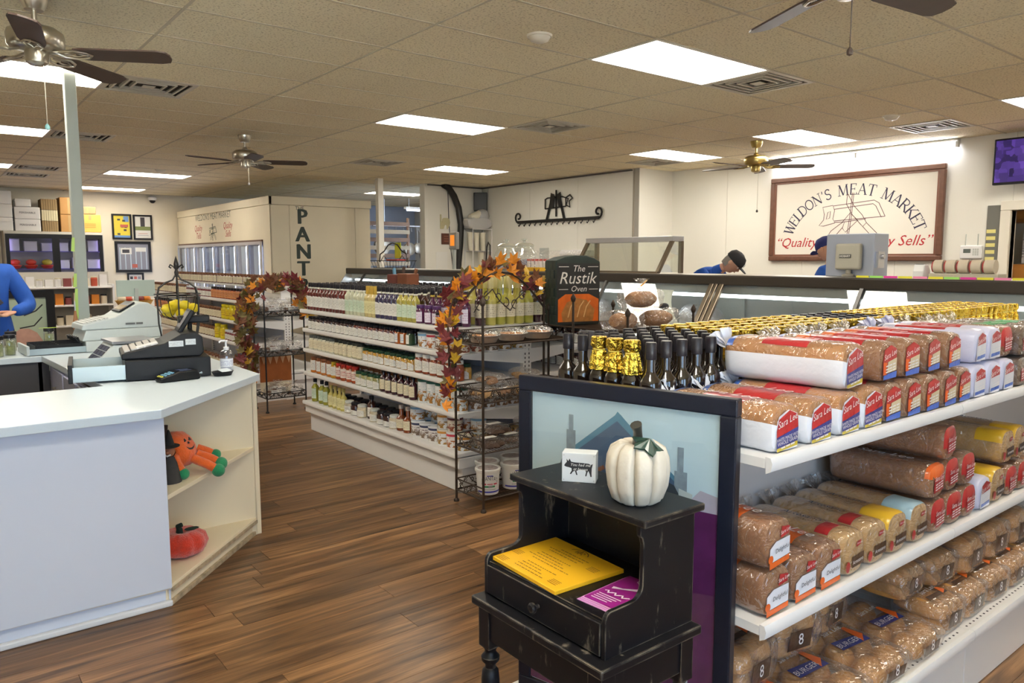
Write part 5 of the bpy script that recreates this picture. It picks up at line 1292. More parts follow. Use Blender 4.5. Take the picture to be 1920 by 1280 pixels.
# ================================================================ JARS, BOTTLES, TUBS
def shell(r, z0, z1, arch, a0, a1, n=12):
    """label wrapped round a jar: z top rises in an arch at its middle"""
    m = MB(); vs = []
    for i in range(n + 1):
        t = i / n; a = a0 + (a1 - a0) * t; zt = z1 - arch * (abs(2 * t - 1) ** 2)
        vs += [(r * math.cos(a), r * math.sin(a), z0), (r * math.cos(a), r * math.sin(a), zt)]
    m.sm = True; m.add(vs, [(2 * i, 2 * i + 2, 2 * i + 3, 2 * i + 1) for i in range(n)])
    return m
def jar_p(name, cat, r, h, fill, lid, lab, lidk='screw', lz=(0.14, 0.68), arch=0.0, span=75, square=False, facing=PI):
    body_h = h * 0.84
    fillm = M_('fill_%.2f_%.2f_%.2f' % fill, fill, 0.14, noise_s=60, noise_a=0.45, coat=0.5, rand=0.12)
    lidm = M_('lid_%.2f_%.2f_%.2f' % lid, lid, 0.28, spec=0.2)
    m = MB()
    fn = (lambda a, z: min(1.18, 1 / max(abs(math.cos(a)), abs(math.sin(a)))) * 0.92) if square else None
    m.lathe([(r * 0.86, 0), (r, h * 0.03), (r, body_h * 0.80), (r * 0.95, body_h * 0.88), (r * 0.80, body_h * 0.95), (r * 0.78, body_h)], 14 if not square else 16, fn=fn)
    root = tag(m.obj(name, fillm), 'j', cat)
    lr = r * 0.86
    MB().lathe([(lr, body_h * 0.955), (lr * 1.02, body_h * 0.965), (lr * 1.02, h - 0.003), (lr * 0.96, h), (0, h)], 16).obj('lid', lidm, root)
    if lab: shell(r * (1.02 if not square else 1.10), h * lz[0], h * lz[1], h * arch, facing - math.radians(span), facing + math.radians(span)).obj('label', lab, root)
    return Stamp(root)
def bottle_p(name, cat, r, h, fill, cap, lab, neck=0.30, caph=0.16, lz=(0.12, 0.52), collar=None, arch=0.0, facing=PI, span=75, gloss=0.1):
    fillm = M_('glassfill_%.2f_%.2f_%.2f' % fill, fill, gloss, coat=0.7, rand=0.10)
    capm = M_('lid_%.2f_%.2f_%.2f' % cap, cap, 0.28, spec=0.2)
    nr = r * 0.42; sh = h * (1 - neck)
    root = tag(MB().lathe([(r * 0.88, 0), (r, h * 0.02), (r, sh * 0.86), (r * 0.88, sh * 0.94), (nr * 1.25, sh * 1.04), (nr, sh * 1.12), (nr, h * 0.985)], 14).obj(name, fillm), 'b', cat)
    MB().lathe([(nr * 1.18, h * (1 - caph)), (nr * 1.25, h * (1 - caph) + 0.003), (nr * 1.25, h - 0.003), (nr * 1.1, h), (0, h)], 12).obj('cap', capm, root)
    if collar: MB().lathe([(nr * 1.22, h * (1 - caph) - 0.012), (nr * 1.22, h * (1 - caph))], 12).obj('collar', M_('collar_%.2f' % collar[0], collar, 0.4), root)
    if lab: shell(r * 1.02, h * lz[0], h * lz[1], h * arch, facing - math.radians(span), facing + math.radians(span)).obj('label', lab, root)
    return Stamp(root)
def tub_p(name, cat, r, h, art, band, lid, facing=PI, prints=True):
    root = tag(MB().lathe([(r * 0.95, 0), (r, 0.004), (r, h * 0.90), (r * 0.99, h * 0.93)], 20).obj(name, art), 'tub', cat)
    if band: MB().lathe([(r * 1.012, h * 0.76), (r * 1.012, h * 0.90)], 20).obj('band', M_('band_%.2f_%.2f_%.2f' % band, band, 0.4), root)
    MB().lathe([(r * 1.03, h * 0.90), (r * 1.05, h * 0.915), (r * 1.05, h * 0.985), (r * 1.0, h), (r * 0.93, h), (r * 0.92, h * 0.985), (0, h * 0.985)], 20).obj('lid', M_('lid_%.2f_%.2f_%.2f' % lid, lid, 0.3, coat=0.3), root)
    return Stamp(root)
LW = label_mat('label_white', (0.82, 0.80, 0.74), (0.25, 0.22, 0.20), 8, 0.54)
LGn = label_mat('label_pale_green', (0.66, 0.76, 0.60), (0.20, 0.35, 0.18), 8, 0.54)
LYl = label_mat('label_yellow', (0.80, 0.74, 0.40), (0.25, 0.2, 0.08), 8, 0.54)
LPk = label_mat('label_lilac', (0.82, 0.76, 0.86), (0.40, 0.06, 0.30), 6, 0.56)
LRd = label_mat('label_red_top', (0.80, 0.70, 0.62), (0.45, 0.05, 0.05), 5, 0.46)
LCr = label_mat('label_cream', (0.80, 0.72, 0.52), (0.30, 0.22, 0.14), 7, 0.55)
BLK, GRN, WHT, GLD, NVY = (0.02, 0.018, 0.022), (0.015, 0.10, 0.075), (0.80, 0.80, 0.78), (0.55, 0.36, 0.06), (0.02, 0.03, 0.20)
MAR, DKR = (0.10, 0.015, 0.012), (0.045, 0.012, 0.012)

def row(st, y0, y1, n, x, z, lab, group, jitter=0.004, base=0, who='', flip=False):
    """n alike items along Y from the near end y0 to y1"""
    for i in range(n):
        y = y0 + (y1 - y0) * (i / (n - 1) if n > 1 else 0)
        st.at((x + R.uniform(-jitter, jitter), y, z), R.uniform(-.12, .12), (lab % nth(i + base)) if '%s' in lab else lab, group)
z1, z2, z3, z4, z5 = 1.0725, 0.9055, 0.7285, 0.5255, 0.2685
ft = 'from the leaf rack'
# top shelf, front row, near to far
mj = jar_p('jam_jar', 'jar', 0.026, 0.085, (0.10, 0.015, 0.06), BLK, LCr, arch=0.0)
row(mj, 3.99, 4.15, 3, 2.685, z1, 'small dark preserve jar with cream label, %s ' + ft + ' on the top shelf', 'small preserve jars on top shelf')
pj = jar_p('jelly_jar', 'jar', 0.033, 0.125, (0.09, 0.015, 0.06), (0.10, 0.04, 0.14), LPk, lz=(.10, .62))
row(pj, 4.20, 4.40, 3, 2.70, z1, 'purple jelly jar with lilac label, %s ' + ft + ' on the top shelf', 'purple jelly jars on top shelf')
pb_ = bottle_p('syrup_bottle', 'bottle', 0.031, 0.225, (0.07, 0.01, 0.05), BLK, LPk, collar=(0.62, 0.45, 0.08), neck=0.34, lz=(.10, .5))
row(pb_, 3.97, 4.37, 6, 2.775, z1, 'dark purple syrup bottle with gold collar behind the jelly jars, %s ' + ft, 'purple syrup bottles on top shelf')
gb = bottle_p('dressing_bottle', 'bottle', 0.030, 0.232, (0.42, 0.36, 0.06), BLK, LGn, collar=(0.80, 0.78, 0.66), arch=.06)
row(gb, 4.47, 4.67, 4, 2.70, z1, 'olive yellow dressing bottle with green label, %s ' + ft, 'olive dressing bottles on top shelf')
nb = bottle_p('dressing_bottle', 'bottle', 0.030, 0.232, (0.03, 0.02, 0.07), BLK, LW, collar=(0.80, 0.78, 0.66), arch=.06)
row(nb, 4.73, 4.98, 5, 2.70, z1, 'dark vinegar dressing bottle with white label, %s ' + ft, 'dark dressing bottles on top shelf')
yb = bottle_p('tonic_bottle', 'bottle', 0.030, 0.232, (0.62, 0.50, 0.22), GLD, LYl, caph=.30)
row(yb, 5.04, 5.16, 3, 2.70, z1, 'pale bottle with tall gold cap and yellow label, %s of three', 'gold capped bottles on top shelf')
wb_ = bottle_p('dressing_bottle', 'bottle', 0.030, 0.232, (0.60, 0.60, 0.42), BLK, LGn, collar=(0.80, 0.78, 0.66), arch=.06)
row(wb_, 5.22, 5.48, 5, 2.70, z1, 'milky pale dressing bottle beside gold capped bottles, %s ' + ft, 'pale dressing bottles on top shelf')
rb_ = bottle_p('fruit_sauce_bottle', 'bottle', 0.030, 0.232, (0.11, 0.012, 0.010), BLK, LW, collar=(0.80, 0.78, 0.66), arch=.06)
row(rb_, 5.54, 6.22, 12, 2.70, z1, 'dark red sauce bottle with white label, %s ' + ft, 'dark red sauce bottles on top shelf')
dk2 = bottle_p('dressing_bottle', 'bottle', 0.030, 0.230, (0.05, 0.015, 0.012), BLK, LW, collar=(0.80, 0.78, 0.66))
for k, x in enumerate((2.79, 2.865, 2.94, 3.015, 3.09, 3.165)):
    row(dk2, 4.50 + 0.02 * k, 6.22, 23, x, z1, 'black capped bottle, %s from the leaf rack in the ' + nth(k + 1) + ' row of the top shelf', 'rear dressing bottles on top shelf', 0.006)
for k, x in enumerate((3.44, 3.54)):
    row(gb, 4.80 + 0.02 * k, 6.2, 15, x, z1, 'olive dressing bottle, %s from the rack in the ' + ('eighth', 'ninth')[k] + ' row of the top shelf', 'far side dressing bottles', 0.006)
wine = [((0.50, 0.44, 0.10), (0.70, 0.62, 0.30)), ((0.40, 0.38, 0.06), (0.60, 0.55, 0.22)), ((0.05, 0.012, 0.02), (0.45, 0.30, 0.06))]
ws = [bottle_p('wine_bottle', 'wine bottle', 0.037, 0.315, f, c, LCr, neck=0.42, caph=.24, lz=(.16, .44), facing=-PI / 2 - .3, span=85, gloss=.05) for f, c in wine]
for i, (x, k) in enumerate(((2.90, 2), (2.98, 0), (3.06, 1), (3.14, 0), (3.22, 0), (3.30, 1), (3.385, 2), (3.465, 2), (3.545, 2), (3.625, 2), (3.70, 2))):
    ws[k].at((x, 3.99 + R.uniform(-.004, .004), z1), 0, '%s wine bottle, %s from left in the front row above the pie tins' % (('white', 'green gold', 'dark')[k], nth(i)), 'wine bottles above the pie tins')
for i, (x, y, k) in enumerate(((2.92, 4.10, 0), (3.01, 4.09, 1), (3.10, 4.10, 0), (3.19, 4.09, 1), (3.28, 4.10, 0), (3.37, 4.10, 2), (3.46, 4.09, 2), (3.55, 4.10, 2), (3.64, 4.10, 2))):
    ws[k].at((x, y, z1), 0, '%s wine bottle, %s from left in the second row above the pie tins' % (('white', 'green gold', 'dark')[k], nth(i)), 'wine bottles above the pie tins')
for i, (x, y) in enumerate(((3.26, 4.42), (3.35, 4.45), (3.26, 4.56), (3.35, 4.58), (3.26, 4.72), (3.44, 4.50), (3.53, 4.50), (3.44, 4.62))):
    ws[2].at((x, y, z1 + 0.0), 0, 'dark wine bottle with gold neck, %s of the eight behind the leaf garland' % nth(i), 'gold necked wine bottles behind the leaves')
cd = thing('leather_caddy', 'brown leather caddy with two pockets behind the bottle rows', 'caddy', (3.33, 5.72, z1), 0)
le = M_('cognac_leather', (0.22, 0.065, 0.025), 0.5, noise_s=12, noise_a=0.3)
MB().box(-0.06, 0.06, -0.17, -0.004, 0, 0.31).obj('pocket', le, cd, bevel=0.006); MB().box(-0.06, 0.06, 0.004, 0.17, 0, 0.30).obj('pocket', M_('red_leather', (0.18, 0.04, 0.03), 0.5, noise_s=12, noise_a=0.3), cd, bevel=0.006)
for k, (y, c) in enumerate(((0.10, (0.12, 0.35, 0.55)), (0.04, (0.06, 0.03, 0.02)), (-0.06, (0.25, 0.10, 0.05)))):
    o = MB().box(-0.01, 0.01, -0.012, 0.012, 0.28, 0.37).obj('tool', M_('tool_%d' % k, c, 0.4), cd, (0, y, 0)); o.rotation_euler = (0.3 * (k - 1), 0.1, 0)
# shelf 2
j2 = jar_p('jam_jar', 'jar', 0.033, 0.110, DKR, BLK, LW, arch=.14, lz=(.05, .66))
j2b = jar_p('jam_jar', 'jar', 0.033, 0.110, (0.16, 0.03, 0.02), BLK, LW, arch=.14, lz=(.05, .66))
tb_ = tub_p('snack_tub', 'tub', 0.052, 0.105, label_mat('tub_blue_art', (0.76, 0.80, 0.84), (0.5, 0.35, 0.2), 3, .7, art=(0.62, 0.30, 0.08)), (0.22, 0.45, 0.70), (0.66, 0.74, 0.82))
tn = tub_p('snack_tub', 'tub', 0.052, 0.105, label_mat('tub_navy_art', (0.80, 0.78, 0.76), (0.25, 0.2, 0.2), 5, .5, art=(0.30, 0.20, 0.14)), (0.04, 0.05, 0.12), (0.78, 0.80, 0.84))
tr_ = tub_p('snack_tub', 'tub', 0.052, 0.105, label_mat('tub_red_art', (0.82, 0.80, 0.78), (0.5, 0.2, 0.1), 3, .7, art=(0.60, 0.18, 0.03)), (0.60, 0.05, 0.08), (0.80, 0.80, 0.82))
tw = tub_p('snack_tub', 'tub', 0.052, 0.105, label_mat('tub_maroon_art', (0.80, 0.76, 0.66), (0.3, 0.1, 0.1), 4, .6, art=(0.45, 0.12, 0.06)), (0.10, 0.02, 0.03), (0.75, 0.80, 0.86))
to = tub_p('snack_tub', 'tub', 0.052, 0.105, label_mat('tub_orange_art', (0.80, 0.82, 0.84), (0.5, 0.3, 0.15), 3, .7, art=(0.55, 0.30, 0.06)), (0.62, 0.28, 0.05), (0.78, 0.72, 0.60))
for i, k in enumerate((tw, tb_, tn, tr_, tb_)): k.at((2.735, 3.965 + 0.110 * i, z2), R.uniform(-.5, .5), 'snack tub on the second shelf, %s from the near end of its front row' % nth(i), 'snack tubs on the second shelf')
for i in range(8): (tb_, tw, tn)[i % 3].at((2.735 + 0.112 * (1 + i // 4), 4.08 + 0.112 * (i % 4), z2), 0, 'snack tub behind the front row on the second shelf, %s counted from the near end' % nth(i), 'rear snack tubs on the second shelf')
sq = jar_p('square_jar', 'jar', 0.029, 0.105, (0.40, 0.10, 0.02), BLK, label_mat('label_blue_dot', (0.80, 0.80, 0.78), (0.10, 0.25, 0.55), 4, .5), lz=(.12, .72), span=40, square=True)
sq2 = jar_p('square_jar', 'jar', 0.029, 0.105, (0.04, 0.08, 0.04), BLK, LW, lz=(.12, .72), span=40, square=True)
row(sq, 4.63, 4.71, 2, 2.705, z2, 'square orange jar with white label, %s beside the snack tubs', 'square jars on second shelf'); row(sq2, 4.55, 4.55, 1, 2.705, z2, 'square dark green jar nearest the snack tubs', 'square jars on second shelf')
row(j2b, 4.80, 5.36, 8, 2.708, z2, 'reddish jam jar with arched white label, %s from the square jars', 'reddish jam jars on second shelf')
row(j2, 5.44, 6.21, 11, 2.708, z2, 'dark jam jar with arched white label, %s from the red jars', 'dark jam jars on second shelf')
for x in (2.785,): row(j2, 4.62, 6.2, 21, x, z2, 'dark jam jar with black lid, %s from the tubs in the second row, second shelf', 'rear jam jars on second shelf')
# shelf 3
j3r = jar_p('salsa_jar', 'jar', 0.038, 0.135, (0.24, 0.045, 0.015), (0.80, 0.80, 0.80), LW, arch=.10, lz=(.13, .70))
row(j3r, 3.97, 4.44, 6, 2.712, z3, 'red salsa jar with white lid, %s ' + ft + ' on the third shelf', 'salsa jars on third shelf')
j3g = jar_p('relish_jar', 'jar', 0.034, 0.100, (0.50, 0.27, 0.04), (0.02, 0.06, 0.03), LW, arch=.16, lz=(.05, .60))
row(j3g, 4.54, 5.22, 9, 2.71, z3, 'amber relish jar with dark green lid, %s from the salsa jars', 'amber relish jars on third shelf')
j3w = jar_p('pickle_jar', 'jar', 0.036, 0.125, (0.62, 0.56, 0.36), (0.03, 0.035, 0.03), LCr, lz=(.12, .7))
row(j3w, 5.31, 5.72, 6, 2.71, z3, 'pale pickle jar with cream label, %s from the amber jars', 'pale pickle jars on third shelf')
j3x = jar_p('onion_jar', 'jar', 0.036, 0.125, (0.66, 0.64, 0.50), (0.10, 0.11, 0.10), LCr, lz=(.12, .7))
row(j3x, 5.80, 6.20, 6, 2.71, z3, 'whitish jar with cream label, %s counted towards the far end', 'whitish jars on third shelf')
for x in (2.795,): row(j3g, 4.0, 6.2, 27, x, z3, 'green lidded jar, %s from the leaf rack in the second row, third shelf', 'rear jars on third shelf')
# shelf 4
can = tub_p('mix_canister', 'canister', 0.047, 0.160, label_mat('canister_art', (0.80, 0.82, 0.83), (0.15, 0.35, 0.33), 7, .58, art=(0.62, 0.28, 0.05)), None, (0.01, 0.12, 0.095))
row(can, 3.97, 4.41, 5, 2.73, z4, 'white mix canister with green lid, %s ' + ft, 'green lidded canisters on fourth shelf')
can2 = tub_p('mix_canister', 'canister', 0.047, 0.160, label_mat('canister_plain', (0.80, 0.81, 0.84), (0.20, 0.22, 0.28), 9, .6, art=(0.40, 0.22, 0.12)), None, (0.05, 0.05, 0.08))
for i, x in enumerate((2.84, 2.945, 3.05, 3.145)): can2.at((x, 3.965, z4), 0, 'white canister at the gondola end on the fourth shelf, %s behind the rack' % nth(i), 'white canisters at gondola end')
sy = bottle_p('syrup_bottle', 'bottle', 0.030, 0.170, (0.05, 0.008, 0.022), BLK, LCr, neck=.32, lz=(.12, .56))
row(sy, 4.53, 4.96, 6, 2.71, z4, 'dark syrup bottle with cream label, %s from the green lidded canisters', 'syrup bottles on fourth shelf')
j4g = jar_p('pickle_jar', 'jar', 0.038, 0.110, (0.36, 0.34, 0.14), (0.02, 0.07, 0.035), LW, arch=.14, lz=(.06, .60))
row(j4g, 5.06, 5.34, 4, 2.715, z4, 'green pickle jar with white label, %s from the syrup bottles', 'green pickle jars on fourth shelf')
j4r = jar_p('sauce_jar', 'jar', 0.035, 0.135, (0.33, 0.06, 0.015), (0.42, 0.03, 0.02), LRd, lz=(.18, .72))
row(j4r, 5.42, 5.70, 4, 2.712, z4, 'red lidded sauce jar, %s from the pickle jars', 'red lidded sauce jars on fourth shelf')
j4y = jar_p('sauce_jar', 'jar', 0.035, 0.135, (0.50, 0.25, 0.02), (0.45, 0.30, 0.02), LW, lz=(.18, .72)); row(j4y, 5.78, 5.78, 1, 2.712, z4, 'single yellow lidded sauce jar on the fourth shelf', 'yellow sauce jar')
j4o = jar_p('peach_jar', 'jar', 0.042, 0.140, (0.48, 0.15, 0.02), (0.25, 0.09, 0.04), LW, lz=(.16, .78), span=60)
row(j4o, 5.87, 6.19, 4, 2.72, z4, 'orange peach jar with white label, %s from the yellow lidded jar', 'orange peach jars on fourth shelf')
for x in (2.81,): row(j4o, 4.52, 6.2, 18, x, z4, 'orange jar, %s from the canisters in the second row, fourth shelf', 'rear jars on fourth shelf')
row(can, 4.08, 4.42, 4, 2.84, z4, 'white canister with green lid, %s in the second row of the fourth shelf', 'rear canisters on fourth shelf')
# base shelf
ob = bottle_p('oil_bottle', 'bottle', 0.032, 0.200, (0.30, 0.28, 0.03), BLK, LGn, collar=(0.80, 0.78, 0.66), lz=(.14, .58))
for i, y in enumerate((6.20, 6.06, 5.97)): ob.at((2.715, y, z5), 0, 'green gold oil bottle, %s from the far end of the base shelf' % nth(i), 'oil bottles on base shelf')
ol = bottle_p('mustard_bottle', 'bottle', 0.029, 0.185, (0.55, 0.46, 0.12), (0.45, 0.36, 0.10), LYl, neck=.36, lz=(.1, .55))
for i, y in enumerate((5.87, 5.79, 5.71, 5.64)): ol.at((2.712, y, z5), 0, 'pale yellow dressing bottle on the base shelf, %s from the oil bottles' % nth(i), 'pale yellow bottles on base shelf')
bw = jar_p('sauce_jar', 'jar', 0.042, 0.100, (0.60, 0.52, 0.36), (0.65, 0.66, 0.62), LW, arch=.1, lz=(.1, .62)); bd = jar_p('sauce_jar', 'jar', 0.042, 0.100, (0.04, 0.012, 0.01), BLK, LW, arch=.1, lz=(.05, .45))
for i, (y, k) in enumerate(((5.55, bw), (5.44, bd), (5.33, bw), (5.12, bw), (5.01, bd), (4.91, bd), (4.82, bw))): k.at((2.72, y, z5), 0, '%s squat jar on the base shelf, %s from the yellow bottles' % ('pale' if k is bw else 'dark', nth(i)), 'squat jars on base shelf')
bb = bottle_p('sauce_bottle', 'bottle', 0.034, 0.180, (0.05, 0.015, 0.01), BLK, LW); bb.at((2.75, 5.23, z5), 0, 'dark sauce bottle standing between pale jars on the base shelf')
bq = bottle_p('barbecue_bottle', 'bottle', 0.037, 0.190, (0.20, 0.045, 0.012), (0.55, 0.50, 0.46), LCr, neck=.45, lz=(.12, .46))
for i, y in enumerate((4.73, 4.635)): bq.at((2.725, y, z5), 0, 'brown red barbecue sauce bottle, %s of two beside the tubs' % nth(1 - i), 'barbecue bottles on base shelf')
tseq = [tb_, tn, tn, tn, to, tr_, tr_]
for i, k in enumerate((to, tr_, to, tn, tn, tn)): k.at((2.745, 3.965 + 0.112 * i, z5), R.uniform(-.4, .4), 'snack tub in the base shelf front row, %s from the near end' % nth(i), 'snack tubs on base shelf front row')
for i, (k, y) in enumerate(((tw, 4.08), (to, 4.20), (tb_, 4.555))): k.at((2.755, y, z5 + 0.1062), 0, 'snack tub stacked on the base shelf front row, %s from the near end' % nth(i), 'upper snack tubs on base shelf')
for i, (k, y) in enumerate(((tb_, 3.97), (tr_, 4.09), (tn, 4.21), (tn, 4.33), (tb_, 4.45), (tb_, 4.57))):
    k.at((2.865, y, z5), 0, 'snack tub in the rear row of the base shelf, %s from the near end' % nth(i), 'rear snack tubs on base shelf'); k.at((2.865, y, z5 + 0.1062), 0, 'snack tub stacked in the rear row of the base shelf, %s from the near end' % nth(i), 'stacked rear snack tubs on base shelf')
row(bd, 4.75, 6.15, 14, 2.83, z5, 'dark jar, %s from the stacked tubs in the rear row of the base shelf', 'rear jars on base shelf')
tend = [tub_p('snack_tub', 'tub', 0.050, 0.100, MATS['tub_orange_art'], (0.55, 0.26, 0.06), (0.62, 0.42, 0.16))]
for i in range(4): tend[0].at((2.86 + 0.105 * i, 3.955, z5), 0, 'tub with orange lid at the gondola end base, %s behind the rack' % nth(i), 'orange lidded tubs at gondola end')
for i, k in enumerate((tw, tn, to, to)): k.at((2.852 + 0.112 * i, 3.965, z2), 0, 'snack tub at the gondola end on the second shelf, %s behind the rack' % nth(i), 'tubs at gondola end second shelf')
# dark jars on the far side seen past the rack
row(j2, 3.95, 4.6, 9, 3.72, 0.9055, 'dark jar on the far side of the gondola, %s past the rack', 'far side dark jars'); row(j2, 3.95, 4.6, 9, 3.72, 0.7285, 'dark jar on the lower far side of the gondola, %s past the rack', 'far side dark jars lower')

# far gondola (behind the registers)
fj = [jar_p('sauce_jar', 'jar', 0.035, 0.125, (0.30, 0.06, 0.03), BLK, label_mat('label_orange', (0.70, 0.30, 0.12), (0.2, .05, .02), 6, .5), lz=(.1, .72)), jar_p('spice_jar', 'jar', 0.030, 0.110, (0.20, 0.04, 0.05), (0.70, 0.72, 0.78), LW, lz=(.1, .6)),
      jar_p('preserve_jar', 'jar', 0.035, 0.12, (0.14, 0.05, 0.03), (0.22, 0.10, 0.05), LCr, lz=(.1, .72)), jar_p('mustard_jar', 'jar', 0.042, 0.16, (0.70, 0.55, 0.02), (0.70, 0.58, 0.02), label_mat('label_mustard', (0.78, 0.62, 0.02), (0.45, 0.1, 0.02), 4, .5), lz=(.1, .7))]
for (z, segs) in ((1.0725, ((0, 7.86, 8.9, 12, 'orange labelled'), (1, 8.98, 9.9, 12, 'small pale lidded'), (2, 10.0, 11.5, 17, 'brown'))), (0.8505, ((3, 8.15, 8.55, 4, 'yellow mustard'), (2, 8.65, 10.0, 16, 'brown'), (0, 10.1, 11.5, 16, 'orange labelled'))), (0.6205, ((1, 7.86, 8.5, 9, 'small pale lidded'), (3, 8.6, 8.8, 2, 'yellow mustard'), (2, 8.9, 11.5, 28, 'brown'))), (0.3005, ((2, 7.86, 11.5, 30, 'brown'),))):
    for (k, a, b, n, w) in segs: row(fj[k], a, b, n, 2.71, z, w + ' jar, %%s from the pecan rack, %s far shelf' % {1.0725: 'top', .8505: 'second', .6205: 'third', .3005: 'base'}[z], w + ' jars on far gondola %s' % {1.0725: 'top', .8505: 'second', .6205: 'third', .3005: 'base'}[z])
row(fj[2], 7.95, 11.4, 30, 3.0, 1.2165, 'brown jar with cream label, %s along the raised top of the far gondola', 'jars on far gondola riser')

# ---- vinegar and syrup bottles on the bread gondola's top deck
dv = bottle_p('syrup_bottle', 'bottle', 0.0325, 0.250, (0.012, 0.007, 0.005), BLK, LW, neck=0.40, caph=.20, lz=(.10, .36), facing=-PI * .75, gloss=.06)
gold = M_('gold_foil', (0.75, 0.52, 0.07), 0.22, metal=1.0, bump=0.9, bump_s=70)
gf_root = tag(MB().lathe([(0.029, 0), (0.0325, 0.005), (0.0325, 0.125), (0.028, 0.140), (0.017, 0.16), (0.014, 0.18), (0.014, 0.24)], 14).obj('syrup_bottle', MATS['glassfill_0.01_0.01_0.01']), 'g', 'bottle')
sk = lambda a, z: 1 + (0.10 * math.sin(9 * a) + 0.05 * math.sin(17 * a + 2)) * (1 if z < 0.225 else 0.35)
MB().lathe([(0.0285, 0.150), (0.0255, 0.185), (0.0195, 0.208), (0.0185, 0.216), (0.0245, 0.224), (0.0245, 0.249), (0.022, 0.2515), (0, 0.252)], 28, fn=sk).obj('foil_cap', gold, gf_root)
MB().tube([(0.0195 * math.cos(i * PI / 6), 0.0195 * math.sin(i * PI / 6), 0.212) for i in range(12)], 0.0018, 5, True).obj('gold_cord', M_('gold_cord', (0.7, 0.55, 0.1), 0.4), gf_root)
shell(0.033, 0.03, 0.095, 0, -PI * .75 - 1.2, -PI * .75 + 1.2).obj('label', LW, gf_root)
gf = Stamp(gf_root)
zt = 1.0125
rows_x = [(1.665 + 0.070 * i) for i in range(44)]
for i, x in enumerate(rows_x):
    for j in range(6):
        y = 1.805 - 0.070 * j
        if x > 1.95 and y < 1.50: continue           # bread fills the front half there
        blk = (x < 2.09 and not (i == 0 and j in (2, 3, 4))) or (2.95 < x < 3.30 and y > 1.55)
        px, py = x + R.uniform(-.0015, .0015), y + R.uniform(-.0015, .0015)
        w_ = 'bottle, %s from the framed print, %s row from the rear' % (nth(i), nth(j))
        if blk: dv.at((px, py, zt), R.uniform(-.3, .3), 'black capped ' + w_, 'black capped bottles on the bread gondola')
        else: gf.at((px, py, zt), R.uniform(0, 6), 'gold foil topped ' + w_, 'gold foil bottles on the bread gondola')

# ================================================================ ON THE REGISTER COUNTER
CT = 0.8905
pos_b = M_('black_pos_plastic', (0.011, 0.0115, 0.013), 0.4, spec=0.18)
pd = thing('cash_drawer', 'black cash drawer box pulled open under the black register', 'cash drawer', (1.03, 4.30, CT), math.radians(-9))
MB().box(-0.19, 0.21, -0.20, 0.22, 0.004, 0.105).obj('housing', pos_b, pd, bevel=0.004)
t_ = MB(); t_.box(-0.42, -0.19, -0.175, 0.195, 0.018, 0.024).box(-0.42, -0.19, -0.185, -0.178, 0.012, 0.085).box(-0.42, -0.19, 0.195, 0.202, 0.012, 0.085)
tr0 = t_.obj('drawer_tray', M_('pale_grey_metal', (0.50, 0.58, 0.58), 0.35, metal=0.3), pd)
f_ = MB().box(-0.440, -0.420, -0.19, 0.21, 0.008, 0.10).obj('drawer_front', pos_b, pd, bevel=0.003)
MB().lathe([(0.012, 0), (0.012, 0.006), (0.004, 0.006)], 12, FR((-0.440, 0.0, 0.058), (0, -1, 0), (0, 0, 1))).obj('lock', chrome, f_)
m = MB(); rq = random.Random(2)
for k in range(9): m.box(-0.40 + 0.02 * k, -0.33 + 0.02 * k, -0.10 + rq.uniform(-.05, .1), 0.02 + rq.uniform(-.03, .1), 0.026 + 0.003 * k, 0.0275 + 0.003 * k)
m.obj('receipts', paper, pd)
ps_ = thing('black_register', 'black cash register with sloping keyboard and tilted screen', 'cash register', (1.03, 4.32, CT + 0.1055), math.radians(-9))
Tq = FR((0, 0.17, 0), (1, 0, 0), (0, 0, 1))
MB().prism([(-0.20, 0.0), (0.17, 0.0), (0.19, 0.02), (0.185, 0.10), (0.15, 0.128), (0.08, 0.118), (0.0, 0.075), (-0.20, 0.030)], 0, 0.34, Tq).obj('body', pos_b, ps_, bevel=0.006)
sl = math.atan2(0.045, 0.20)
K = FR((-0.185, -0.15, 0.036), (math.cos(sl), 0, math.sin(sl)), (0, 1, 0))
m = MB()
for i in range(5):
    for j in range(12): m.box(i * 0.034, i * 0.034 + 0.026, j * 0.024, j * 0.024 + 0.019, 0, 0.007, K)
m.obj('keys', M_('grey_keys', (0.55, 0.53, 0.50), 0.5), ps_)
m = MB()
for j in range(4): m.box(0.06, 0.16, j * 0.024, j * 0.024 + 0.019, 0, 0.008, K)
m.obj('white_keys', white, ps_)
sc_ = MB().box(-0.012, 0.012, -0.085, 0.085, -0.02, 0.115).obj('operator_screen', pos_b, ps_, (0.095, 0.02, 0.135), bevel=0.006); sc_.rotation_euler = (0, math.radians(32), 0)
MB().box(-0.0135, -0.012, -0.07, 0.07, 0.0, 0.10).obj('glass', M_('dead_screen', (0.30, 0.28, 0.29), 0.25), sc_)
pl = MB().cyl((0, 0, 0), (0, 0, 0.06), 0.012, 10).obj('display_pole', pos_b, ps_, (0.15, 0.06, 0.115))
MB().box(-0.06, 0.10, -0.03, 0.03, 0.045, 0.085).obj('customer_display', pos_b, pl, bevel=0.008)
for b_ in ((0.02, 0.09, 0.055, 0.085), (0.10, 0.15, 0.062, 0.092)): MB().box(b_[0], b_[1], -0.1715, -0.170, b_[2], b_[3]).obj('asset_label', label_mat('asset_print', (0.62, 0.66, 0.68), (0.3, 0.32, 0.35), 5, .5), ps_)
pos_w = M_('pale_grey_register_plastic', (0.62, 0.68, 0.68), 0.45, noise_s=30, noise_a=0.03)
wr = thing('white_register', 'older pale grey cash register with its till drawer open', 'cash register', (1.105, 5.82, CT), math.radians(3)); wr.scale = (0.84, 0.84, 0.84)
Tw = FR((0, 0.20, 0), (1, 0, 0), (0, 0, 1))
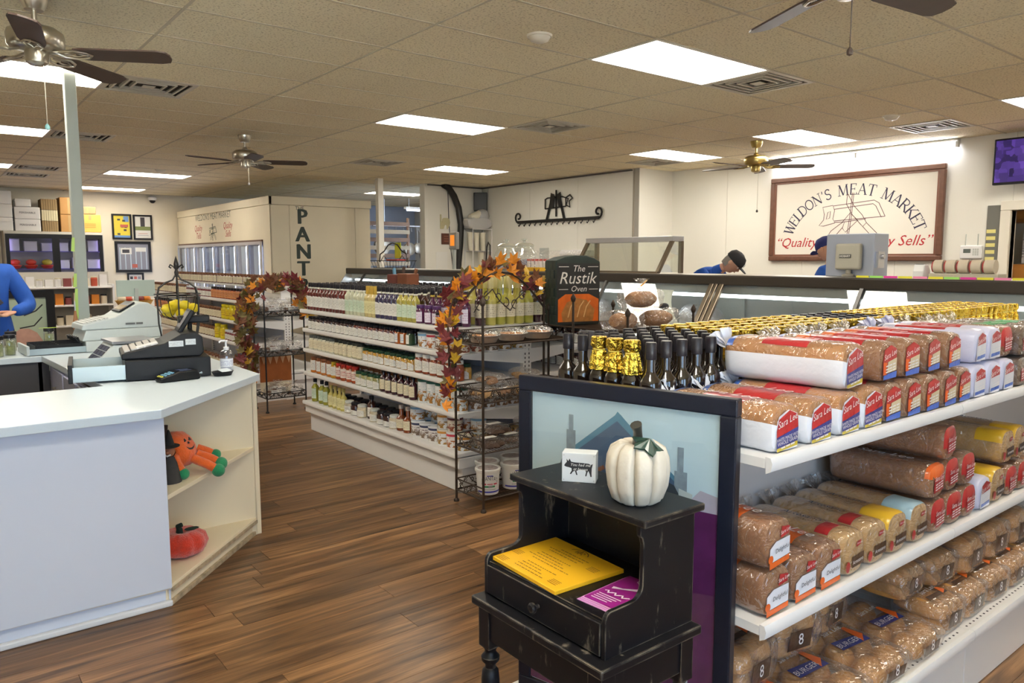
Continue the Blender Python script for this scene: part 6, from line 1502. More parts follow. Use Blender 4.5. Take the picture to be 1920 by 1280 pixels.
MB().box(-0.28, 0.30, -0.20, 0.20, 0.002, 0.085).obj('drawer_housing', pos_w, wr, bevel=0.004)
MB().prism([(-0.30, 0.087), (0.30, 0.087), (0.30, 0.17), (-0.27, 0.17)], 0, 0.38, Tw).obj('lower_body', pos_w, wr, bevel=0.004)
MB().prism([(-0.30, 0.171), (0.30, 0.171), (0.30, 0.25), (0.26, 0.33), (0.20, 0.375), (0.12, 0.37), (-0.05, 0.265), (-0.29, 0.215)], 0, 0.37, Tw).obj('upper_body', pos_w, wr, bevel=0.010, seg=3)
s1 = math.atan2(0.05, 0.24); K = FR((-0.28, -0.15, 0.2185), (math.cos(s1), 0, math.sin(s1)), (0, 1, 0)); m = MB()
for i in range(6):
    for j in range(11): m.box(i * 0.032, i * 0.032 + 0.024, j * 0.027, j * 0.027 + 0.021, 0, 0.008, K)
m.obj('keys', M_('white_keys_soft', (0.72, 0.74, 0.72), 0.5), wr)
s2 = math.atan2(0.105, 0.17); K = FR((-0.03, -0.12, 0.282), (math.cos(s2), 0, math.sin(s2)), (0, 1, 0))
MB().box(0.03, 0.17, 0.0, 0.24, 0, 0.014, K).obj('display_bezel', black_plastic, wr, bevel=0.004)
MB().box(0.05, 0.11, 0.01, 0.23, 0.0145, 0.016, K).obj('display_window', M_('amber_window', (0.30, 0.20, 0.06), 0.2), wr)
MB().box(0.02, 0.09, -0.1805, -0.178, 0.20, 0.215).box(0.10, 0.15, -0.1805, -0.178, 0.20, 0.215).obj('model_plate', M_('plate_dark', (0.15, 0.16, 0.16), 0.4), wr)
t_ = MB(); t_.box(-0.66, -0.28, -0.185, 0.185, 0.012, 0.020).box(-0.66, -0.28, -0.19, -0.183, 0.004, 0.05).box(-0.66, -0.28, 0.183, 0.19, 0.004, 0.05)
t_.obj('drawer_tray', M_('grey_blue_metal', (0.45, 0.55, 0.60), 0.4, metal=0.3), wr)
MB().box(-0.68, -0.66, -0.20, 0.20, 0.002, 0.075).obj('drawer_front', pos_w, wr, bevel=0.003)
t_ = MB(); t_.box(-0.62, -0.30, -0.18, 0.18, 0.022, 0.028)
for j in range(6): t_.box(-0.62, -0.30, -0.18 + 0.071 * j, -0.176 + 0.071 * j, 0.028, 0.075)
for x in (-0.62, -0.46, -0.304): t_.box(x, x + 0.004, -0.18, 0.18, 0.028, 0.072)
t_.obj('till_insert', black_plastic, wr)
cl_ = MB().tube([(-0.31, 0, 0.075), (-0.325, 0, 0.12), (-0.34, 0, 0.115), (-0.33, 0, 0.085)], 0.006, 5)
cl_ = cl_.mesh('bill_clip', black_plastic)
for j in range(6): put('bill_clip', cl_, wr, (0, -0.15 + 0.06 * j, 0))
MB().box(0.20, 0.34, -0.05, 0.12, 0.37, 0.372).obj('paper_slip', paper, wr) if False else None
scb = thing('counter_scale', 'small pale price scale with slanted dark keypad between the registers', 'scale', (0.93, 5.02, CT), math.radians(2))
MB().prism([(-0.14, 0.0), (0.18, 0.0), (0.18, 0.09), (-0.03, 0.115)], 0, 0.26, FR((0, 0.13, 0), (1, 0, 0), (0, 0, 1))).obj('body', pos_w, scb, bevel=0.004)
sA = math.atan2(0.115, 0.11); K = FR((-0.14, -0.12, 0.0), (math.cos(sA), 0, math.sin(sA)), (0, 1, 0)); m = MB()
for i in range(3):
    for j in range(3): m.box(0.03 + i * 0.038, 0.062 + i * 0.038, 0.015 + j * 0.072, 0.08 + j * 0.072, 0, 0.003, K)
m.obj('keypad', M_('dark_keypad', (0.05, 0.055, 0.07), 0.35), scb)
MB().box(-0.04, 0.20, -0.14, 0.14, 0.118, 0.135).obj('pan', steel, scb, bevel=0.004)
cr = thing('card_reader', 'black handheld card terminal lying on the counter edge', 'card terminal', (1.03, 4.035, CT), math.radians(8))
MB().prism([(-0.10, 0.0), (0.10, 0.0), (0.105, 0.02), (0.085, 0.052), (0.0, 0.050), (-0.10, 0.022)], 0, 0.078, FR((0, 0.039, 0), (1, 0, 0), (0, 0, 1))).obj('body', pos_b, cr, bevel=0.009, seg=3)
sB = math.atan2(0.028, 0.10); K = FR((-0.095, -0.032, 0.0245), (math.cos(sB), 0, math.sin(sB)), (0, 1, 0)); m = MB()
kcol = [M_('key_blue', (0.20, 0.42, 0.60), 0.4), M_('key_yellow', (0.60, 0.55, 0.10), 0.4), M_('key_green', (0.05, 0.35, 0.25), 0.4)]
for i in range(4):
    for j in range(3): m.mi = 1 if i == 0 else 0; m.box(0.004 + i * 0.018, 0.016 + i * 0.018, 0.004 + j * 0.021, 0.019 + j * 0.021, 0, 0.003, K)
m.obj('keys', kcol, cr); MB().box(0.0, 0.06, -0.03, 0.03, 0.0505, 0.052).obj('screen', M_('small_lcd', (0.06, 0.08, 0.16), 0.2), cr)
MB().tube([(0.10, 0.0, 0.02), (0.125, 0.0, 0.03), (0.135, 0.02, 0.022), (0.125, 0.05, 0.006), (0.10, 0.10, 0.004)], 0.003, 5).obj('cable', M_('grey_cable', (0.35, 0.42, 0.48), 0.5), cr)
ty = thing('coin_tray', 'small black tray with a round sticker beside the hand sanitizer', 'tray', (1.262, 4.06, CT), 0.1)
MB().lathe([(0.045, 0), (0.058, 0.024), (0.054, 0.024), (0.042, 0.006), (0, 0.006)], 24, Matrix.Diagonal((1, .75, 1, 1))).obj('dish', pos_b, ty)
o = MB().box(-0.03, 0.035, -0.022, 0.022, 0, 0.002).obj('sticker', M_('pale_sticker', (0.70, 0.78, 0.84), 0.4), ty, (0.01, 0, 0.026)); o.rotation_euler = (0.25, 0, 0.3)
hs_ = thing('hand_sanitizer', 'clear pump bottle of hand sanitizer at the counter corner', 'bottle', (1.335, 4.22, CT))
MB().lathe([(0.030, 0), (0.034, 0.006), (0.034, 0.095), (0.026, 0.112), (0.014, 0.118)], 16).obj('bottle', film('clear_plastic', (0.92, 0.93, 0.97), 0.10, 0.6, 0.06), hs_)
MB().lathe([(0.031, 0.004), (0.031, 0.07)], 16).obj('gel', film('gel', (0.86, 0.88, 0.95), 0.05, 0.2, 0.1, haze=0.15), hs_)
shell(0.0345, 0.025, 0.07, 0, PI, 2 * PI).obj('label', label_mat('sanit_label', (0.75, 0.78, 0.84), (0.3, 0.3, 0.5), 6, .5), hs_)
MB().lathe([(0.016, 0.116), (0.016, 0.132), (0.006, 0.134), (0.006, 0.160), (0.010, 0.162), (0.010, 0.170), (0, 0.171)], 12).tube([(0, 0, 0.166), (-0.03, -0.01, 0.168), (-0.042, -0.014, 0.160)], 0.005, 6).obj('pump', white, hs_)
for i, (x, y, l) in enumerate(((0.47, 5.80, 'larger clear spice jar with black lid at left of the till drawer'), (0.50, 6.05, 'clear spice jar with black lid behind the larger jar'), (0.40, 5.72, 'clear spice jar at far left on the rear counter'), (0.74, 6.20, 'clear spice jar with lime tape on its black lid'))):
    jr = thing('spice_jar', l, 'jar', (x, y, CT), 0)
    MB().lathe([(0.03, 0.0), (0.032, 0.004), (0.032, 0.10), (0.028, 0.108)], 16).obj('glass', jar_glass, jr)
    MB().lathe([(0.029, 0.003), (0.029, 0.06 + .01 * i)], 14).obj('spice', M_('dried_herb', (0.32, 0.33, 0.14), 0.8, noise_s=90, noise_a=0.5), jr)
    MB().lathe([(0.034, 0.108), (0.034, 0.128), (0.031, 0.131), (0, 0.131)], 18).obj('lid', black_plastic, jr)
    if i == 3: MB().box(-0.06, 0.05, -0.012, 0.012, 0.1315, 0.1325).obj('tape', M_('lime_tape', (0.55, 0.85, 0.05), 0.5), jr)

# wire fruit stand with lemons
fs_ = thing('fruit_stand', 'black wire fruit stand with fleur finial holding lemons on the counter', 'fruit stand', (1.34, 5.16, CT))
MB().tube([(0.10 * math.cos(i * PI / 10), 0.10 * math.sin(i * PI / 10), 0.006) for i in range(20)], 0.006, 6, True).obj('base_ring', black_metal, fs_)
for k in range(6):
    a = k * PI / 3 + 0.3; c, s = math.cos(a), math.sin(a)
    MB().tube([(0.10 * c, 0.10 * s, 0.006), (0.135 * c, 0.135 * s, 0.20), (0.138 * c, 0.138 * s, 0.37), (0.125 * c, 0.125 * s, 0.43), (0.08 * c, 0.08 * s, 0.462), (0.03 * c, 0.03 * s, 0.48), (0.010 * c, 0.010 * s, 0.51)], 0.0048, 6).obj('stay', black_metal, fs_)
for z, r_ in ((0.39, 0.137), (0.372, 0.135)): MB().tube([(r_ * math.cos(i * PI / 12), r_ * math.sin(i * PI / 12), z) for i in range(24)], 0.004, 6, True).obj('ring', black_metal, fs_)
m = MB()
for k in range(14):
    a = k * 2 * PI / 14; c, s = math.cos(a), math.sin(a)
    m.tube([(0.134 * c, 0.134 * s, 0.372), (0.125 * c, 0.125 * s, 0.31), (0.095 * c, 0.095 * s, 0.255), (0.04 * c, 0.04 * s, 0.225), (0.0, 0.0, 0.22)], 0.0025, 5)
m.obj('basket_wires', black_metal, fs_)
m = MB(); m.lathe([(0.010, 0.50), (0.014, 0.53), (0.008, 0.545), (0.013, 0.56), (0.016, 0.58), (0.008, 0.61), (0, 0.635)], 10)
for q in (-1, 1): m.tube([(0, 0, 0.545), (q * 0.014, -q * 0.011, 0.565), (q * 0.030, -q * 0.023, 0.578), (q * 0.036, -q * 0.028, 0.563), (q * 0.026, -q * 0.02, 0.556)], 0.005, 6)
m.obj('fleur_finial', black_metal, fs_)
lem = M_('lemon_skin', (0.80, 0.62, 0.02), 0.4, bump=0.2, bump_s=200)
lm = MB().lathe([(0.0, -0.042), (0.008, -0.037), (0.024, -0.026), (0.031, -0.005), (0.029, 0.015), (0.018, 0.030), (0.008, 0.036), (0.005, 0.043), (0, 0.045)], 14).mesh('lemon', lem)
for i, (x, y, z) in enumerate(((0.05, 0.03, .268), (-0.05, 0.035, .268), (0.0, -0.055, .268), (0.085, -0.03, .300), (-0.08, -0.035, .300), (0.0, 0.09, .298), (0.035, -0.02, .318), (-0.035, -0.01, .318), (0.0, 0.045, .322))):
    o = tag(put('lemon', lm, None, (1.34 + x, 5.16 + y, CT + z)), 'yellow lemon lying in the wire fruit stand', 'lemon', 'lemons in the fruit stand'); o.rotation_euler = (1.4, 0.3 * i, i * 1.3)
# sign board and paper behind the white register
cs = thing('counter_placard', 'pale sea green placard behind the white register', 'placard', (1.30, 6.12, CT))
MB().box(-0.012, 0.012, -0.02, 0.02, 0, 0.40).obj('stem', grey_plastic, cs); MB().box(-0.13, 0.13, -0.008, 0.008, 0.34, 0.46).obj('board', M_('sea_green_card', (0.48, 0.56, 0.50), 0.6), cs, bevel=0.003)

# toys in the corner shelf
oc = M_('orange_plush', (0.80, 0.13, 0.012), 0.85, noise_s=40, noise_a=0.25, bump=0.5, bump_s=160, sheen=0.4); gc = M_('green_plush', (0.01, 0.24, 0.09), 0.85, bump=0.4, bump_s=160, sheen=0.3)
z_s = 0.4925
pt = thing('pumpkin_toy', 'orange pumpkin soft toy with green mittens sprawled on the corner shelf', 'soft toy', (0.945, 3.735, z_s), math.radians(20))
lobf = lambda a, z: 1 - 0.07 * (1 - abs(math.cos(a * 5))) ** 2
MB().lathe([(0.0, -0.055), (0.05, -0.05), (0.085, -0.02), (0.09, 0.01), (0.075, 0.04), (0.04, 0.058), (0, 0.052)], 50, Matrix.Translation((0, 0, 0.115)) @ Matrix.Rotation(1.0, 4, 'X') @ Matrix.Rotation(0.4, 4, 'Y'), fn=lobf).obj('body', oc, pt)
for nm, pts, r_ in (('arm', [(-0.06, -0.05, .10), (-0.075, -0.095, .07), (-0.065, -0.12, .028)], .019), ('arm', [(0.075, -0.03, .11), (0.11, -0.06, .09), (0.135, -0.085, .07)], .018), ('leg', [(0.02, -0.07, .075), (0.06, -0.12, .045), (0.095, -0.155, .012)], .021), ('leg', [(0.06, -0.05, .085), (0.10, -0.10, .06), (0.125, -0.135, .035)], .021)):
    l = MB().tube(pts, r_, 10).obj(nm, oc, pt); e = pts[-1]
    MB().sph(e, 0.026 if nm == 'arm' else 0.031, n=14, m=10).obj('mitten' if nm == 'arm' else 'boot', gc, l)
MB().tube([(-0.045, 0.02, 0.165), (-0.05, 0.03, 0.19), (-0.045, 0.03, 0.235)], 0.011, 8).obj('stalk', M_('brown_felt', (0.05, 0.025, 0.015), 0.9), pt)
m = MB(); m.add([(-0.04, 0.0, .17), (-0.09, -0.02, .165), (-0.075, -0.035, .145), (-0.04, -0.03, .165)], [(0, 1, 2, 3)]).add([(-0.04, 0.0, .175), (-0.09, -0.02, .17), (-0.075, -0.035, .15), (-0.04, -0.03, .17)], [(3, 2, 1, 0)]); m.obj('leaf', gc, pt)
fm = MB(); n_ = V((0.40, -0.78, 0.42)).normalized()
q_ = (Matrix.Rotation(1.0, 3, 'X') @ Matrix.Rotation(0.4, 3, 'Y')).transposed() @ n_
t_s = 1 / math.sqrt((q_.x / 0.09) ** 2 + (q_.y / 0.09) ** 2 + (q_.z / 0.057) ** 2)
ux = V((0, 0, 1)).cross(n_).normalized(); uy = n_.cross(ux)
TF = FR(V((0, 0, 0.115)) + n_ * (t_s - 0.004), ux, uy)
for pts in ([(-.030, .018), (-.012, .020), (-.020, .034)], [(.012, .018), (.030, .014), (.022, .032)], [(-.006, .004), (.006, .003), (0, .014)], [(-.034, -.006), (-.018, -.016), (0, -.019), (.02, -.017), (.036, -.009), (.022, -.030), (0, -.036), (-.022, -.028)]): fm.prism(pts, 0, 0.006, TF)
fm.obj('face', ink, pt)
wt = thing('witch_figure', 'dark wooden witch figure with pointed hat on the corner shelf', 'figurine', (0.868, 3.60, z_s), math.radians(-35))
MB().lathe([(0.047, 0), (0.046, 0.01), (0.030, 0.09), (0.018, 0.12), (0.0, 0.122)], 18).obj('robe', M_('charcoal_felt', (0.045, 0.042, 0.040), 0.9, noise_s=40, noise_a=0.3), wt)
MB().sph((0, 0, 0.145), 0.025, 0.024, 0.028, 14, 10).sph((0, -0.026, 0.143), 0.006, 0.010, 0.006, 8, 6).obj('head', M_('figure_skin', (0.36, 0.14, 0.07), 0.6), wt)
MB().tube([(-0.014, -0.022, 0.132), (0, -0.027, 0.126), (0.014, -0.022, 0.132)], 0.004, 6).obj('grin', white, wt)
MB().lathe([(0.0, 0.118), (0.020, 0.122), (0.026, 0.135), (0.024, 0.15)], 12, a0=0.2, a1=2.9).obj('hair', M_('straw_brown', (0.14, 0.06, 0.025), 0.9), wt)
MB().lathe([(0.0, 0.164), (0.045, 0.165), (0.046, 0.169), (0.024, 0.172), (0.018, 0.195), (0.006, 0.235), (0, 0.245)], 18).obj('hat', M_('hat_felt', (0.02, 0.018, 0.016), 0.9), wt)
tb2 = thing('teal_board', 'teal board leaning at the back of the corner shelf', 'board', (0.79, 3.86, z_s)); o = MB().box(-0.02, 0.02, -0.15, 0.10, 0, 0.34).obj('board', M_('teal_paint', (0.02, 0.20, 0.20), 0.5, noise_s=10, noise_a=0.3), tb2, bevel=0.003)
rp_ = thing('red_pumpkin', 'fuzzy red orange pumpkin cushion on the bottom corner shelf', 'cushion', (0.935, 3.725, 0.0955))
lb3 = lambda a, z: 1 - 0.13 * (1 - abs(math.cos(a * 4 + .4))) ** 1.5
MB().lathe([(0.0, 0.006), (0.06, 0.0), (0.105, 0.022), (0.12, 0.058), (0.108, 0.095), (0.07, 0.118), (0.03, 0.112), (0.0, 0.10)], 56, fn=lb3).obj('body', M_('red_orange_fuzz', (0.62, 0.035, 0.010), 0.95, noise_s=60, noise_a=0.3, bump=0.6, bump_s=200, sheen=0.6), rp_)
MB().tube([(-0.01, 0, 0.10), (-0.012, -0.01, 0.13), (-0.02, -0.02, 0.148), (-0.005, -0.03, 0.155)], [.017, .014, .012, .011], 8).obj('stem', M_('dark_green_felt', (0.012, 0.03, 0.02), 0.9), rp_)
MB().sph((0.045, -0.005, 0.119), 0.035, 0.02, 0.006, 10, 6).obj('leaf', MATS['dark_green_felt'], rp_)

# ================================================================ AUTUMN LEAF GARLANDS
def maple(sz, curl, seed):
    pts = []; lob_ = [(90, 1.0), (122, .52), (140, .92), (172, .45), (196, .72), (235, .34), (262, .30), (278, .30), (305, .34), (344, .72), (8, .45), (40, .92), (58, .52)]
    for a, r_ in lob_: pts.append((r_ * math.cos(math.radians(a)), r_ * math.sin(math.radians(a))))
    f = lambda x, y: curl * (x * x * 0.7 + y * y * 0.4) - 0.15 * curl * abs(x)
    n = len(pts); vs = [(0, 0, 0)] + [(x, y, f(x, y)) for x, y in pts]
    vs = [(x * sz, y * sz, z * sz) for x, y, z in vs]
    lo = [(x, y, z - 0.0012) for x, y, z in vs]
    fs = [(0, 1 + i, 1 + (i + 1) % n) for i in range(n)] + [(n + 1, n + 2 + (i + 1) % n, n + 2 + i) for i in range(n)] + [(1 + i, n + 2 + i, n + 2 + (i + 1) % n, 1 + (i + 1) % n) for i in range(n)]
    return MB().add(vs + lo, fs)
leafm = [M_('leaf_orange', (0.72, 0.25, 0.012), 0.55, noise_s=30, noise_a=0.3), M_('leaf_burgundy', (0.16, 0.018, 0.022), 0.55, noise_s=30, noise_a=0.4), M_('leaf_brown', (0.16, 0.055, 0.018), 0.6, noise_s=30, noise_a=0.4), M_('leaf_gold', (0.60, 0.36, 0.02), 0.55, noise_s=30, noise_a=0.3), M_('leaf_olive', (0.16, 0.12, 0.03), 0.6, noise_s=30, noise_a=0.4)]
lv = [[maple(s, c, 0).mesh('maple_leaf', m) for s, c in ((0.052, 0.5), (0.044, -0.6))] for m in leafm]
def garland(name, label, path, n, weights, seed, spread, sizes=1.0):
    g = thing(name, label, 'garland', (0, 0, 0)); rg = random.Random(seed)
    MB().tube(path, 0.006, 6).obj('vine', M_('vine_brown', (0.06, 0.03, 0.015), 0.8), g)
    L = [0]
    for a, b in zip(path[:-1], path[1:]): L.append(L[-1] + (V(b) - V(a)).length)
    for k in range(n):
        d_ = L[-1] * (k + rg.random() * 0.7) / n
        i = max(j for j in range(len(L) - 1) if L[j] <= d_); t = (d_ - L[i]) / max(1e-6, L[i + 1] - L[i])
        p_ = V(path[i]).lerp(V(path[i + 1]), t) + V([rg.uniform(-1, 1) * q for q in spread])
        o = put('leaf', rg.choice(lv[rg.choices(range(5), weights)[0]]), g, p_); s = sizes * rg.uniform(0.75, 1.2); o.scale = (s, s, s)
        o.rotation_euler = (rg.uniform(0.7, 2.0), rg.uniform(-0.7, 0.7), rg.uniform(-1.6, 0.4))
arc_p = [(2.49, 3.74, 0.66), (2.50, 3.76, 0.80), (2.49, 3.75, 0.95), (2.50, 3.77, 1.10), (2.54, 3.80, 1.22), (2.63, 3.84, 1.33), (2.75, 3.85, 1.40), (2.86, 3.85, 1.44), (2.98, 3.85, 1.47), (3.08, 3.85, 1.43), (3.18, 3.85, 1.37), (3.27, 3.84, 1.28)]
garland('leaf_garland', 'autumn maple leaf garland arched over the bakery rack', arc_p, 100, (5, 5, 3, 2, 1), 4, (0.05, 0.035, 0.045), 1.25)
pth = [(2.47, 7.24, 0.30), (2.49, 7.22, 0.55), (2.47, 7.24, 0.80), (2.50, 7.22, 1.05), (2.58, 7.20, 1.24), (2.72, 7.20, 1.27), (2.86, 7.20, 1.29), (3.00, 7.20, 1.24), (3.08, 7.20, 1.10), (3.11, 7.20, 0.95)]
garland('leaf_garland', 'dark autumn leaf garland draped round the pecan rack', pth, 230, (2, 4, 7, 1, 3), 8, (0.085, 0.05, 0.07), 1.35)

# ================================================================ BAKERY RACK CONTENTS
foil = M_('pie_tin_foil', (0.72, 0.70, 0.66), 0.28, metal=0.9, bump=0.4, bump_s=90)
bagc = film('clear_cello', (0.98, 0.98, 0.98), 0.07, 0.5, 0.08, bump=1.0, bump_s=24, haze=0.03)
for i, x in enumerate((2.688, 2.90, 3.112)):
    t = thing('pie_tin', 'wrapped foil pie tin, %s from left on the top rack shelf' % nth(i), 'pie', (x, 3.665, 1.0065))
    fn = lambda a, z: 1 + 0.012 * math.sin(32 * a)
    MB().lathe([(0.0, 0.001), (0.075, 0.0), (0.096, 0.04), (0.102, 0.042), (0.102, 0.044), (0.094, 0.043), (0.0, 0.034)], 64, fn=fn).obj('tin', foil, t)
    MB().lathe([(0.092, 0.036), (0.07, 0.043), (0.0, 0.046)], 20).obj('crust', crust, t)
    MB().sph((0, 0, 0.045), 0.1045, 0.1045, 0.035, 16, 8).obj('wrap', bagc, t)
bakedm = [M_('golden_pastry', (0.55, 0.32, 0.12), 0.6, noise_s=30, noise_a=0.3), M_('brown_cookie', (0.32, 0.15, 0.06), 0.7, noise_s=40, noise_a=0.4), M_('pecan_brown', (0.20, 0.085, 0.035), 0.6, noise_s=50, noise_a=0.5), M_('dark_brownie', (0.07, 0.035, 0.02), 0.7, noise_s=40, noise_a=0.5)]
def bag_of(name, label, loc, food, n, size, piece, rz=0, group=None, lab=True, cat='bag', upright=False):
    b = thing(name, label, cat, loc, rz, group); rg = random.Random(len(label) * 7 + n)
    w, d, h = size; m = MB()
    for k in range(n):
        x, y = rg.uniform(-w * .36, w * .36), rg.uniform(-d * .34, d * .34)
        z = piece[2] + rg.uniform(0, max(0, h * 0.62 - 2 * piece[2]))
        T = Matrix.Translation((x, y, z)) @ Matrix.Rotation(rg.uniform(0, 3), 4, 'Z') @ Matrix.Rotation(rg.uniform(-.5, .5), 4, 'X')
        m.sph((0, 0, 0), *piece, 10, 6, T)
    m.obj('contents', food, b)
    m = MB(); loaf_shape(m, w, h, d, 0.0, None, n=20, k=9, seed=n, crumple=0.012)
    for i, v in enumerate(m.v): m.v[i] = (v[0], v[1] - d / 2, v[2])
    m.obj('bag', bagc, b)
    if upright:
        m = MB(); fn = lambda a, z: 1 + 0.3 * math.sin(4 * a + z * 40)
        m.lathe([(w * .30, h * .80), (w * .10, h * 1.0), (w * .10, h * 1.04), (w * .34, h * 1.30)], 16, Matrix.Diagonal((1, .5, 1, 1)), fn=fn); m.obj('bag_neck', bagc, b)
    if lab:
        m = MB(); m.T = FR((0.0, -d * .12, h * 1.0), (1, 0, 0), (0, 1, 0)) if not upright else FR((0, -d * .53, h * .45), (1, 0, 0), (0, 0, 1))
        m.prism([(-w * .3, -w * .14), (w * .3, -w * .14), (w * .3, w * .14), (-w * .3, w * .14)], 0, 0.001)
        o = m.obj('label', label_mat('bakery_label', (0.82, 0.80, 0.76), (0.12, 0.10, 0.12), 3, .46), b)
    return b
for i, (x, y, z) in enumerate(((2.675, 3.655, 0.668), (2.81, 3.67, 0.668), (2.945, 3.655, 0.668), (3.08, 3.67, 0.668), (3.205, 3.665, 0.668), (2.745, 3.69, 0.742), (3.02, 3.69, 0.742))):
    bag_of('pastry_bag', 'clear bag of golden pastries, %s along the middle rack tray' % nth(i), (x, y, z), bakedm[0] if i % 2 == 0 else bakedm[1], 7, (0.125, 0.17, 0.072), (0.035, 0.028, 0.014), (0.06, -0.05, 0.04)[i % 3], 'pastry bags on the middle rack tray', lab=False)
for i, (x, y) in enumerate(((2.69, 3.64), (2.855, 3.64), (3.02, 3.64), (3.19, 3.64), (2.78, 3.71), (3.08, 3.71))):
    bag_of('brownie_bag', 'bag of dark brownies with white label, %s on the lower rack tray' % nth(i), (x, y, 0.368 + (0.062 if i > 3 else 0)), bakedm[3], 6, (0.16, 0.15, 0.06), (0.05, 0.04, 0.016), 0.03 * (i % 3 - 1), 'brownie bags on the lower rack tray')
# buckets
bkp = thing('bucket', 'b', 'bucket', (0, 0, 0))
bwm = M_('bucket_white_plastic', (0.80, 0.80, 0.78), 0.35)
MB().lathe([(0.080, 0), (0.082, 0.004), (0.090, 0.145), (0.096, 0.147), (0.096, 0.152), (0.091, 0.153)], 28).obj('body', bwm, bkp)
MB().lathe([(0.097, 0.150), (0.099, 0.153), (0.099, 0.168), (0.095, 0.171), (0.086, 0.171), (0.085, 0.166), (0, 0.166)], 28).obj('lid', bwm, bkp)
MB().lathe([(0.078, 0.1662), (0.078, 0.1668), (0.070, 0.1668), (0.068, 0.1664)], 28).lathe([(0.0, 0.1670), (0.066, 0.1668), (0.066, 0.1662)], 24).obj('lid_print', M_('lid_print_grey', (0.45, 0.38, 0.37), 0.5, noise_s=40, noise_a=0.8), bkp)
def wrap(mb, vs, fs, ox, oy, sx, sy, facing, arc_=0.0):
    out = []
    for x, y, _ in vs:
        u, v_ = ox + x * sx, oy + y * sy; v_ += arc_ * (1 - (u / 0.06) ** 2)
        a = facing + u / 0.088; r_ = 0.0822 + 0.0078 * v_ / 0.145 + 0.0012
        out.append((r_ * math.cos(a), r_ * math.sin(a), v_))
    mb.add(out, fs)
FA = -PI / 2 - 0.30
m = MB(); vs, fs, w = text_geo("JUANITA'S"); wrap(m, [(x - w / 2, y, 0) for x, y, _ in vs], fs, 0, 0.086, 0.0290, 0.040, FA, 0.016); m.obj('brand_print', M_('juan_black', (0.03, 0.03, 0.05), 0.5), bkp)
def strip(mb, u0, u1, v0, v1, n=8):
    vs = []
    for i in range(n + 1): vs += [(u0 + (u1 - u0) * i / n, v0, 0), (u0 + (u1 - u0) * i / n, v1, 0)]
    wrap(mb, vs, [(2 * i, 2 * i + 2, 2 * i + 3, 2 * i + 1) for i in range(n)], 0, 0, 1, 1, FA)
for nm, c, bands in (('blue_print', (0.05, 0.06, 0.42), ((-0.11, 0.11, 0.016, 0.027), (-0.024, 0.024, 0.128, 0.134))), ('red_print', (0.60, 0.06, 0.10), ((-0.062, -0.030, 0.070, 0.080), (0.030, 0.062, 0.070, 0.080), (-0.022, 0.022, 0.072, 0.078))), ('green_print', (0.04, 0.28, 0.12), ((-0.042, -0.012, 0.052, 0.064), (0.02, 0.042, 0.052, 0.064))), ('grey_print', (0.30, 0.30, 0.32), ((-0.012, 0.02, 0.050, 0.066), (-0.05, 0.05, 0.036, 0.040)))):
    m = MB()
    for b in bands: strip(m, *b)
    m.obj(nm, M_('bucket_' + nm, c, 0.4), bkp)
BK = Stamp(bkp)
for i, (x, y) in enumerate(((2.690, 3.632), (2.885, 3.632), (3.080, 3.632), (2.785, 3.768), (2.985, 3.768), (3.185, 3.768))):
    o = BK.at((x, y, 0.082), (-.15, .1, .3)[i % 3], 'white bucket with black arched lettering, %s from left in the %s row' % (nth(i % 3), ('front', 'rear')[i // 3])); o.scale = (0.80, 0.80, 0.92)
# loaf rack: rustic loaves and the oven standee
for i, (x, y, z, rz) in enumerate(((3.46, 3.25, 1.067, 0.25), (3.80, 3.28, 1.067, -0.1), (3.63, 3.26, 1.196, 0.05))):
    b = thing('rustic_loaf', ('left', 'right', 'top')[i] + ' crusty brown rustic loaf in clear bag before the oven box', 'bread', (x, y, z), rz)
    MB().lathe([(0.0, -0.12), (0.04, -0.112), (0.068, -0.06), (0.072, 0.0), (0.068, 0.06), (0.04, 0.112), (0, 0.12)], 18, FR((0, 0, 0.055), (0, 1, 0), (0, 0, 1)) @ Matrix.Diagonal((1, .75, 1, 1))).obj('loaf', M_('rustic_crust', (0.40, 0.19, 0.075), 0.7, noise_s=25, noise_a=0.5, bump=0.6, bump_s=50), b)
    m = MB(); loaf_shape(m, 0.17, 0.125, 0.28, 0, None, n=20, k=9, seed=90 + i, crumple=0.014)
    for q, v in enumerate(m.v): m.v[q] = (v[1] - 0.14, v[0], v[2])
    m.obj('bag', bagc, b)
    MB().lathe([(0.03, 0.115), (0.010, 0.135), (0.010, 0.142), (0.045, 0.185)], 14, fn=lambda a, z: 1 + .3 * math.sin(4 * a)).obj('bag_neck', bagc, b)
    if i == 2: MB().tube([(-0.02, -0.012, 0.14), (0.0, -0.014, 0.15), (0.02, -0.01, 0.16), (0.04, -0.012, 0.175)], 0.005, 5).obj('tie', M_('orange_ribbon', (0.75, 0.35, 0.02), 0.5), b)
    if i == 1: MB().sph((0.05, -0.02, 0.13), 0.045, 0.012, 0.022, 10, 6).obj('sticker', ink, b)
sd_ = thing('oven_standee', 'dark green oven-shaped display box lettered The Rustik Oven', 'display box', (3.50, 3.70, 1.0665), math.radians(-14))
dg = M_('oven_green', (0.018, 0.032, 0.026), 0.55, noise_s=10, noise_a=0.3)
MB().prism([(-0.165, 0), (0.165, 0), (0.165, 0.42), (0.12, 0.445), (0.06, 0.46), (-0.02, 0.462), (-0.10, 0.452), (-0.165, 0.43)], -0.16, 0, FR((0, 0.0, 0), (1, 0, 0), (0, 0, 1))).obj('box', dg, sd_, bevel=0.004)
br = MB()
for j in range(7):
    for i in range(3):
        y0 = 0.005 + i * 0.052 + (0.026 if j % 2 else 0); y1 = min(y0 + 0.048, 0.158)
        if y1 - y0 > 0.01: br.box(-0.171, -0.165, y0, y1, 0.01 + j * 0.06, 0.064 + j * 0.06)
tag(br.obj('brick_relief', dg, sd_), kind='stuff')
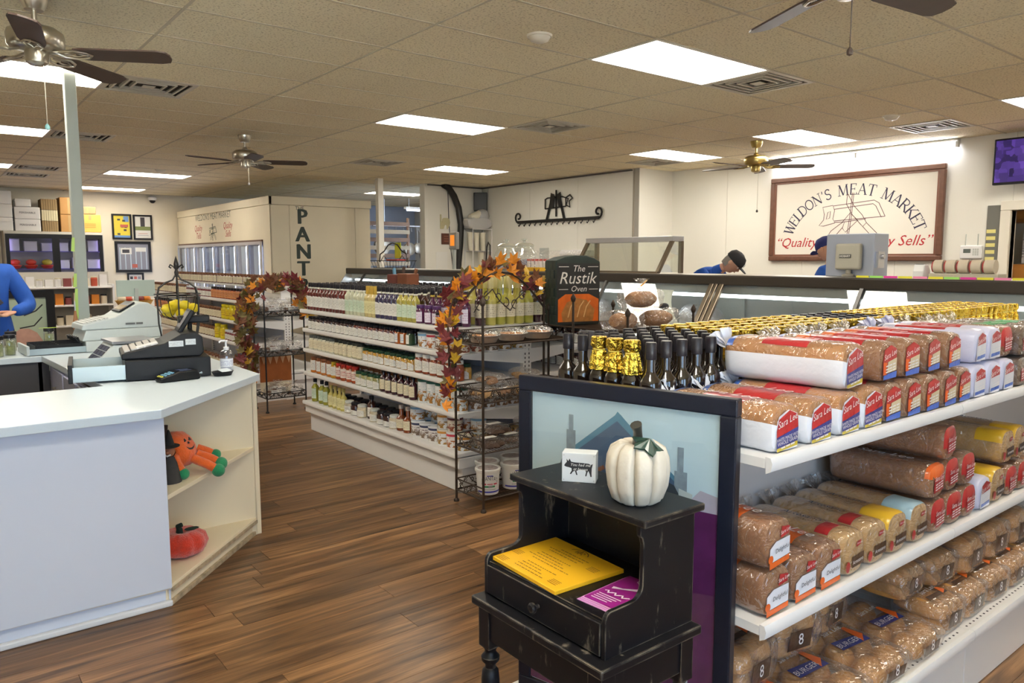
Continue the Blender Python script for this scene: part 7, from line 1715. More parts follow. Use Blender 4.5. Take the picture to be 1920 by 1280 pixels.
pf_ = MB().box(-0.162, 0.162, -0.003, -0.0005, 0.01, 0.41).obj('poster', M_('poster_black', (0.02, 0.02, 0.02), 0.4), sd_)
TS = onY(0, -0.0035, 0)
m = MB(); m.text('The', 0.060, TS @ Matrix.Translation((0.0, .355, 0)), 0.25); m.text('Rustik', 0.112, TS @ Matrix.Translation((-0.005, .275, 0)), 0.25); m.text('Oven', 0.055, TS @ Matrix.Translation((0.0, .222, 0)), 0.25)
for (a, b, z) in ((-.15, -.075, .385), (.07, .15, .385), (-.15, -.08, .235), (.08, .15, .235)): m.add([(a, z, 0), (b, z, 0), (b, z + .004, 0), (a, z + .004, 0)], [(0, 1, 2, 3)], TS)
m.obj('lettering', M_('standee_cream', (0.80, 0.76, 0.68), 0.5), sd_)
m = MB(); m.mi = 0; m.add([(x, z, 0.0000) for x, z in [(-.155, .02), (.155, .02), (.155, .17), (.08, .205), (-.10, .205), (-.155, .17)]], [tuple(range(6))], TS)
m.mi = 1; m.add([(x, z, 0.0004) for x, z in [(-.12, .02), (.11, .02), (.125, .10), (.06, .165), (-.02, .180), (-.09, .15), (-.13, .08)]], [tuple(range(7))], TS)
m.mi = 2
for c in (-.06, .01, .06): m.stroke([(c - .02, .05), (c, .12), (c + .03, .16)], 0.008, TS @ Matrix.Translation((0, 0, .0008)))
m.obj('oven_picture', [M_('fire_orange', (0.75, 0.13, 0.01), 0.4, noise_s=14, noise_a=0.5), M_('loaf_picture', (0.42, 0.17, 0.04), 0.4, noise_s=30, noise_a=0.6), M_('loaf_score', (0.72, 0.45, 0.2), 0.5)], sd_)

# pecan rack bags
for j, z in enumerate((0.1465, 0.5665, 0.9565)):
    for i, (x, y) in enumerate(((2.76, 7.29), (2.95, 7.29), (2.85, 7.425))):
        bag_of('pecan_bag', 'clear bag of pecans, %s of three on the %s pecan rack shelf' % (nth(i), ('bottom', 'middle', 'top')[j]), (x, y, z), bakedm[2], 14, (0.17, 0.11, 0.13 if j else .11), (0.02, 0.012, 0.012), 0.1 * i, None, True, 'bag', True)
wbx = thing('orange_crate', 'orange wooden crate with pennants between the pecan rack shelves', 'crate', (2.86, 7.42, 0.1465))
MB().box(-0.16, 0.16, 0.06, 0.085, 0.12, 0.38).obj('back_board', M_('burnt_orange_wood', (0.36, 0.10, 0.02), 0.6, noise_s=12, noise_a=0.3), wbx); MB().box(-0.16, 0.16, 0.062, 0.08, 0.0, 0.12).obj('lower_board', cream_p, wbx)
m = MB()
for k in range(5): m.prism([(-0.15 + .065 * k, 0.375), (-0.10 + .065 * k, 0.375), (-0.125 + .065 * k, 0.30)], 0, 0.002, FR((0, 0.058, 0), (1, 0, 0), (0, 0, 1)))
m.obj('pennants', M_('pennant_cream', (0.62, 0.36, 0.20), 0.7), wbx)

# ================================================================ ON AND ABOUT THE DELI CASE
hb = thing('weigh_scale', 'grey steel label scale with HOBART plate on the deli case', 'scale', (5.98, 3.15, 1.3645))
MB().box(0.02, 0.26, -0.20, 0.20, 0.0, 0.345).obj('printer_housing', M_('blue_grey_steel', (0.40, 0.44, 0.54), 0.35, metal=0.5), hb, bevel=0.006)
MB().box(-0.035, 0.02, -0.115, 0.095, 0.055, 0.265).obj('display_head', M_('putty_plastic', (0.40, 0.38, 0.31), 0.5), hb, bevel=0.018, seg=3)
MB().box(-0.042, -0.035, -0.045, 0.055, 0.150, 0.180).obj('name_plate', M_('plate_grey', (0.12, 0.12, 0.11), 0.4), hb, bevel=0.003)
m = MB(); m.text('HOBART', 0.022, onX(-0.0424, 0.005, 0.157)); m.obj('lettering', paper, hb)
MB().lathe([(0.05, 0), (0.05, 0.015), (0.022, 0.025), (0.022, 0.06)], 16, Matrix.Translation((0.0, -0.01, 0))).obj('neck', M_('putty_dark', (0.26, 0.24, 0.20), 0.5), hb)
MB().box(0.05, 0.15, -0.225, -0.20, 0.07, 0.20).cyl((0.1, -0.21, 0.16), (0.1, -0.25, 0.16), 0.02, 10).obj('hinge', steel, hb)
tic = [('yellow', (0.80, 0.75, 0.05)), ('lime', (0.35, 0.75, 0.15)), ('magenta', (0.75, 0.05, 0.35)), ('yellow', (0.80, 0.75, 0.05)), ('pink', (0.85, 0.25, 0.45))]
ty_ = 2.86
for k in range(14):
    nm, c = tic[k % 5]
    o = tag(MB().box(-0.004, 0.004, -0.048, 0.048, 0, 0.018).obj('price_tag', M_('tag_' + nm, c, 0.5), None, (5.66, ty_ - 0.105 * k, 1.3625)), '%s price tag on the deli case edge, %s to the right of the scale' % (nm, nth(k)), 'price tag')
tr2 = thing('ticket_roll_tray', 'tray holding a row of red and cream label rolls by the doorway', 'roll holder', (6.00, 2.30, 1.3645), 0)
MB().box(-0.07, 0.10, -0.26, 0.20, 0, 0.035).obj('tray', M_('putty_tray', (0.50, 0.46, 0.36), 0.5), tr2, bevel=0.005)
rl = MB().cyl((0, -0.032, 0), (0, 0.032, 0), 0.05, 18).mesh('label_roll', M_('cream_roll', (0.62, 0.54, 0.42), 0.6)); r2 = MB().cyl((0, 0.032, 0), (0, 0.044, 0), 0.043, 18).mesh('roll_band', M_('roll_red', (0.40, 0.05, 0.05), 0.6))
for k in range(5): q = put('label_roll', rl, tr2, (0.0, 0.15 - 0.085 * k, 0.085)); put('roll_band', r2, q)
ld_ = thing('tape_dispenser', 'grey white tape dispenser beside the label rolls', 'dispenser', (6.0, 2.58, 1.3645)); MB().prism([(-0.06, 0), (0.06, 0), (0.06, 0.06), (0.02, 0.10), (-0.04, 0.10), (-0.06, 0.05)], 0, 0.08, FR((0, 0.04, 0), (1, 0, 0), (0, 0, 1))).obj('body', white, ld_, bevel=0.008); MB().box(-0.035, 0.015, -0.03, 0.03, 0.1005, 0.103).obj('window', M_('dark_window', (0.1, 0.12, 0.16), 0.3), ld_)
# wire basket, candy jars, red candy box, card terminal on the far part of the case
wbk = thing('wire_bread_basket', 'black wire basket with arched handle on the far end of the deli case', 'basket', (5.80, 10.25, 1.3645))
m = MB()
for z, s in ((0.01, 0.86), (0.12, 1.0)): m.tube([(0.16 * s, 0.42 * s, z), (-0.16 * s, 0.42 * s, z), (-0.16 * s, -0.42 * s, z), (0.16 * s, -0.42 * s, z)], 0.006, 6, True)
for k in range(9):
    y = -0.40 + 0.1 * k; m.tube([(-0.16, y, 0.12), (-0.14, y * .86, 0.01), (0.14, y * .86, 0.01), (0.16, y, 0.12)], 0.004, 5)
m.obj('wire_body', black_metal, wbk)
m = MB(); m.tube([(0, 0.42, 0.10), (0, 0.40, 0.22), (0, 0.26, 0.27), (0, 0.14, 0.36), (0, 0.0, 0.39), (0, -0.14, 0.36), (0, -0.26, 0.27), (0, -0.40, 0.22), (0, -0.42, 0.10)], 0.010, 6)
for s in (-1, 1): m.tube([(0, s * .38, .12), (0, s * .28, .20), (0, s * .20, .14)], 0.006, 5)
m.obj('handle', black_metal, wbk)
sn = tag(MB().box(-0.003, 0.003, -0.09, 0.09, 0, 0.24).obj('lime_card', M_('lime_card_stock', (0.62, 0.72, 0.02), 0.5), None, (5.86, 10.20, 1.52)), 'lime yellow card standing in the wire basket', 'card')
rdc = tag(MB().box(-0.08, 0.08, -0.16, 0.16, 0, 0.02).obj('red_tray', M_('red_card', (0.60, 0.04, 0.03), 0.5), None, (5.80, 10.15, 1.486)), 'thin red tray on the rim of the wire basket', 'tray')
for k, (y, f) in enumerate(((7.26, M_('purple_candy', (0.10, 0.06, 0.13), 0.4, noise_s=40, noise_a=.5)), (7.62, M_('pale_candy', (0.62, 0.62, 0.66), 0.4, noise_s=40, noise_a=.3)))):
    j = thing('candy_jar', 'big glass candy jar with %s behind the leaf garland' % ('dark candy, right one' if k == 0 else 'pale candy and orange flowers, left one'), 'jar', (5.95, y, 1.3645))
    MB().lathe([(0.13, 0.0), (0.155, 0.02), (0.165, 0.14), (0.15, 0.22), (0.115, 0.265), (0.115, 0.30)], 20).obj('glass', jar_glass, j)
    MB().lathe([(0.12, 0.005), (0.148, 0.022), (0.156, 0.12), (0.0, 0.14)], 18).obj('candy', f, j)
    MB().lathe([(0.12, 0.30), (0.125, 0.31), (0.09, 0.335), (0.02, 0.345), (0.02, 0.36), (0.04, 0.375), (0.04, 0.39), (0, 0.395)], 18).obj('lid', jar_glass, j)
cbx = thing('candy_box', 'clear box of red and white wrapped candy sticks on a yellow tray', 'candy box', (5.92, 6.78, 1.3645))
MB().box(-0.14, 0.14, -0.36, 0.34, 0, 0.045).obj('tray', M_('yellow_tray', (0.75, 0.42, 0.02), 0.5), cbx, bevel=0.005)
for k in range(9): s = MB().cyl((-0.05, 0.30 - .075 * k, 0.045), (-0.05, 0.30 - .075 * k, 0.13), 0.020, 10).obj('candy_stick', M_('candy_white', (0.80, 0.74, 0.72), 0.4), cbx); MB().cyl((-0.05, 0.30 - .075 * k, 0.12), (-0.05, 0.30 - .075 * k, 0.145), 0.022, 10).obj('red_band', M_('candy_red', (0.60, 0.05, 0.04), 0.4), s)
MB().lathe([(0.30, 0.05), (0.36, 0.24)], 4, Matrix.Rotation(PI / 4, 4, 'Z') @ Matrix.Diagonal((.62, 1.35, 1, 1)), a0=0).obj('cellophane', bagc, cbx)
tgn = thing('tongs', 'pair of black tongs hanging beside the candy jar', 'tongs', (5.90, 7.95, 1.3645)); MB().tube([(0, 0.05, 0.0), (0, 0.02, 0.30), (0, -0.01, 0.36), (0, -0.05, 0.32), (0, -0.05, 0.02)], 0.010, 6).obj('arms', black_metal, tgn)
pt_ = thing('pay_terminal', 'grey payment terminal with orange screen on a pole by the hose', 'card terminal', (6.05, 8.95, 1.3645))
MB().cyl((0, 0, 0), (0, 0, 0.30), 0.028, 12).obj('pole', grey_plastic, pt_); MB().box(-0.03, 0.03, -0.09, 0.09, 0.28, 0.52).obj('head', M_('terminal_grey', (0.30, 0.29, 0.27), 0.5), pt_, bevel=0.012); MB().box(-0.033, -0.03, -0.05, 0.05, 0.33, 0.48).obj('screen', M_('orange_screen', (0.5, 0.15, 0.01), 0.3, emit=((0.9, 0.25, 0.02), 0.6)), pt_)

# ================================================================ ON THE WALLS
ir = thing('iron_rack', 'black wrought iron butcher tool rack with hooks on the deli wall', 'wall rack', (8.575, 9.62, 2.16))
m = MB(); m.box(-0.02, 0.0, -1.02, 1.02, -0.025, 0.025)
for s in (-1, 1): m.tube([(-0.01, s * (1.0 + 0.10 * math.sin(a) * (1 - a / 9)) , 0.09 - 0.10 * math.cos(a) * (1 - a / 9)) for a in [0.5 * i for i in range(14)]], 0.016, 6)
m.obj('bar', black_metal, ir)
hk = MB().tube([(-0.01, 0, -0.02), (-0.03, 0, -0.055), (-0.02, 0.03, -0.075), (-0.02, 0.045, -0.05)], 0.008, 5).mesh('hook', black_metal)
for k in range(14): put('hook', hk, ir, (0, -0.94 + 0.145 * k, 0))
m = MB(); P2 = lambda pts, w, cl=False: m.stroke(pts, w, onX(-0.012, 0.0, 0.0), cl)
P2([(-.24, .02), (-.08, .44)], .045); P2([(.20, .02), (.06, .44)], .045); P2([(-.28, .20), (-.28, .36), (-.22, .38), (.16, .38)], .02); P2([(-.28, .20), (.24, .22), (.30, .34), (.16, .38)], .02); P2([(.0, .06), (.0, .50)], .03)
P2([(.24, .24), (.34, .20), (.32, .30), (.40, .34), (.34, .40), (.24, .36)], .022, True)
m.prism([(-.12, .46), (-.02, .40), (-.06, .20), (-.16, .22)], 0, 0.01, onX(-0.012, 0, 0)); m.prism([(.12, .46), (.03, .42), (.08, .2), (.14, .22)], 0, 0.01, onX(-0.012, 0, 0))
m.obj('tool_silhouette', black_metal, ir)
o = [x for x in ir.children if x.name.startswith('tool_sil')][0]; so = o.modifiers.new('thickness', 'SOLIDIFY'); so.thickness = 0.012
hz = thing('drain_hose', 'thick black ribbed hose curving down the wall by the opening', 'hose', (0, 0, 0))
MB().tube([(7.66, 11.66, 2.852), (7.78, 11.67, 2.80), (7.90, 11.68, 2.66), (8.00, 11.68, 2.45), (8.05, 11.68, 2.15), (8.03, 11.68, 1.80), (7.99, 11.68, 1.45), (7.97, 11.68, 0.9)], 0.06, 12).obj('hose', M_('hose_rubber', (0.012, 0.012, 0.012), 0.45), hz)
MB().tube([(7.80, 11.735, 2.84), (7.82, 11.735, 2.2), (7.86, 11.735, 1.7), (7.92, 11.735, 1.2)], 0.008, 5).obj('cable', black_plastic, hz)
sp2 = thing('wall_speaker', 'black wedge loudspeaker high in the corner above the cups', 'loudspeaker', (8.44, 11.60, 2.58), math.radians(-40))
MB().prism([(-0.13, 0.02), (0.13, 0.02), (0.10, 0.17), (-0.10, 0.17)], -0.17, 0.17).obj('cabinet', M_('speaker_grey', (0.10, 0.11, 0.11), 0.5), sp2, bevel=0.01); MB().box(-0.125, 0.125, 0.0, 0.02, -0.165, 0.165).obj('grille', black_plastic, sp2, bevel=0.01)
cpm = M_('foam_cup_white', (0.80, 0.76, 0.62), 0.6)
cup = MB().lathe([(0.042, 0), (0.056, 0.33), (0.058, 0.335)], 16).mesh('cup_stack', cpm)
crk_ = thing('cup_rack', 'white wire shelf rack in the corner holding foam cups', 'rack', (8.42, 11.58, 1.36))
m = MB()
for z in (0.0, 0.30, 0.70):
    for x in range(9): m.cyl((-0.24 + 0.05 * x, -0.13, z), (-0.24 + 0.05 * x, 0.13, z), 0.004, 5)
    for y in (-0.13, 0.13): m.cyl((-0.26, y, z), (0.17, y, z), 0.006, 6)
for x in (-0.26, 0.17):
    for y in (-0.13, 0.13): m.cyl((x, y, -0.4), (x, y, 0.72), 0.008, 6)
m.obj('wire_frame', white, crk_)
for i, (x, y) in enumerate(((-0.24, -0.05), (-0.10, -0.04), (0.04, -0.05), (-0.17, 0.06), (-0.03, 0.07), (0.10, 0.06))): tag(put('cup_stack', cup, None, (8.40 + x, 11.58 + y, 1.667)), 'tall white foam cup stack, %s of the %s row on the corner wire rack' % (nth(i % 3), ('front', 'rear')[i // 3]), 'cups', 'foam cups on the wire rack')
o_ = put('cup_stack', cup, None, (8.42, 11.56, 1.366)); o_.scale = (1, 1, .82); tag(o_, 'single tall foam cup stack on the lowest wire rack tier', 'cups')
cl3 = film('cling_bag', (0.97, 0.96, 0.92), 0.2, 0.8, 0.2, bump=1, bump_s=10, haze=0.45)
lb_ = thing('bag_of_lids', 'puffy clear bag of lids on top of the cup rack', 'bag', (8.33, 11.58, 2.065)); m = MB(); loaf_shape(m, 0.50, 0.20, 0.26, 0, None, seed=3, crumple=0.05); m.v = [(a, b - .13, c) for a, b, c in m.v]; m.obj('bag', cl3, lb_); MB().cyl((-0.14, 0, 0.06), (0.12, 0, 0.08), 0.05, 14).obj('lids', cpm, lb_)
cp2 = thing('cup_sleeve', 'white foam cup sleeve lying on the bag of lids', 'cups', (8.28, 11.56, 2.30)); MB().lathe([(0.06, -0.11), (0.085, 0.11)], 16, FR((0, 0, 0.0), (0, 1, 0), (-0.3, 0, 1))).obj('sleeve', cpm, cp2)
lb2 = thing('cling_film_bag', 'bunched white plastic bag beside the foam sleeve', 'bag', (8.45, 11.56, 2.24)); MB().sph((0, 0, 0.07), 0.15, 0.11, 0.13, 12, 8).obj('bag', cl3, lb2)
pq = thing('brown_plaque', 'small square dark brown plaque on the wall left of the hose', 'plaque', (7.755, 11.742, 1.88)); MB().box(-0.10, 0.10, -0.015, 0, -0.10, 0.10).obj('board', M_('plaque_brown', (0.12, 0.035, 0.02), 0.5), pq, bevel=0.004)
m = MB()
for k in range(3): m.add([(-.05, .04 - .045 * k, 0), (.05, .04 - .045 * k, 0), (.05, .055 - .045 * k, 0), (-.05, .055 - .045 * k, 0)], [(0, 1, 2, 3)], onY(0, -0.0155, 0))
m.obj('print', M_('plaque_print', (0.3, 0.12, 0.08), 0.5), pq)
cw = thing('cow_sign', 'cream cut-out cow hanging sign above the brown plaque', 'sign', (7.73, 11.742, 2.18)); cowp = [(-.10, -.12), (-.10, .14), (-.075, .14), (-.07, -.02), (-.05, .06), (-.02, .08), (.06, .08), (.10, .06), (.115, .0), (.10, -.06), (.06, -.12), (.045, -.12), (.04, -.05), (.0, -.05), (-.03, -.12)]
MB().prism(cowp, 0, 0.012, onY(0, -0.002, 0)).obj('cut_out', M_('cow_cream', (0.55, 0.50, 0.30), 0.6), cw)
wp2 = thing('wall_paper_sheet', 'plain white sheet pinned low on the wall beside the hose', 'sheet', (7.66, 11.742, 1.48)); MB().box(-0.12, 0.12, -0.004, 0, -0.16, 0.16).obj('sheet', paper, wp2)
pt2 = thing('paper_towel_holder', 'white paper towel roll on a wall bracket behind the glass hood', 'paper towels', (8.55, 9.0, 1.60)); MB().cyl((-0.07, 0.36, 0), (-0.07, -0.20, 0), 0.06, 18).obj('roll', white, pt2); MB().box(-0.10, 0.04, -0.27, -0.21, -0.05, 0.05).obj('bracket', grey_plastic, pt2, bevel=0.006)
cl4 = thing('wall_clipboard', 'grey box on the wall left of the glass hood', 'box', (8.57, 9.9, 1.5)); MB().box(-0.06, 0.02, -0.08, 0.08, -0.18, 0.20).obj('box', grey_plastic, cl4, bevel=0.006)

# back wall frames
def frame(label, x, z, w, h, mats, fn, fw_=0.035):
    f = thing('wall_frame', label, 'picture frame', (x, 17.445, z)); m = MB()
    for (a, b, c, d_) in ((-w / 2, w / 2, h / 2 - fw_, h / 2), (-w / 2, w / 2, -h / 2, -h / 2 + fw_), (-w / 2, -w / 2 + fw_, -h / 2 + fw_, h / 2 - fw_), (w / 2 - fw_, w / 2, -h / 2 + fw_, h / 2 - fw_)): m.box(a, b, -0.03, 0, c, d_)
    m.obj('frame', black_paint, f); m = MB()
    def P(mi, x0, x1, z0, z1): m.mi = mi; d_ = -0.012 - 0.0004 * len(m.f); m.add([(x0, d_, z0), (x1, d_, z0), (x1, d_, z1), (x0, d_, z1)], [(0, 1, 2, 3)])
    fn(P, w - 2 * fw_, h - 2 * fw_); m.obj('print', mats, f)
pal = [M_('p_white', (0.72, 0.70, 0.64), .5), M_('p_yellow', (0.72, 0.58, 0.05), .5), M_('p_dark', (0.05, 0.045, 0.05), .5), M_('p_blue', (0.15, 0.30, 0.55), .5), M_('p_red', (0.50, 0.12, 0.08), .5), M_('p_grey', (0.26, 0.26, 0.30), .5), M_('p_green', (0.20, 0.24, 0.08), .5), M_('p_pale_blue', (0.55, 0.66, 0.72), .5)]
def a1(P, w, h):
    P(1, -w / 2, w / 2, -h / 2, h / 2); P(3, w * .12, w * .45, h * .22, h * .48)
    rg = random.Random(1)
    for k in range(6): x, z = rg.uniform(-.35, .25) * w, rg.uniform(-.4, .4) * h; P(2, x, x + .18 * w, z, z + .08 * h)
    P(4, -.1 * w, .4 * w, -.02 * h, .10 * h); P(3, -w / 2, w / 2, -h / 2, -h * .40)
def a2(P, w, h): P(0, -w / 2, w / 2, -h / 2, h / 2); P(2, -.14 * w, .14 * w, .02 * h, .46 * h); P(6, -w / 2, w / 2, -.14 * h, .04 * h); P(4, -.3 * w, .3 * w, -.30 * h, -.28 * h); P(5, -.35 * w, .35 * w, -.38 * h, -.36 * h)
def a3(P, w, h):
    P(5, -w / 2, w / 2, -h / 2, h / 2)
    for k in range(6): x = -w * .44 + k * w * .17; P(7, x, x + .025 * w, -.48 * h, .36 * h)
    P(0, -.40 * w, -.05 * w, .10 * h, .34 * h); P(2, -.35 * w, -.12 * w, .15 * h, .28 * h); P(0, .08 * w, .42 * w, .20 * h, .36 * h); P(4, -.05 * w, .12 * w, -.42 * h, -.28 * h)
def a4(P, w, h):
    P(0, -w / 2, w / 2, -h / 2, h / 2)
    for i in range(3):
        for j in range(4): P((2, 4, 5)[(i + j) % 3], -w * .42 + i * w * .3, -w * .20 + i * w * .3, -h * .40 + j * h * .22, -h * .26 + j * h * .22)
frame('black framed yellow food poster, upper left on the back wall', 3.50, 2.18, 0.37, 0.52, pal, a1); frame('black framed white certificate with dark emblem, upper right on back wall', 3.90, 2.175, 0.37, 0.52, pal, a2)
frame('large black framed grey photo collage below the two upper frames', 3.69, 1.56, 0.69, 0.64, pal, a3, 0.05); frame('small black framed photo grid hanging lowest on the back wall', 3.71, 0.99, 0.32, 0.47, pal, a4)

# ================================================================ LEFT BACK: COOLER, SHELVES, BOXES
fg = thing('glass_door_fridge', 'black framed two door glass fridge glowing purple on the back wall', 'fridge', (2.21, 16.8, 0))
MB().box(-0.82, 0.82, 0.32, 0.62, 0, 2.03).obj('cabinet_back', M_('fridge_grey', (0.30, 0.30, 0.32), 0.5), fg)
fgb = MB(); fgb.box(-0.82, -0.78, 0, 0.32, 0, 2.03).box(0.78, 0.82, 0, 0.32, 0, 2.03).box(-0.78, 0.78, 0, 0.32, 1.98, 2.03).box(-0.78, 0.78, 0, 0.32, 0, 0.3); fgb.obj('cabinet_shell', M_('fridge_white', (0.62, 0.58, 0.50), 0.5), fg)
for z in (0.95, 1.33, 1.66): MB().box(-0.77, 0.77, 0.03, 0.31, z - 0.012, z).obj('shelf', M_('fridge_blue_shelf', (0.10, 0.08, 0.45), 0.4), fg)
for x in (-0.76, 0.0, 0.76): MB().box(x - 0.012, x + 0.012, 0.02, 0.04, 0.4, 1.9).obj('light_tube', M_('fridge_tube', (1, 1, 1), .5, emit=((0.55, 0.45, 1.0), 3.5)), fg)
for x in (-0.80, 0.0):
    m = MB(); 
    for (a, b, c, d_) in ((0, 0.80, 1.90, 1.98), (0, 0.80, 0.3, 0.38), (0, 0.06, 0.38, 1.90), (0.74, 0.80, 0.38, 1.90)): m.box(x + a, x + b, -0.035, -0.002, c, d_)
    d_ = m.obj('door', black_paint, fg); MB().box(x + 0.06, x + 0.74, -0.02, -0.015, 0.38, 1.90).obj('pane', glass, d_)
fz = [0.9505, 1.3305, 1.6605]; cont = M_('purple_lit_tub', (0.55, 0.52, 0.68), 0.4); redt = M_('red_tray_plastic', (0.65, 0.05, 0.03), 0.4)  # white tubs with the fridge's purple light put into their colour
frd = random.Random(6)
for j, z in enumerate(fz):
    for i in range(6):
        x = -0.66 + 0.26 * i; w = frd.uniform(.08, .11); h = frd.uniform(.12, .24)
        if j == 1 and i in (0, 1, 2):
            o = MB().lathe([(0.07, 0), (0.11, 0.06), (0.10, 0.07)], 14).obj('deli_tray', redt, None, (2.21 + x, 16.96, z)); tag(o, 'red deli tray, %s on the middle fridge shelf' % nth(i), 'tray')
            tag(MB().sph((0, 0, 0.09), 0.09, 0.08, 0.06, 10, 6).obj('snack_pile', M_('yellow_snack', (0.65, 0.55, 0.05), .6) if i == 2 else redt, None, (2.21 + x, 16.96, z + 0.03)), 'heap in the red deli tray, %s on the middle fridge shelf' % nth(i), 'food')
        else:
            o = tag(MB().box(-w, w, -0.09, 0.09, 0, h).box(-w - .006, w + .006, -0.096, 0.096, h, h + 0.012).obj('food_tub', cont, None, (2.21 + x, 16.96, z), bevel=0.012), 'pale food tub on the %s fridge shelf, %s from left' % (('lowest lit', 'middle', 'top')[j], nth(i)), 'tub')
fmw = M_('foam_box_white', (0.82, 0.80, 0.74), 0.7); cbw = M_('white_carton', (0.74, 0.72, 0.68), 0.7); kr = M_('kraft_carton', (0.46, 0.24, 0.075), 0.7, noise_s=6, noise_a=.1); kr2 = M_('golden_carton', (0.66, 0.40, 0.08), 0.6); flm = M_('flat_cartons', (0.30, 0.20, 0.09), .8)
def carton(name, label, cat, x0, x1, z0, z1, mat, print_=None, y=16.85, d_=0.45):
    c = thing(name, label, cat, ((x0 + x1) / 2, y, z0)); w = (x1 - x0) / 2 - 0.004
    MB().box(-w, w, 0, d_, 0.001, z1 - z0 - 0.002).obj('box', mat, c, bevel=0.012)
    if print_: print_(c, w, z1 - z0)
    else: MB().box(-w * .12, w * .12, -0.002, 0.002, 0.01, z1 - z0 - 0.012).obj('tape', M_('brown_tape', (0.45, 0.30, 0.12), .4), c)
def lidline(c, w, h): MB().box(-w - 0.01, w + 0.01, -0.01, 0.45, h * .70, h * .74).obj('lid_rim', fmw, c)
def perish(c, w, h):
    m = MB(); m.text('PERISHABLE', 0.05, onY(0, -0.002, h * .45)); m.obj('lettering', ink, c)
bz = 2.031
for k in range(3): carton('foam_box', 'white foam cooler box at the left edge above the fridge, %s from the bottom' % nth(k), 'box', 1.16, 1.56, bz + 0.245 * k, bz + 0.245 * (k + 1), fmw, lidline)
for k in range(2): carton('white_carton', 'white carton with black lettering above the fridge, %s one' % ('lower', 'upper')[k], 'box', 1.58, 2.00, bz + 0.225 * k, bz + 0.225 * (k + 1), cbw, perish)
carton('foam_lid_box', 'pale foam box lying on the white cartons above the fridge', 'box', 1.60, 1.86, bz + 0.45, bz + 0.60, fmw, lidline)
for k, (nm, mt) in enumerate((('lower brown', flm), ('cream middle', M_('cream_cartons', (0.66, 0.58, 0.36), .8)), ('upper brown', flm))):
    s = thing('folded_cartons', '%s bundle of folded cartons between white and orange boxes' % nm, 'cartons', (2.15, 16.85, bz + 0.205 * k))
    for q in range(7): MB().box(-0.13 + 0.038 * q, -0.096 + 0.038 * q, 0, 0.42, 0.001, 0.20).obj('carton_sheet', mt, s)
carton('kraft_box', 'lower orange kraft box above the fridge behind the grey post', 'box', 2.32, 2.62, bz, bz + 0.33, kr); carton('kraft_box', 'upper orange kraft box above the fridge behind the grey post', 'box', 2.32, 2.62, bz + 0.33, bz + 0.66, kr)
def smalltext(c, w, h):
    MB().box(-w * .12, w * .12, -0.002, 0.002, h * .7, h - 0.012).obj('tape', M_('brown_tape', (0.45, 0.30, 0.12), .4), c); m = MB()
    for k in range(3): m.add([(-w * .5, h * (.45 - .09 * k), 0), (w * .5, h * (.45 - .09 * k), 0), (w * .5, h * (.48 - .09 * k), 0), (-w * .5, h * (.48 - .09 * k), 0)], [(0, 1, 2, 3)], onY(0, -0.002, 0))
    m.obj('print', M_('carton_print', (0.40, 0.22, 0.05), .7), c)
carton('golden_box', 'large golden yellow carton on the fridge right of the grey post', 'box', 2.63, 3.02, bz, bz + 0.35, kr2, smalltext); carton('kraft_box', 'small tan box on top of the golden yellow carton', 'box', 2.64, 2.94, bz + 0.35, bz + 0.50, M_('tan_carton', (0.42, 0.27, 0.12), .5))
# white shelving with goods in front of the fridge
ws_ = thing('goods_shelving', 'white shelving of packets and jars behind the cashier at left', 'shelving', (0, 0, 0))
for z in (1.07, 0.78, 0.45, 0.12): MB().box(1.10, 2.62, 13.9, 14.3, z - 0.03, z).obj('shelf', shelf_white, ws_, bevel=0.004)
MB().box(1.10, 2.62, 14.3, 14.32, 0, 1.30).obj('back_panel', M_('shelf_back_grey', (0.45, 0.42, 0.36), .6), ws_); MB().box(2.60, 2.63, 13.9, 14.32, 0, 1.10).obj('end_panel', shelf_white, ws_)
gd = [M_('g_cream', (0.66, 0.58, 0.44), .5), M_('g_red', (0.50, 0.08, 0.04), .5), M_('g_white', (0.72, 0.70, 0.68), .5), M_('g_maroon', (0.22, 0.05, 0.05), .5), M_('g_orange', (0.65, 0.22, 0.02), .5)]
gr = random.Random(12)
for j, z in enumerate((1.0705, 0.7805, 0.4505)):
    for i in range(11):
        x = 1.20 + 0.128 * i; h = gr.uniform(.11, .19)
        if j == 0 and i < 6: mt = gd[2]
        elif j == 2: mt = gd[0]
        else: mt = gr.choice(gd)
        if (i + j) % 2:
            o = MB().lathe([(0.045, 0), (0.05, .01), (0.05, h * .8), (0.04, h * .86)], 12).obj('goods_jar', mt, None, (x, 14.0, z)); MB().lathe([(0.046, h * .86), (0.046, h), (0, h)], 12).obj('lid', black_plastic if j else M_('lid_cream', (.6, .55, .4), .4), o)
            tag(o, 'lidded jar on the %s shelf behind the cashier, %s from left' % (nth(j), nth(i)), 'jar')
        else: tag(MB().box(-0.055, 0.055, -0.05, 0.05, 0, h).box(-0.04, 0.04, -0.052, -0.05, h * .2, h * .6).obj('goods_packet', mt, None, (x, 14.0, z), bevel=0.006), 'packet on the %s shelf behind the cashier, %s from left' % (nth(j), nth(i)), 'packet')
    
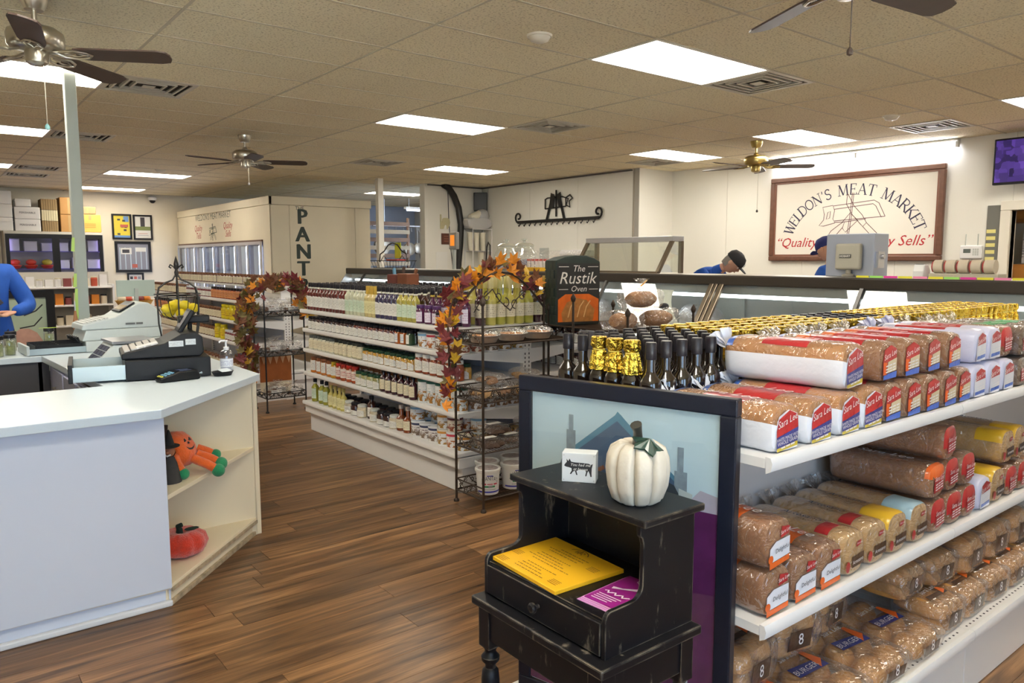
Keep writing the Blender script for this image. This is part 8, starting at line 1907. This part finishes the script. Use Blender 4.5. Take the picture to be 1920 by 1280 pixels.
for i, (x, l, c) in enumerate(((2.36, 'left', gd[2]), (2.47, 'middle', gd[2]), (2.575, 'right', gd[0]))): pass
bsk = thing('gift_basket', 'wicker gift basket with cellophane behind the white register', 'basket', (2.86, 13.6, 0.70))
MB().lathe([(0.16, 0), (0.22, 0.13), (0.235, 0.14), (0.21, 0.13), (0.15, 0.01)], 24, Matrix.Diagonal((1.3, .8, 1, 1)), fn=lambda a, z: 1 + .02 * math.sin(30 * a)).obj('wicker', M_('wicker', (0.50, 0.28, 0.06), .7, noise_s=40, noise_a=.4), bsk)
for k in range(5): MB().sph((-0.18 + .09 * k, 0, 0.16), 0.07, 0.08, 0.06, 10, 6).obj('goodie', gd[k % 5], bsk)
MB().tube([(-0.26, 0, 0.12), (-0.16, 0, 0.27), (0, 0, 0.31), (0.16, 0, 0.27), (0.26, 0, 0.12)], 0.012, 6).obj('handle', MATS['wicker'], bsk)
stn = thing('display_stand', 'low cream display stand carrying the gift basket', 'stand', (2.86, 13.6, 0)); MB().box(-0.30, 0.34, -0.22, 0.22, 0, 0.698).obj('body', cream_wall, stn, bevel=0.006)
bp2 = thing('leaning_poster', 'black framed green and pink poster standing behind the cashier', 'picture', (0.92, 8.55, 0.35), math.radians(6)); m = MB()
for b in ((-0.42, 0.16, 0.79, 0.86), (-0.42, 0.16, 0, 0.07), (-0.42, -0.35, 0.07, 0.79), (0.09, 0.16, 0.07, 0.79)): m.box(b[0], b[1], -0.03, 0, b[2], b[3])
m.obj('frame', black_paint, bp2); m = MB(); m.add([(-0.36, -0.01, 0.06), (0.10, -0.01, 0.06), (0.10, -0.01, 0.80), (-0.36, -0.01, 0.80)], [(0, 1, 2, 3)]); m.mi = 1
m.add([(x * .16 - .10, -0.0105, .28 + z * .22) for x, z in [(math.cos(i * .45), math.sin(i * .45)) for i in range(14)]], [tuple(range(14))]); m.mi = 2
for pts in ([(-.1, .62), (.0, .66), (.06, .72)], [(-.14, .50), (-.02, .52), (.05, .60)]): m.stroke(pts, 0.012, onY(0, -0.0112, 0))
m.obj('print', [M_('poster_green', (0.42, 0.52, 0.40), .5, noise_s=8, noise_a=.1), M_('poster_pink', (0.55, 0.32, 0.26), .5, noise_s=14, noise_a=.3), ink], bp2)
bp3 = thing('poster_stand', 'dark low stand under the leaning poster', 'stand', (0.8, 8.6, 0)); MB().box(-0.4, 0.3, -0.15, 0.15, 0, 0.348).obj('body', black_paint, bp3)
# tapes hanging on the grey post, kitchen tool
for k, (z, h, l) in enumerate(((1.86, .10, 'upper lime tape strip stuck to the grey post'), (1.60, .10, 'middle lime tape strip on the grey post'), (1.37, .22, 'long lime tape strip hanging low on the grey post'))):
    o = tag(MB().prism([(-0.012, 0), (0.014, 0.0), (0.020, h), (0.0, h)], 0, 0.001, FR((0, 0, 0), (0.8, -0.6, 0), (0, 0, 1))).obj('lime_tape', M_('lime_ribbon', (0.55, 0.78, 0.22), .5), None, (0.935, 6.316, z - .3)), l, 'tape')
br_ = thing('pastry_brush', 'wooden handled brush hanging on the grey post', 'brush', (0.925, 6.305, 0.98)); MB().lathe([(0.0, 0), (0.018, .01), (0.020, .06), (0.010, .12), (0.008, .15)], 10).obj('handle', M_('turned_wood', (0.36, 0.16, 0.07), .5), br_); MB().cyl((0, 0, .15), (0, 0, .22), 0.005, 6).obj('ferrule', steel, br_)

# kitchen beyond the opening
pr2 = thing('pot_rack', 'hanging steel pot rack in the kitchen behind the white column', 'rack', (9.0, 15.2, 2.26))
m = MB().cyl((-0.9, 0, 0), (0.9, 0, 0), 0.025, 10)
for x in (-0.6, 0.6): m.cyl((x, 0, 0), (x, 0, 0.59), 0.008, 6)
m.obj('bar', steel, pr2)
for k in range(8): MB().tube([(-0.7 + .2 * k, 0, -.02), (-0.7 + .2 * k, 0.02, -.08), (-0.69 + .2 * k, 0, -.12)], 0.006, 5).obj('hook', steel, pr2)
for i, (x, z, r_) in enumerate(((8.32, 1.80, .20), (9.02, 1.74, .15), (9.25, 1.76, .13), (9.52, 1.62, .22))):
    pn_ = thing('hanging_pan', 'round steel pan hanging in the kitchen, %s from left' % nth(i), 'pan', (x, 15.205, z))
    MB().lathe([(r_, 0.0), (r_ * .96, -0.07), (r_ * .9, -0.075), (0, -0.075)], 24, FR((0, 0, 0), (1, 0, 0), (0, 0, 1)) @ Matrix.Rotation(PI, 4, 'X')).obj('pan', M_('worn_steel', (0.42, 0.38, 0.32), .35, metal=.8), pn_)
    MB().tube([(0, 0.0, r_ * .95), (0.01, 0, r_ + .12), (0, 0, 2.245 - z)], 0.012, 6).obj('handle', steel, pn_)
kr_ = thing('bakers_rack', 'wooden slatted bakery rack between pantry box and white column', 'rack', (7.75, 13.6, 0))
for k in range(9): MB().box(-0.75, 0.35, 0, 0.05, 0.9 + 0.16 * k, 0.98 + 0.16 * k).obj('slat', M_('pale_slat_wood', (0.50, 0.38, 0.24), .6) if k % 2 else M_('dark_slat', (0.16, 0.08, 0.04), .6), kr_)
for x in (-0.75, 0.33): MB().box(x, x + 0.04, 0.05, 0.09, 0, 2.35).obj('upright', M_('dark_slat', (0.16, 0.08, 0.04), .6), kr_)
kt = thing('kitchen_tube_light', 'blue white tube light in the dim kitchen', 'light fixture', (9.3, 14.8, 2.62)); MB().box(-0.6, 0.6, -0.05, 0.05, 0, 0.05).obj('housing', white, kt); MB().cyl((-0.55, 0, -0.02), (0.55, 0, -0.02), 0.018, 8).obj('tube', M_('kitchen_tube_on', (1, 1, 1), .5, emit=((.75, .82, 1), 12)), kt)
for x in (-0.5, 0.5): MB().cyl((x, 0, 0.05), (x, 0, 0.235), 0.006, 6).obj('hanger', steel, kt)

# ================================================================ PEOPLE
skin = M_('skin', (0.56, 0.30, 0.20), 0.5, noise_s=30, noise_a=0.06)
blue_c = M_('royal_blue_cotton', (0.015, 0.09, 0.42), 0.85, noise_s=14, noise_a=0.2, bump=0.35, bump_s=22)
trou = M_('dark_denim', (0.03, 0.035, 0.06), 0.85); shoe = M_('black_shoe', (0.02, 0.02, 0.02), 0.5)
def head_geo(mb, T, mi):
    """head with brow, nose, jaw, eyes and ears; face towards -Y, centre at the origin"""
    n, k = 28, 22; vs = []
    for j in range(k + 1):
        ph = PI * j / k
        for i in range(n):
            a = 2 * PI * i / n; x, y, z = math.sin(ph) * math.sin(a), -math.sin(ph) * math.cos(a), -math.cos(ph)
            X, Y, Z = x * 0.076, y * 0.096, z * 0.118
            if z < 0: X *= 1 + 0.28 * z; Y *= 1 + 0.10 * z
            if y < 0:
                f = max(0, -y)
                nose = math.exp(-((X / 0.012) ** 2) - (((Z + 0.016) / 0.020) ** 2)); Y -= 0.024 * nose * f
                Y += 0.008 * math.exp(-(((abs(X) - 0.032) / 0.014) ** 2) - ((Z - 0.006) / 0.012) ** 2)
                Y -= 0.005 * math.exp(-((Z - 0.026) / 0.010) ** 2 - (X / 0.045) ** 2)
                Y -= 0.005 * math.exp(-((Z + 0.052) / 0.008) ** 2 - (X / 0.022) ** 2); Y -= 0.009 * math.exp(-((Z + 0.092) / 0.016) ** 2 - (X / 0.025) ** 2)
            vs.append((X, Y, Z))
    fs = [(j * n + i, j * n + (i + 1) % n, (j + 1) * n + (i + 1) % n, (j + 1) * n + i) for j in range(k) for i in range(n)]
    mb.mi = mi['skin']; mb.sm = True; mb.add(vs, fs, T)
    for s in (-1, 1):
        mb.sph((s * 0.077, 0.010, -0.005), 0.010, 0.020, 0.030, 10, 8, T)
        mb.mi = mi['eye']; mb.sph((s * 0.031, -0.079, 0.006), 0.0115, 0.0115, 0.009, 10, 8, T); mb.mi = mi['iris']; mb.sph((s * 0.031, -0.088, 0.006), 0.005, 0.004, 0.005, 8, 6, T)
        mb.mi = mi['skin']
    mb.mi = mi['lip']; mb.sph((0, -0.090, -0.052), 0.022, 0.008, 0.006, 12, 6, T); mb.mi = mi['skin']; mb.sm = False
def hand_geo(mb, T, s, mi):
    """right (s=1) or left (s=-1) hand; wrist at the origin, fingers along -Y, palm down, lightly curled"""
    mb.mi = mi['skin']; mb.sm = True
    mb.sph((0, -0.045, 0), 0.041, 0.052, 0.016, 14, 8, T)
    for q, (x, L, sp) in enumerate(((-0.030, 0.066, -.10), (-0.010, 0.076, -.03), (0.011, 0.072, .04), (0.030, 0.056, .12))):
        x *= s; p = V((x, -0.078, 0.002)); d_ = V((sp * s, -1, -0.15)).normalized(); pts = [V((x * .8, -0.05, 0)), p]
        for f, c in ((.45, .30), (.32, .75), (.23, 1.1)):
            d2 = V((d_.x, d_.y * math.cos(c), -math.sin(c))).normalized(); pts.append(pts[-1] + d2 * L * f)
        mb.tube([T @ p_ for p_ in pts], [0.010, 0.0098, 0.009, 0.008, 0.0055], 8)
    pts = [V((-0.022 * s, -0.018, 0)), V((-0.044 * s, -0.035, -0.008)), V((-0.055 * s, -0.062, -0.016)), V((-0.050 * s, -0.085, -0.022))]
    mb.tube([T @ p_ for p_ in pts], [0.013, 0.012, 0.0105, 0.007], 8); mb.sm = False
def person(label, loc, rz, J, head_at, head_pitch, head_yaw, shirt, hands, sleeves='long'):
    """J: joint -> (x, y, z, radius); one skinned body mesh, clothes by region, front towards local -Y"""
    E_ = [('pelvis', 'spine', 'shirt'), ('spine', 'chest', 'shirt'), ('chest', 'neck', 'shirt'), ('neck', 'skull', 'skin')]
    for s in 'LR':
        E_ += [('chest', 'sh' + s, 'shirt'), ('sh' + s, 'el' + s, 'shirt'), ('el' + s, 'wr' + s, 'shirt' if sleeves == 'long' else 'skin'), ('pelvis', 'hip' + s, 'trou'), ('hip' + s, 'kn' + s, 'trou'), ('kn' + s, 'an' + s, 'trou'), ('an' + s, 'toe' + s, 'shoe')]
    names = list(J); me = bpy.data.meshes.new('skeleton')
    me.from_pydata([J[n][:3] for n in names], [(names.index(a), names.index(b)) for a, b, _ in E_], [])
    o = bpy.data.objects.new('skeleton', me); COL.objects.link(o)
    mo = o.modifiers.new('skin', 'SKIN'); mo.use_smooth_shade = True; sv = me.skin_vertices[0].data
    for i, n in enumerate(names): sv[i].radius = (J[n][3], J[n][3] * (0.78 if n in ('spine', 'chest', 'pelvis') else 1)); sv[i].use_root = n == 'pelvis'
    o.modifiers.new('smooth', 'SUBSURF').levels = 2
    bm_ = bpy.data.meshes.new_from_object(o.evaluated_get(bpy.context.evaluated_depsgraph_get()))
    mi = {'skin': 0, 'shirt': 1, 'trou': 2, 'shoe': 3, 'eye': 4, 'iris': 5, 'lip': 6}
    mb = MB(); mb.v = [tuple(v.co) for v in bm_.vertices]
    for p_ in bm_.polygons:
        c = p_.center; best = None
        for a, b, rg in E_:
            A, B = V(J[a][:3]), V(J[b][:3]); t = max(0, min(1, (c - A).dot(B - A) / max(1e-9, (B - A).length_squared))); q = A.lerp(B, t)
            d_ = (c - q).length / (J[a][3] * (1 - t) + J[b][3] * t)
            if best is None or d_ < best[0]: best = (d_, rg)
        mb.f.append(list(p_.vertices)); mb.m.append(mi[best[1]]); mb.s.append(True)
    bpy.data.objects.remove(o)
    TH = Matrix.Translation(head_at) @ Matrix.Rotation(head_yaw, 4, 'Z') @ Matrix.Rotation(head_pitch, 4, 'X')
    head_geo(mb, TH, mi)
    for s, k in ((-1, 'L'), (1, 'R')):
        p_, d_ = V(J['wr' + k][:3]), (V(J['wr' + k][:3]) - V(J['el' + k][:3])).normalized()
        d2 = V(hands[k]).normalized() if hands and k in hands else d_
        x = d2.cross(V((0, 0, 1))).normalized(); z = x.cross(d2) if False else (-d2).cross(x) * -1
        z = x.cross(-d2).normalized()
        T = Matrix(((x.x, -d2.x, z.x, p_.x), (x.y, -d2.y, z.y, p_.y), (x.z, -d2.z, z.z, p_.z), (0, 0, 0, 1)))
        hand_geo(mb, T, s, mi)
    r = thing('person', label, 'person', loc, rz)
    mb.obj('body', [skin, shirt, trou, shoe, M_('eye_white', (.8, .78, .75), .3), M_('iris', (.08, .05, .03), .3), M_('lip', (.45, .18, .14), .5)], r)
    return r, TH
LEGS = {'hipL': (.095, 0, .90, .105), 'knL': (.11, -.01, .50, .070), 'anL': (.115, .02, .09, .045), 'toeL': (.125, -.13, .035, .035), 'hipR': (-.095, 0, .90, .105), 'knR': (-.11, -.01, .50, .070), 'anR': (-.115, .02, .09, .045), 'toeR': (-.125, -.13, .035, .035)}
# cashier at the left edge, forearm across the front
r, TH = person('cashier in a bright blue sweatshirt standing behind the rear counter, cut by the left edge', (0.415, 6.76, 0), 0.0,
    dict(pelvis=(0, 0, .97, .145), spine=(0, 0, 1.12, .150), chest=(0, 0, 1.30, .165), neck=(0, .0, 1.47, .055), skull=(0, -.01, 1.56, .050),
         shL=(.165, 0, 1.395, .080), elL=(.275, -.06, 1.150, .062), wrL=(.16, -.25, 1.125, .038), shR=(-.165, 0, 1.395, .080), elR=(-.27, -.05, 1.15, .062), wrR=(-.09, -.26, 1.12, .038), **LEGS),
    (0, -.02, 1.645), 0.35, -0.2, blue_c, {'L': (-.85, -.35, -.25), 'R': (.9, -.35, .0)})
m = MB(); m.sm = True
hairm = M_('brown_hair', (0.13, 0.065, 0.03), 0.6, noise_s=40, noise_a=0.4)
MB().lathe([(0.090, -0.10), (0.098, -0.03), (0.094, 0.05), (0.070, 0.105), (0.0, 0.132)], 22, TH @ Matrix.Translation((0, 0.012, 0)), a0=-0.9, a1=PI + 0.9).obj('hair', hairm, r)
MB().tube([(-.10, -.135, 1.42), (0, -.165, 1.30), (.09, -.150, 1.18)], 0.018, 6).obj('apron_strap', M_('dark_grey_strap', (.05, .05, .07), .8), r)
def cap(r, TH, mat, logo=False):
    c = MB().lathe([(0.088, 0.018), (0.096, 0.03), (0.094, 0.075), (0.070, 0.118), (0.02, 0.137), (0.0, 0.138)], 24, TH @ Matrix.Diagonal((0.93, 1.12, 1, 1))).obj('cap', mat, r)
    v = MB(); prof = [(0.082 * math.sin(a), -0.070 - 0.115 * math.cos(a)) for a in [-1.35 + 0.27 * i for i in range(11)]]
    v.prism(prof, 0.018, 0.026, TH); v.obj('visor', mat, c)
    if logo:
        m = MB(); T = TH @ FR((0.0, -0.108, 0.066), (1, 0, 0), (0, 0.18, 1)); m.prism([(0.030 * math.cos(i * .45), 0.020 * math.sin(i * .45)) for i in range(14)], -0.002, 0.004, T); m.obj('badge', M_('badge_white', (.75, .78, .75), .5), c)
        m = MB(); m.text('W', 0.024, T @ Matrix.Translation((0, -0.008, 0.0055))); m.obj('badge_print', ink, c)
# butcher bending over his work
r, TH = person('butcher in blue shirt and black cap with oval badge bending down behind the deli case', (6.75, 5.46, 0), math.radians(12),
    dict(pelvis=(0, 0, .98, .145), spine=(0, -.10, 1.14, .150), chest=(0, -.28, 1.295, .155), neck=(0, -.455, 1.405, .058), skull=(0, -.53, 1.435, .05),
         shL=(.165, -.33, 1.345, .080), elL=(.24, -.45, 1.10, .055), wrL=(.13, -.66, 1.02, .034), shR=(-.165, -.33, 1.345, .080), elR=(-.24, -.45, 1.10, .055), wrR=(-.13, -.66, 1.02, .034), **LEGS),
    (0, -.585, 1.470), 0.85, 0.25, blue_c, None)
cap(r, TH, M_('black_cap_cloth', (.02, .02, .022), .8), True)
MB().lathe([(0.083, -0.075), (0.091, -0.02), (0.090, 0.02)], 18, TH @ Matrix.Diagonal((.92, 1.06, 1, 1)), a0=0.15, a1=PI - 0.15).obj('hair', M_('grey_hair', (.22, .20, .18), .8), r)
r, TH = person('butcher in blue cap whose face shows beside the steel weigh scale', (7.15, 3.86, 0), math.radians(168),
    dict(pelvis=(0, 0, .97, .14), spine=(0, -.02, 1.12, .145), chest=(0, -.05, 1.29, .155), neck=(0, -.08, 1.45, .055), skull=(0, -.11, 1.53, .05),
         shL=(.165, -.04, 1.37, .078), elL=(.23, -.12, 1.12, .055), wrL=(.11, -.32, 1.05, .034), shR=(-.165, -.04, 1.37, .078), elR=(-.23, -.12, 1.12, .055), wrR=(-.11, -.32, 1.05, .034), **LEGS),
    (0, -.15, 1.600), 0.40, 0.0, blue_c, None)
cap(r, TH, M_('navy_cap_cloth', (.02, .03, .16), .8))
